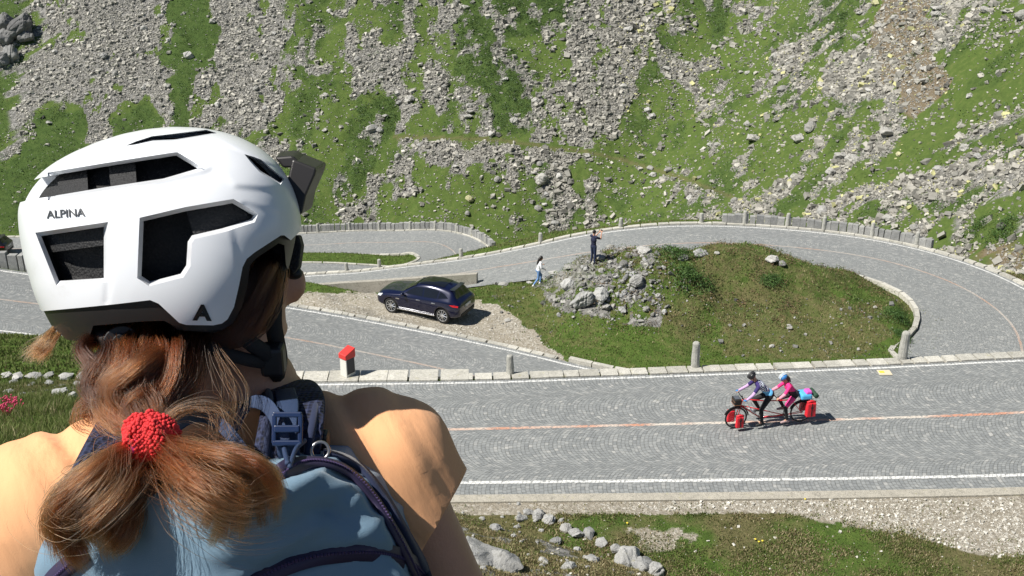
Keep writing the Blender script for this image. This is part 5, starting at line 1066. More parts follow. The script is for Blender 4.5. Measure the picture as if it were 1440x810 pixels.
r1, hp, Rm = figure((TC[0], TC[1], .008), TRZ, dict(head=(.62, 0, 1.66), neck=(.50, 0, 1.52), face=(1, .1, -.35), chest=(.36, 0, 1.38), pelvis=(.05, 0, 1.08), shl=(.47, .19, 1.44), shr=(.47, -.19, 1.44), ell=(.66, .25, 1.20), elr=(.66, -.25, 1.24), wrl=(.84, .29, 1.09), wrr=(.86, -.29, 1.11), hdl=(1, 0, -.3), hdr=(1, 0, -.3),
       hipl=(.06, .09, 1.02), hipr=(.06, -.09, 1.02), knl=(.31, .13, .62), knr=(.46, -.13, .84), anl=(.25, .14, .20), anr=(.26, -.14, .52), toel=(.38, .15, .12), toer=(.38, -.15, .42)), 'front tandem rider in black helmet, purple and blue jersey and black tights', M_skin, M_j1, M_blksh, M_dk, helmet=1)
bikehelmet(r1, hp, Rm, plain('black helmet', (.015, .015, .017), .35), plain('dark grey ribs', (.05, .05, .055), .4))
for s_, a, b_ in ((1, (.66, .25, 1.20), (.84, .29, 1.09)), (-1, (.66, -.25, 1.24), (.86, -.29, 1.11))):
    m_ = MB(); sh = (.47, .19 * s_, 1.44); mid_ = tuple(np.array(sh) * .35 + np.array(a) * .65); limb(m_, [mid_, a, b_], [.050, .047, .036]); blob('arm_sleeve', m_, M_lil, .012, 2, r1)
    m_ = MB(); m_.ell((b_[0] + .06, b_[1], b_[2] - .02), (.058, .046, .03), nu=12, nv=8); m_.build('glove', plain('blue glove', (.04, .22, .5), .7), r1, True)
M_brh = plain('dark brown hair', (.05, .022, .012), .5)
r2, hp, Rm = figure((TC[0], TC[1], .008), TRZ, dict(head=(-.36, 0, 1.52), neck=(-.46, 0, 1.38), face=(1, .15, -.3), chest=(-.55, 0, 1.22), pelvis=(-.74, 0, 1.0), shl=(-.49, .165, 1.31), shr=(-.49, -.165, 1.31), ell=(-.33, .23, 1.10), elr=(-.30, -.22, 1.12), wrl=(-.19, .25, 1.02), wrr=(-.17, -.25, 1.03), hdl=(1, 0, -.3), hdr=(1, 0, -.3),
       hipl=(-.72, .085, .95), hipr=(-.72, -.085, .95), knl=(-.45, .12, .63), knr=(-.33, -.12, .80), anl=(-.53, .13, .20), anr=(-.50, -.13, .50), toel=(-.41, .14, .13), toer=(-.38, -.14, .43)), 'rear tandem rider in blue and white helmet and bright pink jersey with dark ponytail', M_skin, M_j2, M_blksh, plain('pink grey shoes', (.42, .30, .30), .7), sleeve='long', hair=M_brh, hairlen=.12, fem=True)
bikehelmet(r2, hp, Rm, plain('blue helmet', (.05, .22, .55), .3), plain('white ribs', (.75, .78, .75), .4))
for s_, a, b_ in ((1, (-.33, .23, 1.10), (-.19, .25, 1.02)), (-1, (-.30, -.22, 1.12), (-.17, -.25, 1.03))):
    m_ = MB(); limb(m_, [a, b_], [.054, .040]); blob('arm_sleeve', m_, plain('pale pink sleeve', (.75, .30, .40), .8), .012, 2, r2)
m_ = MB(); limb(m_, [(-.66, .10, .88), (-.50, .13, .70)], [.094, .078]); blob('pink_panel', m_, plain('pink thigh panel', (.8, .05, .25), .8), .013, 2, r2)
# ------------------------------------------------------------------ the woman in the foreground, seen from behind
from mathutils.bvhtree import BVHTree
D0 = 1.05
def W(u, v, dz=0.0): return pd(u, v, D0 + dz)
PX = D0 / F                                            # metres per photo pixel at her head
def px_of(P): return proj(P[:, 0], P[:, 1], P[:, 2])
def ground_under(x, y): return float(tz(x, y)[0])
her_x, her_y = W(300, 620, 0)[0], 1.02; gz = ground_under(her_x, her_y)
HER = empty('person', (her_x, her_y, gz)); tag(HER, 'woman seen from behind in white bike helmet and peach t-shirt, brown ponytail over her back', 'person')
bpy.context.view_layer.update()
def own(o, par=None):
    """keep world coordinates while parenting"""
    par = par or HER; o.parent = par; 
    if par is HER: o.matrix_parent_inverse = Matrix.Translation(-Vector((her_x, her_y, gz)))
    return o
M_wskin = plain('fair skin', (.56, .29, .19), .5, 0, .08, 60, .15, 300)
fdir = np.array([.80, .52, -.22]); fdir /= np.linalg.norm(fdir); upv = np.array([-.02, .12, 1.0]); sdv = np.cross(upv, fdir); sdv /= np.linalg.norm(sdv); upv = np.cross(fdir, sdv); RH = np.stack([fdir, sdv, upv], 1)
HC0 = W(276, 384, .030)
hp = lambda x, y, z: HC0 + RH @ np.array([x, y, z])
b = MB(); b.ell(hp(-.01, 0, .02), (.094, .076, .10), RH, 28, 20); b.ell(hp(.035, 0, -.05), (.060, .056, .066), RH, 24, 16); b.ell(hp(.102, 0, -.012), (.018, .011, .022), RH, 12, 8)
b.ell(hp(.088, 0, -.056), (.012, .024, .010), RH, 12, 8); b.ell(hp(.074, 0, -.092), (.022, .024, .018), RH, 12, 8)
for s_ in (1, -1): b.ell(hp(0, s_ * .076, -.012), (.018, .009, .030), RH, 12, 8)
NK = W(325, 560, .045); PV = np.array([her_x + .02, her_y - .0, gz + .88]); CH = W(300, 800, .10)
limb(b, [hp(-.02, 0, -.045), NK], [.055, .056], 20); limb(b, [NK, CH, PV], [.07, .12, .13], 20)
SR = W(545, 648, .045); SL = W(64, 726, -.01); ER = W(652, 872, .10); EL = W(-10, 965, .06)
limb(b, [SL, NK * .7 + CH * .3, SR], [.048, .058, .046], 20)
WRr = ER + np.array([-.03, .21, -.10]); WLl = EL + np.array([.03, .22, -.10])
limb(b, [SR, ER, WRr], [.0405, .038, .026], 20); limb(b, [SL, EL, WLl], [.050, .040, .026], 20)
hand(b, WRr, WRr - ER, -1, (-.3, 0, -1), .45, 1.0); hand(b, WLl, WLl - EL, 1, (.3, 0, -1), .45, 1.0)
for s_ in (1, -1):
    hpj = PV + [s_ * .09, 0, -.04]; kn = np.array([PV[0] + s_ * .10, PV[1] + .03, gz + .47]); an = np.array([PV[0] + s_ * .11, PV[1] - .01, ground_under(PV[0] + s_ * .11, PV[1]) + .09]); limb(b, [hpj, kn, an], [.088, .056, .036], 20); limb(b, [an, an + [0, .12, -.05]], [.034, .028], 14)
own(blob('body', b, M_wskin, .0068, 4, None, .4))
f = MB()
for s_ in (1, -1): f.ell(hp(.088, s_ * .031, .008), (.009, .013, .007), RH, 10, 8)
own(f.build('eyes', M_blk, None, True))
# t-shirt
def cloth_mat(name, col, weave=900, rough=.85, bump=.25, var=.08, dist=.0012):
    m, t, bs = newmat(name); n = N(t); tc = n('TexCoord').outputs['Object']; f0 = n.noise(tc, 14, 4); c = n.mix(f0, tuple(x * (1 - var) for x in col), tuple(min(1, x * (1 + var)) for x in col)); n.link(c, bs.inputs['Base Color'])
    h = n.noise(tc, weave, 3); n.bump(h, bump, dist, bs)
    bs.inputs['Roughness'].default_value = rough; bs.inputs['Specular IOR Level'].default_value = .2; bs.inputs['Sheen Weight'].default_value = .15; return m
M_peach = cloth_mat('peach cotton', (.84, .43, .215))
t = MB(); limb(t, [NK * .80 + CH * .20, CH, PV + [0, 0, .06]], [.085, .136, .145], 24); limb(t, [SL, NK * .66 + CH * .34, SR], [.064, .070, .053], 24)
limb(t, [SR, SR * .45 + ER * .55], [.054, .057], 24); limb(t, [SL, SL * .55 + EL * .45], [.068, .068], 24)
limb(t, [W(190, 700, .02), W(330, 625, .05), W(455, 640, .05), W(520, 634, .045)], [.05, .044, .048, .051], 20)
t_ = M_peach.node_tree; n = N(t_); bs = t_.nodes['Principled BSDF']; ps = n('TexCoord').outputs['Object']
def dotv(vec):
    d_ = n('VectorMath', operation='DOT_PRODUCT'); n.link(ps, d_.inputs[0]); d_.inputs[1].default_value = tuple(vec); return d_.outputs['Value']
fd_ = RT * .5 - UP * .87; fp_ = RT * .87 + UP * .5; cx_ = n('CombineXYZ'); n.link(n.math('MULTIPLY', dotv(fd_), 7.0), cx_.inputs[0]); n.link(n.math('MULTIPLY', dotv(fp_), 38.0), cx_.inputs[1]); n.link(n.math('MULTIPLY', dotv(FW), 20.0), cx_.inputs[2])
wr_ = n.noise(cx_.outputs[0], 1.0, 3, .6); bp_ = n('Bump', ins={'Strength': .6, 'Distance': .005}); n.link(wr_, bp_.inputs['Height']); old = bs.inputs['Normal'].links[0].from_node; n.link(bp_.outputs[0], old.inputs['Normal'])
sh = blob('t_shirt', t, M_peach, .006, 8)
def deform(o, fn):
    me = o.data; n = len(me.vertices); co = np.empty(n * 3); me.vertices.foreach_get('co', co); co = co.reshape(-1, 3); no = np.empty(n * 3); me.vertices.foreach_get('normal', no); no = no.reshape(-1, 3)
    u, v, d = px_of(co); co = co + no * fn(u, v, d, co)[:, None]; me.vertices.foreach_set('co', co.ravel()); me.update()
def folds(u, v, d, co):
    r = 0
    for an, ln, wd, am, s in ((-60, 420, 19, .0075, 3), (-50, 500, 34, .008, 7), (-68, 300, 13, .0016, 9)):
        a = R(an); p = u * math.cos(a) - v * math.sin(a); q = u * math.sin(a) + v * math.cos(a)
        # folds run along direction p
        n_ = vnoise(q / wd + 40, p / ln + 40, s); r = r + am * .62 * (1 - (2 * n_ - 1) ** 2 * 1.9)
    right = sstep(u, 430, 480); left = 1 - sstep(u, 120, 240); return r * (right * 1.0 + left * .75 + .2) + .0035
deform(sh, folds); m_ = sh.modifiers.new('s', 'SMOOTH'); m_.factor = .5; m_.iterations = 7; bake(sh)
bm = bmesh.new(); bm.from_mesh(sh.data); pn = RT * .87 - UP * .50; pc = W(604, 748, .05)
kill = [v_ for v_ in bm.verts if np.dot(np.array(v_.co) - pc, pn) > 0 and np.dot(np.array(v_.co) - CAM, RT) / max(.1, np.dot(np.array(v_.co) - CAM, FW)) * F + 720 > 560]
geo = bmesh.ops.bisect_plane(bm, geom=[f_ for f_ in bm.faces if f_.calc_center_median().x > W(560, 700, 0)[0]] + [e_ for e_ in bm.edges if e_.verts[0].co.x > W(555, 700, 0)[0]] + [v_ for v_ in bm.verts if v_.co.x > W(555, 700, 0)[0]], plane_co=Vector(pc), plane_no=Vector(pn), clear_outer=True)
bm.to_mesh(sh.data); bm.free(); 
def seam_on(o, pco, pno, keep, r_, nm, mat):
    b2 = bmesh.new(); b2.from_mesh(o.data); res = bmesh.ops.bisect_plane(b2, geom=b2.verts[:] + b2.edges[:] + b2.faces[:], plane_co=Vector(pco), plane_no=Vector(pno)); ed = [e_ for e_ in res['geom_cut'] if isinstance(e_, bmesh.types.BMEdge) and keep(np.array((e_.verts[0].co + e_.verts[1].co) / 2))]
    adj = {}
    for e_ in ed:
        for a_, c_ in ((e_.verts[0], e_.verts[1]), (e_.verts[1], e_.verts[0])): adj.setdefault(a_.index, []).append(c_.index)
        for v_ in e_.verts: pass
    b2.verts.index_update(); adj = {}; pos = {}
    for e_ in ed:
        i_, j_ = e_.verts[0].index, e_.verts[1].index; adj.setdefault(i_, []).append(j_); adj.setdefault(j_, []).append(i_)
        for v_ in e_.verts: pos[v_.index] = np.array(v_.co + v_.normal * (r_ * .3))
    best = []; seen = set()
    for s0 in sorted(adj, key=lambda k: len(adj[k])):
        if s0 in seen: continue
        ch = [s0]; seen.add(s0)
        while True:
            nx = [q for q in adj[ch[-1]] if q not in seen]
            if not nx: break
            ch.append(nx[0]); seen.add(nx[0])
        if len(ch) > len(best): best = ch
    b2.free(); P_ = np.array([pos[i_] for i_ in best]); P_, _ = resample(P_, .004) if False else (P_[::2], 0); P_ = smooth_line(P_, 2); m2 = MB(); m2.tube(P_, r_, 6); ob = m2.build(nm, mat, None, True); return ob
M_seam = plain('peach thread', (.50, .24, .11), .9)
SEAMS = [seam_on(sh, pc - pn * .020, pn, lambda c_: c_[0] > W(560, 700, 0)[0], .0011, 'hem_stitching', M_seam), seam_on(sh, W(497, 640, .03), RT * .93 + UP * .20 - FW * .25, lambda c_: c_[0] > W(440, 700, 0)[0] and c_[2] > W(500, 790, .05)[2], .0012, 'shoulder_seam', M_seam)]
for q_ in SEAMS[1:]: bpy.data.objects.remove(q_)
SEAMS[0].parent = sh
so_ = sh.modifiers.new('t', 'SOLIDIFY'); so_.thickness = .0022; so_.offset = 1; bake(sh); own(sh)
hemP = []
for e_ in sh.data.edges: pass
hem = MB()
def ringtube(c, ax, r, rt, n=40):
    ax = ax / np.linalg.norm(ax); a = np.cross(ax, [0, 0, 1.0]); a /= np.linalg.norm(a); bb = np.cross(ax, a); P = [c + r * (a * math.cos(t_) + bb * math.sin(t_)) for t_ in np.linspace(0, 2 * math.pi, n)]; hem.tube(P, rt, 6, False)
# shorts and shoes (below the picture)
t = MB(); t.ell(PV - [0, 0, .02], (.165, .135, .14), None, 24, 16)
for s_ in (1, -1): limb(t, [PV + [s_ * .09, 0, -.04], np.array([PV[0] + s_ * .10, PV[1] + .03, gz + .55])], [.105, .075], 20)
own(blob('shorts', t, plain('dark shorts', (.02, .022, .03), .85), .009, 4))
for s_ in (1, -1):
    an = np.array([PV[0] + s_ * .11, PV[1] - .01, ground_under(PV[0] + s_ * .11, PV[1]) + .06]); t = MB(); limb(t, [an + [0, -.03, -.02], an + [0, .06, -.02], an + [0, .15, -.03]], [.042, .044, .036], 16); limb(t, [an, an + [0, 0, .03]], [.045, .045], 14); own(blob('shoe', t, plain('grey shoe', (.15, .15, .16), .8), .009, 3))

# ---- helmet
HCX, HCY = 226.0, 336.0; HZ = .118; HP = 2.45
OUT = [(25, 292), (26, 318), (31, 350), (41, 390), (58, 436), (88, 485), (130, 520), (190, 538), (255, 535), (320, 510), (370, 462), (402, 405), (418, 355), (424, 322), (421, 292), (410, 260), (390, 229), (365, 208), (334, 192), (300, 183), (262, 179), (225, 180), (190, 185), (155, 194), (120, 207), (90, 221), (66, 236), (50, 250), (36, 268)]
_oa = np.array([math.atan2(y - HCY, x - HCX) for x, y in OUT]); _or = np.array([math.hypot(x - HCX, y - HCY) for x, y in OUT]); _k = np.argsort(_oa); _oa, _or = _oa[_k], _or[_k]
_oa = np.r_[_oa[-1] - 2 * math.pi, _oa, _oa[0] + 2 * math.pi]; _or = np.r_[_or[-1], _or, _or[0]]
_tt = np.linspace(-math.pi, math.pi, 721); _rr = np.interp(_tt, _oa, _or); _ks = np.exp(-np.linspace(-2, 2, 25) ** 2); _ks /= _ks.sum(); _rr = np.convolve(np.r_[_rr[-13:-1], _rr, _rr[1:13]], _ks, 'valid')
def orad(a): return np.interp(a, _tt, _rr)
def zsurf(u, v, s=1.0):
    u = np.asarray(u, float); v = np.asarray(v, float); r = np.hypot(u - HCX, v - HCY) / (orad(np.arctan2(v - HCY, u - HCX)) * s); r = np.clip(r, 0, .9995)
    z = HZ * s * (1 - r ** HP) ** (1 / HP)
    return -z
def crease(u, v):
    """moulded steps of the shell, in metres outward"""
    def side(P, w_):                                   # signed distance to a polyline, + above it
        best = np.full(np.shape(u), 1e9); sg = np.zeros(np.shape(u))
        for (x1, y1), (x2, y2) in zip(P[:-1], P[1:]):
            dx, dy = x2 - x1, y2 - y1; t_ = np.clip(((u - x1) * dx + (v - y1) * dy) / (dx * dx + dy * dy), 0, 1); ex = u - x1 - t_ * dx; ey = v - y1 - t_ * dy; d = np.hypot(ex, ey); m = d < best; best = np.where(m, d, best); sg = np.where(m, np.sign(dx * ey - dy * ex) * d, sg)
        return -sg, best
    a, da = side([(60, 300), (170, 272), (285, 243), (300, 236), (330, 262), (400, 268)], 6); r = .0022 * sstep(a, -5, 5) * sstep(u, 40, 80)
    a, da = side([(120, 222), (210, 203), (240, 205), (300, 196), (360, 222)], 6); r = r + .0028 * sstep(a, -3, 3)
    a, da = side([(150, 318), (152, 400), (150, 425)], 4); r = r - .0012 * np.exp(-(da / 4) ** 2)
    a, da = side([(340, 405), (322, 300), (345, 285), (395, 300)], 6); r = r + .0012 * sstep(a, -4, 4)
    return r
def solid(s, sub=(200, 90), shift=0.0, cz=.0, crs=False):
    nt_, nr_ = sub; V = []; th = np.linspace(-math.pi, math.pi, nt_, endpoint=False); ph = np.linspace(0, math.pi, nr_ + 1)[1:-1]
    for p_ in ph:
        rho = math.sin(p_) ** .9; z = HZ * s * (1 - min(1, rho) ** HP) ** (1 / HP) * (1 if p_ < math.pi / 2 else -1)
        rr = orad(th) * s * rho; u = HCX + rr * np.cos(th); v = HCY + rr * np.sin(th); zz = np.full(nt_, -z)
        if crs and z > 0: zz = zz - crease(u, v)
        V.append(np.stack([u, v, zz], 1))
    V = np.vstack(V); P = CAM + (FW + (V[:, :1] - 720) / F * RT + (405 - V[:, 1:2]) / F * UP) * (D0 + V[:, 2:3])
    n = len(ph); Fc = [(i * nt_ + k, i * nt_ + (k + 1) % nt_, (i + 1) * nt_ + (k + 1) % nt_, (i + 1) * nt_ + k) for i in range(n - 1) for k in range(nt_)]
    a = W(HCX, HCY, -HZ * s - (float(crease(np.array([HCX]), np.array([HCY]))[0]) if crs else 0)); c_ = W(HCX, HCY, HZ * s); P = np.vstack([P, a, c_]); L_ = n * nt_
    Fc += [(L_, (k + 1) % nt_, k) for k in range(nt_)] + [(L_ + 1, (n - 1) * nt_ + k, (n - 1) * nt_ + (k + 1) % nt_) for k in range(nt_)]
    return MB().add(P, Fc)
def dens(P, st=9, closed=True):
    out = []; n = len(P)
    for i in range(n if closed else n - 1):
        a = np.array(P[i], float); c_ = np.array(P[(i + 1) % n], float); k = max(1, int(np.hypot(*(c_ - a)) / st)); out += [a + (c_ - a) * j / k for j in range(k)]
    return np.array(out)
def grow(P, e):
    n = len(P); Q = []; ar = sum(P[i][0] * P[(i + 1) % n][1] - P[(i + 1) % n][0] * P[i][1] for i in range(n)); sg = 1 if ar > 0 else -1
    for i in range(n):
        a, b_, c_ = [np.array(P[(i + k) % n], float) for k in (-1, 0, 1)]; d1 = (b_ - a) / np.linalg.norm(b_ - a); d2 = (c_ - b_) / np.linalg.norm(c_ - b_); n1 = np.array([d1[1], -d1[0]]) * sg; n2 = np.array([d2[1], -d2[0]]) * sg; m_ = n1 + n2; m_ /= np.linalg.norm(m_); k = min(2.0, 1 / max(.3, np.dot(m_, n1))); Q.append(b_ + m_ * e * k)
    return np.array(Q)
def rings(Rg):
    mb = MB(); n = len(Rg[0]); V = np.vstack(Rg); Fc = []
    for k in range(len(Rg) - 1): Fc += [(k * n + i, k * n + (i + 1) % n, (k + 1) * n + (i + 1) % n, (k + 1) * n + i) for i in range(n)]
    Fc += [tuple(range(n - 1, -1, -1)), tuple((len(Rg) - 1) * n + i for i in range(n))]
    me_ = mb.add(V, Fc).build('cut', M_blk, fix=True); bm = bmesh.new(); bm.from_mesh(me_.data); bmesh.ops.triangulate(bm, faces=[f_ for f_ in bm.faces if len(f_.verts) > 4], ngon_method='EAR_CLIP'); bmesh.ops.recalc_face_normals(bm, faces=bm.faces); bm.to_mesh(me_.data); bm.free(); return me_
def lay(P, off): return np.array([W(u, v, float(zsurf(u, v)) + off) for u, v in P])
def vent_cutter(P, e=6.0, depth=.011):
    Q = dens(P); G = grow(list(map(tuple, Q)), e); return rings([lay(G, -.03), lay(G, -.0008), lay(Q, depth), lay(Q, .045)])
def boolean(o, c_, op='DIFFERENCE', keep=False):
    m_ = o.modifiers.new('b', 'BOOLEAN'); m_.object = c_; m_.operation = op; m_.solver = 'EXACT'; bake(o)
    if not keep: bpy.data.objects.remove(c_)
def through(P, a=-.25, b_=.25): Q = dens(P, 40); return rings([np.array([W(u, v, a) for u, v in Q]), np.array([W(u, v, b_) for u, v in Q])])
def sharp(o, ang=32): o.data.polygons.foreach_set('use_smooth', np.full(len(o.data.polygons), True)); o.data.set_sharp_from_angle(angle=R(ang))
m, t_, bs = newmat('white helmet shell'); n = N(t_); tc = n('TexCoord').outputs['Object']; f1 = n('MapRange', ins={'From Min': .60, 'From Max': .80}); n.link(n.noise(tc, 22, 5, .7), f1.inputs[0])
n.link(n.mix(n.math('MULTIPLY', f1.outputs[0], .34), (.80, .82, .85), (.60, .58, .55)), bs.inputs['Base Color']); bs.inputs['Roughness'].default_value = .32; bs.inputs['Coat Weight'].default_value = .25; bs.inputs['Coat Roughness'].default_value = .15; n.bump(n.noise(tc, 500, 2), .03, .001, bs); M_shell = m
m, t_, bs = newmat('black foam'); n = N(t_); tc = n('TexCoord').outputs['Object']; vo = n('TexVoronoi', ins={'Scale': 420.0}); n.link(tc, vo.inputs['Vector']); n.link(n.ramp(vo.outputs['Distance'], [(0, (.020, .020, .021)), (1, (.008, .008, .009))]), bs.inputs['Base Color']); bs.inputs['Roughness'].default_value = .75; n.bump(vo.outputs['Distance'], .5, .002, bs); M_foam = m
M_bband = plain('matt black helmet band', (.018, .016, .016), .45)
RIM = [(-40, 440), (40, 439), (66, 437), (110, 433), (160, 428), (211, 422), (223, 427), (252, 454), (262, 457), (300, 457.5), (312, 455), (320, 449), (329, 432), (336, 402), (341, 376), (347, 364), (358, 355), (395, 331), (400, 331), (409, 338), (421, 326), (470, 315), (470, 620), (-40, 620)]
shell = solid(1.0, (260, 120), crs=True).build('helmet', M_shell, None, True)
boolean(shell, solid(.905, (140, 60)).build('cut', M_blk))
boolean(shell, through(RIM))
VENTS = [([(72, 247), (150, 234), (240, 220), (248, 219), (278, 237), (230, 251), (150, 263), (72, 276)], 5), ([(58, 332), (146, 319), (146, 391), (83, 395)], 6), ([(202, 311), (262, 297), (327, 286), (356, 303), (354, 308), (313, 321), (270, 331), (264, 340), (262, 373), (254, 385), (211, 396), (199, 388)], 6),
         ([(180, 204), (214, 197), (246, 196), (302, 187), (290, 184), (240, 190), (214, 193)], 1.5), ([(347, 219), (366, 226), (397, 252), (394, 257), (366, 240)], 2)]
for P, e in VENTS: boolean(shell, vent_cutter(P, e))
boolean(shell, through([(10, 289), (20, 262), (58, 249.5), (78, 246), (78, 275.5), (48, 279.5)], -.25, .04))
sharp(shell, 30)
own(shell)
# foam liner with ribs between its channels
foam = solid(.895, (160, 70)).build('foam_liner', M_foam, None, True)
rimf = [(x, y + 9) if y < 500 else (x, y) for x, y in RIM]; rimf = [(x - (7 if 320 < x < 400 and y < 460 else 0), y) for x, y in rimf]
boolean(foam, through([(-40, 452), (66, 446), (210, 434), (250, 464), (300, 468), (322, 462), (327, 440), (330, 404), (334, 374), (342, 358), (390, 325), (470, 325), (470, 620), (-40, 620)]))
for P in ([(40, 250), (62, 249), (76, 272), (56, 276), (40, 282)], [(122, 236), (152, 231), (156, 264), (124, 270)], [(190, 225), (250, 218), (285, 238), (232, 252), (192, 258)], [(72, 355), (146, 345), (146, 392), (86, 396)], [(204, 312), (262, 298), (272, 330), (262, 372), (254, 385), (211, 396), (199, 388)]):
    Q = dens(P); boolean(foam, rings([lay(Q, -.02), lay(Q, .035)]))
sharp(foam, 30); own(foam)
for P, nm in (([(44, 430), (66, 436), (112, 432), (212, 421), (256, 455), (252, 461), (230, 451), (200, 452), (165, 455), (131, 458), (127, 470), (119, 481), (94, 478), (79, 464), (60, 452)], 'rear_band'),):
    bd = solid(.985, (200, 90)).build(nm, M_bband, None, True); boolean(bd, solid(.86, (100, 50)).build('cut', M_blk)); boolean(bd, through(P, -.25, .03), 'INTERSECT'); sharp(bd, 30); own(bd)
# ear lining visible inside the side cut-out
ln = solid(.965, (200, 90)).build('ear_lining', M_bband, None, True); boolean(ln, solid(.86, (100, 50)).build('cut', M_blk))
boolean(ln, through([(250, 452), (262, 455), (300, 455), (318, 447), (327, 430), (334, 400), (339, 374), (346, 361), (395, 328), (412, 334), (424, 318), (424, 350), (418, 378), (408, 386), (402, 372), (400, 345), (392, 342), (362, 362), (352, 372), (348, 402), (340, 432), (328, 455), (312, 464), (258, 465)], -.25, .1), 'INTERSECT'); sharp(ln, 30); own(ln)
# retention dial and cradle
m_ = MB(); dc = W(172, 484, -.075); dr = (CAM - dc) / np.linalg.norm(CAM - dc); m_.tube([dc - dr * .012, dc + dr * .008], .0165, 24); m_.tube([dc + dr * .008, dc + dr * .012], .0095, 24); dial = own(m_.build('fit_dial', M_bband, None, False, .001))
m_ = MB(); P = np.array([W(132, 466, -.055), W(150, 476, -.068), W(172, 484, -.070), W(200, 480, -.066), W(235, 468, -.055), W(262, 462, -.04)]); m_.tube(catmull(P, .004), .010, 8); m_.tube([W(134, 462, -.05), W(150, 495, -.055), W(158, 500, -.05)], .006, 8); own(m_.build('fit_cradle', M_bband, None, True))
# visor
def vprism(P, a, b_, du=0, dv=0, name='visor', mat=None):
    V = [W(x, y, a) for x, y in P] + [W(x + du, y + dv, b_) for x, y in P]; nn = len(P); return MB().add(V, [tuple(range(nn - 1, -1, -1)), tuple(range(nn, 2 * nn))] + [(i, (i + 1) % nn, nn + (i + 1) % nn, nn + i) for i in range(nn)]).build(name, mat or M_bband, None, False, .002)
vz = vprism([(411, 224), (420, 227), (445, 237), (443, 246), (430, 276), (425, 300), (419, 304), (412, 302), (402, 291), (400, 268), (406, 246)], -.012, .10, 14, -8); own(vz)
vz = vprism([(386, 221), (411, 219), (420, 226), (411, 236), (398, 236)], -.004, .09, 8, -8, 'visor_arm'); own(vz)
# inner side of the shell brim beyond the face
vz = vprism([(398, 334), (420, 330), (424, 345), (420, 376), (412, 386), (404, 378), (396, 350)], .02, .08, 4, 0, 'brow_pad', M_foam); own(vz)
# lettering on the shell
def wrap_text(nm, body, size, u0, v0, rot, mat, sx=1.0, bold=0.0, th=.0005, off=.0009):
    o = text(nm, body, 1.0, mat, None, Matrix.Identity(4), .25, bold); me = o.data; bm = bmesh.new(); bm.from_mesh(me); bmesh.ops.triangulate(bm, faces=bm.faces); bm.to_mesh(me); bm.free()
    nv = len(me.vertices); co = np.empty(nv * 3); me.vertices.foreach_get('co', co); co = co.reshape(-1, 3); x = co[:, 0] * size * sx; y = co[:, 1] * size; a = R(rot); u = u0 + x * math.cos(a) - y * math.sin(a) * -1 * -1; v = v0 - (x * math.sin(a) + y * math.cos(a)); z = zsurf(u, v) - crease(u, v) - off - np.where(co[:, 2] > 0, th, 0)
    P = CAM + (FW + ((u - 720) / F)[:, None] * RT + ((405 - v) / F)[:, None] * UP) * (D0 + z)[:, None]; me.vertices.foreach_set('co', P.ravel()); me.update(); o.matrix_local = Matrix.Identity(4); return o
M_ink = plain('dark grey lettering', (.05, .055, .06), .5); M_inkb = plain('black lettering', (.008, .008, .009), .4)
own(wrap_text('lettering', 'ALPINA', 15.5, 92, 300.5, 4, M_ink, 1.02, .012)); own(wrap_text('letter_mark', 'A', 29, 284.5, 441, -2, M_inkb, 1.15, .05))
# chin strap
m_ = MB()
for P, r_ in (([(395, 345, -.02), (388, 400, -.03), (384, 450, -.035), (392, 500, -.01), (388, 528, .01)], .0085), ([(330, 455, -.06), (350, 480, -.055), (378, 500, -.035), (390, 515, -.01)], .0075), ([(262, 462, -.05), (300, 490, -.062), (345, 505, -.055), (382, 512, -.02)], .006)):
    m_.tube(catmull(np.array([W(*p_) for p_ in P]), .006), r_, 8)
own(m_.build('chin_strap', plain('black webbing', (.012, .012, .014), .8, 0, .1, 40, .3, 900), None, True))
m_ = MB(); m_.box(W(384, 505, -.03), (.022, .02, .03)); own(m_.build('strap_buckle', M_bband, None, False, .004))

# ---- backpack
M_pack = cloth_mat('grey blue pack cloth', (.175, .275, .365), 1300, .8, .45, .08, .0010); M_packd = cloth_mat('navy pack cloth', (.020, .028, .065), 1100, .8, .3); M_zip = plain('purple navy zip tape', (.030, .022, .060), .6, 0, .1, 60); M_web = plain('navy webbing', (.022, .045, .11), .6, 0, .15, 60, .4, 1400)
hull = [(170, 655, 0), (300, 640, 0), (450, 622, 0), (500, 620, .01), (535, 655, .02), (120, 705, -.165), (250, 680, -.20), (380, 662, -.20), (440, 650, -.16), (495, 672, -.12), (530, 720, -.12), (58, 775, -.14), (66, 750, .0), (600, 790, .03), (585, 800, -.105), (46, 1000, -.08), (46, 1000, .1), (650, 1000, .1), (640, 1000, -.05), (80, 1200, 0.02), (620, 1200, .02), (80, 1200, .18), (620, 1200, .18), (300, 900, -.20)]
bm = bmesh.new()
for p_ in hull: bm.verts.new(W(*p_))
bmesh.ops.convex_hull(bm, input=bm.verts); bmesh.ops.delete(bm, geom=[v_ for v_ in bm.verts if not v_.link_faces], context='VERTS'); me = bpy.data.meshes.new('pack_body'); bm.to_mesh(me); bm.free(); me.materials.append(M_pack)
pk = link(bpy.data.objects.new('pack_body', me)); m_ = pk.modifiers.new('r', 'REMESH'); m_.mode = 'VOXEL'; m_.voxel_size = .0055; m_.use_smooth_shade = True; m_ = pk.modifiers.new('s', 'SMOOTH'); m_.factor = .6; m_.iterations = 26; bake(pk)
PACK = empty('backpack', tuple(W(320, 1200, .1))); tag(PACK, 'grey blue hiking backpack with purple zips worn by the woman', 'backpack'); bpy.context.view_layer.update()
def packed(o, par=None): o.parent = par or PACK; o.matrix_parent_inverse = PACK.matrix_world.inverted(); return o
ZM = [(392, 668), (408, 657), (440, 652), (470, 656), (497, 672), (525, 704), (548, 742), (572, 786), (600, 850)]
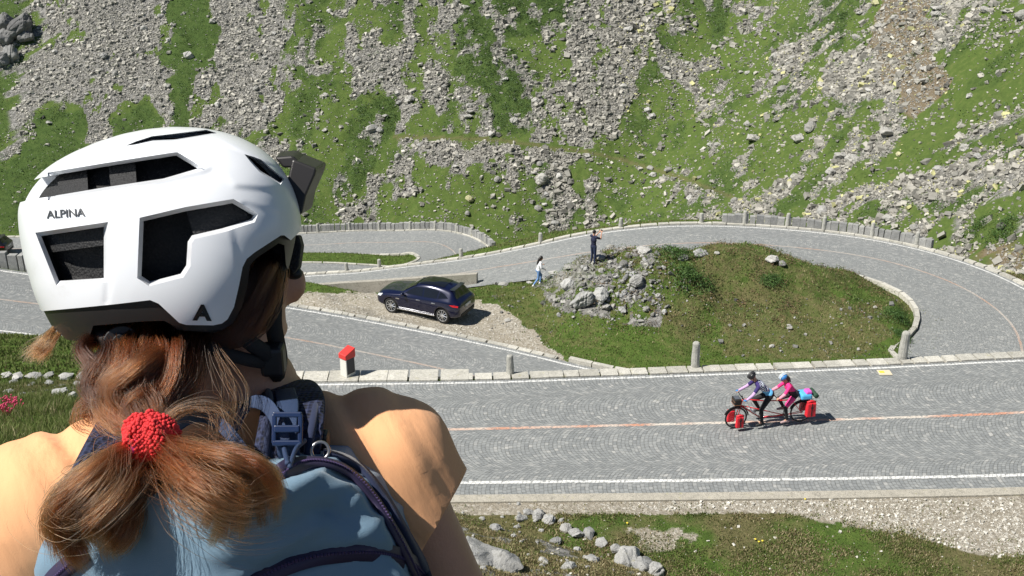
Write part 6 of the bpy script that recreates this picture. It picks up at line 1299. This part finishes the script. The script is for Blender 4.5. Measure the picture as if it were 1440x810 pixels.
ZB = [(340, 834), (368, 812), (410, 793), (455, 780), (500, 774), (540, 776), (572, 788), (592, 806), (610, 840)]
ZL = [(60, 838), (78, 812), (102, 792), (124, 775)]
def pl_dist(u, v, P):
    best = np.full(np.shape(u), 1e9); sg = np.zeros(np.shape(u))
    for (x1, y1), (x2, y2) in zip(P[:-1], P[1:]):
        dx, dy = x2 - x1, y2 - y1; t_ = np.clip(((u - x1) * dx + (v - y1) * dy) / (dx * dx + dy * dy), 0, 1); ex = u - x1 - t_ * dx; ey = v - y1 - t_ * dy; d = np.hypot(ex, ey); m = d < best; best = np.where(m, d, best); sg = np.where(m, np.sign(dx * ey - dy * ex) * d, sg)
    return best, sg
def packw(u, v, d, co):
    front = d < D0 + .02; dm, sm = pl_dist(u, v, ZM); db, sb = pl_dist(u, v, ZB)
    r = -.006 * np.exp(-(dm / 9) ** 2) + .004 * np.exp(-((sm - 24) / 16) ** 2) - .006 * np.exp(-(db / 8) ** 2) + .006 * sstep(sb, 6, 40) * np.exp(-((db - 40) / 60) ** 2)
    r = r + .010 * (fbm(u / 95, v / 75, 3, 2) - .5) + .0035 * (1 - np.abs(2 * vnoise((u * .5 + v * .87) / 34, (u * .87 - v * .5) / 140, 5) - 1) * 1.7)
    r = r - .010 * np.exp(-(((u - 470) / 20) ** 2 + ((v - 722) / 12) ** 2)) - .006 * np.exp(-(((u - 330) / 30) ** 2 + ((v - 800) / 16) ** 2)); return np.where(front, r, 0)
deform(pk, packw); packed(pk)
def bvh_of(o):
    me = o.data; vs = [v_.co.copy() for v_ in me.vertices]; return BVHTree.FromPolygons(vs, [tuple(p_.vertices) for p_ in me.polygons])
BV = bvh_of(pk)
def on_pack(u, v, off=.001):
    r = ray(u, v); r = r / np.linalg.norm(r); h = BV.ray_cast(Vector(CAM), Vector(r))
    if h[0] is None: return W(u, v, -.05)
    return np.array(h[0]) + np.array(h[1]) * off
def px_ribbon(P2, wd, mat, name, off=.002, th=.003, par=None, st=6):
    """a flat band laid on the pack"""
    Q = np.array([(x, y, 0) for x, y in P2], float); Q = catmull(Q, st); C_ = np.array([on_pack(q_[0], q_[1], off) for q_ in Q]); C_ = smooth_line(C_, 14); T = np.gradient(C_, axis=0); T /= np.linalg.norm(T, axis=1)[:, None]; vw = C_ - CAM; vw /= np.linalg.norm(vw, axis=1)[:, None]
    Nn = -np.array([np.array(BV.find_nearest(Vector(c_))[1]) for c_ in C_]); Nn = smooth_line(Nn, 30); Nn /= np.linalg.norm(Nn, axis=1)[:, None]; S_ = np.cross(T, Nn); S_ /= np.linalg.norm(S_, axis=1)[:, None]; V = []; nn = len(C_)
    for c_, t_, s_, n_ in zip(C_, T, S_, Nn): V += [c_ - s_ * wd / 2 , c_ + s_ * wd / 2, c_ + s_ * wd / 2 - n_ * th, c_ - s_ * wd / 2 - n_ * th]
    Fc = [(i * 4 + k, i * 4 + (k + 1) % 4, i * 4 + 4 + (k + 1) % 4, i * 4 + 4 + k) for i in range(nn - 1) for k in range(4)] + [(3, 2, 1, 0), tuple(nn * 4 - 4 + k for k in range(4))]
    return packed(MB().add(V, Fc).build(name, mat, None, True), par), C_, Nn
M_teeth = plain('zip teeth', (.07, .05, .12), .35)
for P2, w_ in ((ZM, .017), (ZB, .016), (ZL, .016)):
    zo, C_, Nn = px_ribbon(P2, w_, M_zip, 'zip', .0015, .0022); m_ = MB(); Cs, _ = resample(C_, .0028) if False else (C_, 0)
    L_ = np.r_[0, np.cumsum(np.linalg.norm(np.diff(C_, axis=0), axis=1))]; k = np.arange(0, L_[-1], .0030); Cc = np.stack([np.interp(k, L_, C_[:, j]) for j in range(3)], 1); Nc = np.stack([np.interp(k, L_, Nn[:, j]) for j in range(3)], 1)
    for i, (c_, n_) in enumerate(zip(Cc, Nc)): m_.box(c_ - n_ * .0028, (.0019, .0019, .0019))
    te = m_.build('zip_teeth', M_teeth); te.parent = zo
side_, _, _ = px_ribbon([(455, 640), (500, 655), (540, 705), (572, 760), (610, 830)], .016, M_packd, 'side_gusset', .001, .004)
# zip pullers with cord at the top of the main zip
m_ = MB(); m_.tube(catmull(np.array([on_pack(398, 660, .006), on_pack(405, 640, .012), on_pack(418, 632, .014), on_pack(428, 630, .010)]), .003), .0022, 8); m_.tube(catmull(np.array([on_pack(400, 664, .006), on_pack(412, 648, .010), on_pack(424, 640, .012), on_pack(430, 632, .010)]), .003), .0020, 8); packed(m_.build('pull_cord', M_web, None, True))
m_ = MB(); m_.box(on_pack(441, 632, .008), (.026, .014, .018)); packed(m_.build('zip_puller', M_bband, None, False, .003))
m_ = MB(); m_.torus(on_pack(450, 645, .007), .0075, .0014, tuple(CAM - on_pack(450, 645)), 20, 6); packed(m_.build('puller_ring', M_steel, None, True))
# padded shoulder straps
m, t_, bs = newmat('navy air mesh'); n = N(t_); tc = n('TexCoord').outputs['Object']; vo = n('TexVoronoi', ins={'Scale': 190.0, 'Randomness': .35}); n.link(tc, vo.inputs['Vector']); n.link(n.ramp(vo.outputs['Distance'], [(.15, (.002, .003, .008)), (.42, (.010, .014, .042)), (.7, (.026, .036, .090))]), bs.inputs['Base Color']); bs.inputs['Roughness'].default_value = .8; n.bump(vo.outputs['Distance'], .9, .003, bs); M_mesh = m
def strap(P, wdir, wd, th, mat, name, par=None, bev=.002, cat_=.008):
    C_ = catmull(np.array([W(*p_) for p_ in P]), cat_); T = np.gradient(C_, axis=0); T /= np.linalg.norm(T, axis=1)[:, None]; wv = np.asarray(wdir, float); wv = wv if wv.ndim == 2 else np.repeat(wv[None], len(C_), 0)
    S_ = wv - T * (wv * T).sum(1)[:, None]; S_ /= np.linalg.norm(S_, axis=1)[:, None]; Nn = np.cross(T, S_); V = []; nn = len(C_); pr = [(-.5, -.3), (-.46, .5), (.46, .5), (.5, -.3), (.42, -.5), (-.42, -.5)]; k = len(pr)
    for c_, s_, n_ in zip(C_, S_, Nn): V += [c_ + s_ * wd * a + n_ * th * b_ for a, b_ in pr]
    Fc = [(i * k + j, i * k + (j + 1) % k, (i + 1) * k + (j + 1) % k, (i + 1) * k + j) for i in range(nn - 1) for j in range(k)] + [tuple(range(k - 1, -1, -1)), tuple((nn - 1) * k + j for j in range(k))]
    return packed(MB().add(V, Fc).build(name, mat, None, True, bev), par)
rs = strap([(398, 690, -.06), (404, 640, -.075), (410, 600, -.06), (412, 568, -.02), (402, 548, .03), (392, 545, .09)], RT + UP * .05, .060, .015, M_mesh, 'shoulder_strap')
e_ = strap([(426, 690, -.062), (433, 640, -.083), (441, 600, -.066), (444, 572, -.026), (434, 556, .028)], RT, .007, .016, M_packd, 'strap_edge'); e_ = strap([(374, 690, -.062), (376, 640, -.080), (378, 600, -.068), (380, 565, -.030), (372, 550, .028)], RT, .006, .014, M_packd, 'strap_edge')
strap([(408, 648, -.096), (404, 625, -.100), (402, 600, -.092), (405, 570, -.055), (400, 548, .0)], RT + UP * .1, .020, .0025, M_web, 'webbing')
strap([(408, 650, -.092), (398, 620, -.106), (388, 588, -.098), (372, 568, -.07), (350, 566, -.05), (338, 584, -.05), (332, 606, -.06)], RT * .6 + UP * .8 + 0 * FW, .013, .002, M_web, 'webbing')
m_ = MB(); bc = W(404, 603, -.108); ux = RT; uy = UP * .96 + FW * .1
rb = np.stack([ux, uy, np.cross(ux, uy)], 1)
for a, b_, w_, h_, t_2 in ((0, -.0125, .025, .005, .0045), (0, 0, .022, .0065, .007), (0, .0125, .025, .005, .0045), (-.0112, 0, .004, .026, .0042), (.0112, 0, .004, .026, .0042)): m_.box(bc + ux * a + uy * b_, (w_, h_, t_2), rb)
packed(m_.build('ladder_buckle', plain('blue plastic buckle', (.012, .026, .075), .3), None, False, .0012))
strap([(120, 720, -.10), (140, 690, -.105), (158, 655, -.085), (172, 625, -.04), (180, 608, .0)], RT * .94 + UP * -.3, .060, .014, M_mesh, 'shoulder_strap')
strap([(98, 700, -.10), (112, 672, -.10), (128, 645, -.082), (150, 622, -.04)], RT * .8 + UP * .4, .008, .018, M_packd, 'strap_edge'); strap([(150, 700, -.115), (156, 670, -.110), (166, 640, -.082), (176, 618, -.04)], RT, .020, .003, M_web, 'webbing')
strap([(250, 600, -.06), (275, 585, -.07), (300, 590, -.085), (325, 612, -.10), (345, 640, -.11)], RT * .5 + UP * .8, .012, .002, M_web, 'haul_loop')
# the necklace cord at her nape
m_ = MB(); m_.tube(catmull(np.array([W(262, 590, -.03), W(300, 583, -.028), W(340, 577, -.02), (W(372, 572, .0))]), .01), .0011, 6); cd = m_.build('neck_cord', M_steel, None, True); own(cd)

# ---- hair
m, t_, bs = newmat('brown hair'); n = N(t_); a = n('VertexColor', layer_name='col').outputs[0]; n.link(a, bs.inputs['Base Color']); bs.inputs['Roughness'].default_value = .46; bs.inputs['Specular IOR Level'].default_value = .5; M_strand = m
HV = []; HF = []; HCc = []; hoff = 0
hr = np.random.default_rng(5)
def strands(G, rad, count, col, rt=.00016, seg=14, frizz=1.0, ends=.0, spread=1.0, clump=.35, lenvar=.25, tone=.45):
    """G guide points (u,v,dz); rad radius in px at each guide point"""
    global hoff
    Gw = np.array([W(*g) for g in G]); k = len(G); t_g = np.linspace(0, 1, k); Lm = np.linalg.norm(np.diff(Gw, axis=0), axis=1).sum()
    P0 = catmull(Gw, Lm / 60); tg = np.linspace(0, 1, len(P0)); ncl = max(3, count // 14)
    T0 = np.gradient(P0, axis=0); T0 /= np.linalg.norm(T0, axis=1)[:, None]; A0 = np.cross(T0, FW); A0 /= np.linalg.norm(A0, axis=1)[:, None]; B0 = np.cross(T0, A0)
    ca = hr.normal(size=(ncl, 2)) * .55; cph = hr.random((ncl, 4)) * 6.28
    count = int(count * 3.4)
    for s in range(count):
        c = hr.integers(ncl); o = hr.normal(size=2) * .5; o = o * (1 - clump) + ca[c] * (clump + .35)
        t0 = hr.random() * .06; t1 = 1 - hr.random() ** 1.5 * lenvar; t = np.linspace(t0, t1, seg); P = np.stack([np.interp(t, tg, P0[:, j]) for j in range(3)], 1); A = np.stack([np.interp(t, tg, A0[:, j]) for j in range(3)], 1); B = np.stack([np.interp(t, tg, B0[:, j]) for j in range(3)], 1)
        rr = np.interp(t, t_g, rad) * PX * spread * .60; f = hr.normal(size=4) * frizz; w1 = np.sin(t * (6 + 5 * hr.random()) + cph[c, 0]) * .26 + np.sin(t * 11 * hr.random() + cph[c, 1]) * .06 * f[0]; w2 = np.sin(t * (6 + 5 * hr.random()) + cph[c, 2]) * .26 + np.sin(t * 10 * hr.random() + cph[c, 3]) * .06 * f[1]
        fly = t ** 2 * .18
        P = P + A * (rr * (o[0] + w1 + fly * f[2]))[:, None] + B * (rr * (o[1] + w2 + fly * f[3]))[:, None]
        cc = np.array(col) * (1 - tone + 2 * tone * hr.random()) * (1 + .25 * hr.normal() * .5); 
        HV.append(P); HCc.append(np.clip(cc, 0, 1)); HF.append(rt * (.7 + .6 * hr.random()) * np.clip((1 - np.linspace(0, 1, seg)) * 5, .2, 1))
BR1 = (.19, .083, .030); BR2 = (.33, .155, .058); BLN = (.50, .29, .125); DKB = (.085, .038, .018)  # DKB: darker brown under the helmet, mostly shade put into the strand colour
# scalp hair gathered from under the helmet to the tie
for G, rd, cnt, col in (
    ([(160, 455, -.05), (155, 500, -.07), (165, 550, -.09), (195, 600, -.12), (208, 615, -.14)], [16, 20, 24, 20, 12], 320, BR2),
    ([(215, 455, -.06), (200, 505, -.09), (185, 555, -.11), (205, 600, -.13), (210, 615, -.14)], [24, 28, 30, 22, 12], 420, BR1),
    ([(270, 460, -.06), (260, 510, -.08), (235, 560, -.11), (215, 595, -.13), (212, 615, -.14)], [26, 30, 32, 22, 12], 440, DKB),
    ([(285, 470, -.05), (262, 515, -.085), (230, 545, -.11), (195, 562, -.125), (182, 590, -.13), (205, 615, -.14)], [14, 18, 20, 20, 16, 12], 300, BR1),
    ([(190, 480, -.08), (160, 520, -.10), (150, 560, -.11), (165, 590, -.125), (200, 612, -.14)], [12, 22, 26, 22, 12], 380, BR2),
    ([(230, 490, -.10), (195, 515, -.12), (160, 545, -.125), (170, 575, -.13), (205, 595, -.135), (212, 612, -.14)], [10, 18, 20, 18, 12, 8], 200, BR2),
    ([(395, 352, .0), (388, 385, -.03), (372, 425, -.05), (350, 460, -.06), (318, 478, -.06), (275, 480, -.06)], [7, 16, 22, 24, 20, 12], 520, DKB),
    ([(388, 352, -.01), (370, 385, -.045), (352, 425, -.06), (330, 460, -.06), (290, 474, -.055)], [10, 18, 20, 18, 12], 460, (.11, .055, .028)),
    ([(396, 362, .01), (394, 400, -.01), (380, 440, -.03), (360, 470, -.045)], [5, 9, 10, 9], 130, BLN)    ):
    strands(G, rd, cnt, col)
# the tail: separate locks falling to both sides of the tie
REDB = (.30, .115, .045)
lr = random.Random(3)
TIE = (211, 624, -.165)
for ex, ey, mx, my, bx, by in ((398, 690, 345, 648, 265, 638), (394, 712, 352, 652, 270, 640), (388, 735, 356, 662, 275, 642), (372, 742, 345, 664, 268, 645), (380, 722, 330, 650, 262, 640), (350, 735, 325, 668, 260, 650), (330, 750, 315, 680, 255, 652), (312, 765, 312, 690, 255, 655), (296, 770, 300, 694, 250, 658), (340, 760, 330, 676, 262, 650), (300, 735, 280, 686, 245, 655), (270, 715, 260, 686, 238, 655), (395, 668, 330, 640, 262, 632), (386, 700, 320, 642, 258, 634), (285, 745, 290, 690, 248, 656), (400, 705, 360, 655, 280, 638)):
    z0 = -.205 - lr.random() * .03
    strands([TIE, (bx, by + lr.uniform(-5, 5), z0 + .02), (mx + lr.uniform(-8, 8), my + lr.uniform(-6, 6), z0 - .005), ((mx + ex) / 2 + lr.uniform(4, 14), (my + ey) / 2 - lr.uniform(0, 10), z0), (ex, ey, z0 + .008)], [10, 13, 14, 12, 9], 165, lr.choice([BR1, BR2, BR2, REDB, REDB, BLN]), lenvar=.42, clump=.25, frizz=1.1)
for ex, ey, mx, my, bx, by in ((70, 770, 88, 700, 150, 655), (84, 792, 84, 716, 148, 668), (104, 800, 106, 728, 158, 676), (92, 778, 100, 690, 156, 652), (128, 788, 112, 740, 160, 690), (148, 770, 130, 736, 170, 692), (172, 764, 150, 742, 182, 702), (120, 806, 96, 744, 150, 690), (64, 728, 98, 688, 150, 646), (160, 790, 168, 752, 186, 706), (76, 750, 112, 700, 165, 662), (110, 760, 126, 712, 172, 676)):
    z0 = -.195 - lr.random() * .03
    strands([TIE, (bx, by + lr.uniform(-5, 5), z0 + .01), (mx + lr.uniform(-8, 8), my + lr.uniform(-6, 6), z0 - .005), ((mx + ex) / 2 - lr.uniform(0, 12), (my + ey) / 2 + lr.uniform(-4, 8), z0), (ex, ey, z0 + .012)], [11, 16, 19, 18, 15], 165, lr.choice([BR1, BR2, BR2, REDB, BLN, BLN]), lenvar=.42, clump=.25, frizz=1.1)
# curls at the nape
for k in range(16):
    u0 = lr.uniform(135, 265); P = [(u0, 458 + lr.uniform(0, 14), -.06), (u0 + lr.uniform(-30, 10), 500 + lr.uniform(-8, 8), -.095), (u0 * .75 + 40 + lr.uniform(-40, 20), 545 + lr.uniform(-10, 10), -.115), (u0 * .4 + 115 + lr.uniform(-30, 30), 580 + lr.uniform(-10, 10), -.13), (208, 614, -.15)]
    strands(P, [12, 16, 18, 14, 9], 100, lr.choice([BR1, DKB, BR2, REDB]), frizz=1.2, clump=.3)
# loose flyaway hair
for G, rd, cnt, col in (([(80, 455, -.02), (62, 478, -.03), (48, 492, -.03), (36, 512, -.03)], [3, 9, 16, 24], 90, (.55, .36, .17)), ([(88, 462, -.02), (70, 484, -.03), (58, 498, -.03), (50, 508, -.03)], [3, 7, 10, 13], 110, (.55, .36, .17)),
    ([(150, 540, -.11), (130, 560, -.11), (118, 590, -.11), (140, 605, -.12)], [8, 18, 26, 22], 60, BR1), ([(300, 480, -.08), (330, 560, -.10), (300, 620, -.14), (270, 640, -.17)], [14, 34, 40, 30], 9, BR2), ([(215, 600, -.14), (260, 570, -.13), (310, 580, -.13), (335, 640, -.15)], [14, 20, 34, 44], 16, BR2),
    ([(212, 622, -.15), (280, 690, -.24), (340, 720, -.24), (400, 715, -.225)], [20, 50, 60, 50], 120, BR2), ([(208, 625, -.15), (150, 690, -.22), (110, 720, -.22), (75, 700, -.20)], [20, 50, 56, 30], 110, BLN)):
    strands(G, rd, cnt, col, rt=.00013, frizz=2.0, lenvar=.5, clump=.1)
nS = len(HV); SEG = 14
cu = bpy.data.hair_curves.new('strands'); cu.add_curves([SEG] * nS); cu.attributes['position'].data.foreach_set('vector', np.concatenate(HV).astype(np.float32).ravel())
ra = cu.attributes.get('radius') or cu.attributes.new('radius', 'FLOAT', 'POINT'); ra.data.foreach_set('value', np.concatenate(HF).astype(np.float32))
ca_ = cu.attributes.new('tint', 'FLOAT_COLOR', 'CURVE'); c4 = np.ones((nS, 4), np.float32); c4[:, :3] = np.array(HCc) * np.array([.36, .245, .20]); ca_.data.foreach_set('color', c4.ravel())
m = bpy.data.materials.new('brown hair strands'); m.use_nodes = True; t_ = m.node_tree; t_.nodes.remove(t_.nodes['Principled BSDF']); n = N(t_); hb_ = n('BsdfHairPrincipled'); hb_.parametrization = 'COLOR'; at_ = n('Attribute', attribute_name='tint'); at_.attribute_type = 'GEOMETRY'
n.link(at_.outputs['Color'], hb_.inputs['Color']); hb_.inputs['Roughness'].default_value = .32; hb_.inputs['Radial Roughness'].default_value = .45; hb_.inputs['Random Roughness'].default_value = .3; n.link(hb_.outputs[0], t_.nodes['Material Output'].inputs[0])
cu.materials.append(m); strands_o = link(bpy.data.objects.new('strands', cu))
t = MB()
for P, r_ in (([(180, 480, -.04), (200, 540, -.085), (210, 600, -.12)], [.022, .026, .014]), ([(250, 470, -.03), (232, 530, -.075), (214, 600, -.12)], [.026, .024, .014]), ([(375, 400, -.012), (345, 450, -.025), (310, 470, -.03)], [.014, .02, .018]),
              ([(214, 626, -.14), (300, 662, -.195), (350, 672, -.19)], [.012, .014, .008]), ([(208, 628, -.14), (160, 695, -.195), (110, 730, -.185)], [.012, .017, .012]), ([(212, 628, -.14), (205, 680, -.195)], [.011, .012]), ([(214, 628, -.14), (285, 680, -.195), (310, 700, -.19)], [.011, .012, .007])):
    limb(t, [W(*p_) for p_ in P], r_, 12)
hh = blob('hair', t, plain('deep brown hair', (.055, .024, .012), .55, 0, .3, 150, .6, 500), .004, 6); own(hh); strands_o.parent = hh
# crocheted hair tie with a bead
m_ = MB(); c0 = W(211, 615, -.185); Rr = .0205; ax = np.array(RT) * .55 + UP * -.55 + FW * -.45; ax /= np.linalg.norm(ax); aa = np.cross(ax, FW); aa /= np.linalg.norm(aa); bb = np.cross(ax, aa)
m_.ell(c0, (.0192, .0165, .0182), None, 20, 12)
for i in range(800):
    z_ = 1 - 2 * (i + .5) / 800; th = i * 2.39996; r_ = math.sqrt(1 - z_ * z_); q = np.array([r_ * math.cos(th), r_ * math.sin(th), z_]); p_ = c0 + q * Rr * (1 + .10 * math.sin(5 * th)) * np.array([1.0, .85, .95]); m_.ell(p_ + hr.normal(size=3) * .0004, (.0017, .0019, .0016), None, 6, 4)
tie = own(m_.build('hair_tie', plain('coral red yarn', (.85, .045, .050), .75, 0, .12, 300, .5, 1500), None, True)); m_ = MB(); q_ = np.stack([RT, UP * .98 + RT * .2, FW], 1); m_.ell(W(190, 626, -.198), (.0035, .0068, .0035), q_, 14, 10); bd = m_.build('bead', plain('magenta bead', (.70, .04, .42), .12, coat=.8), None, True); bd.parent = tie
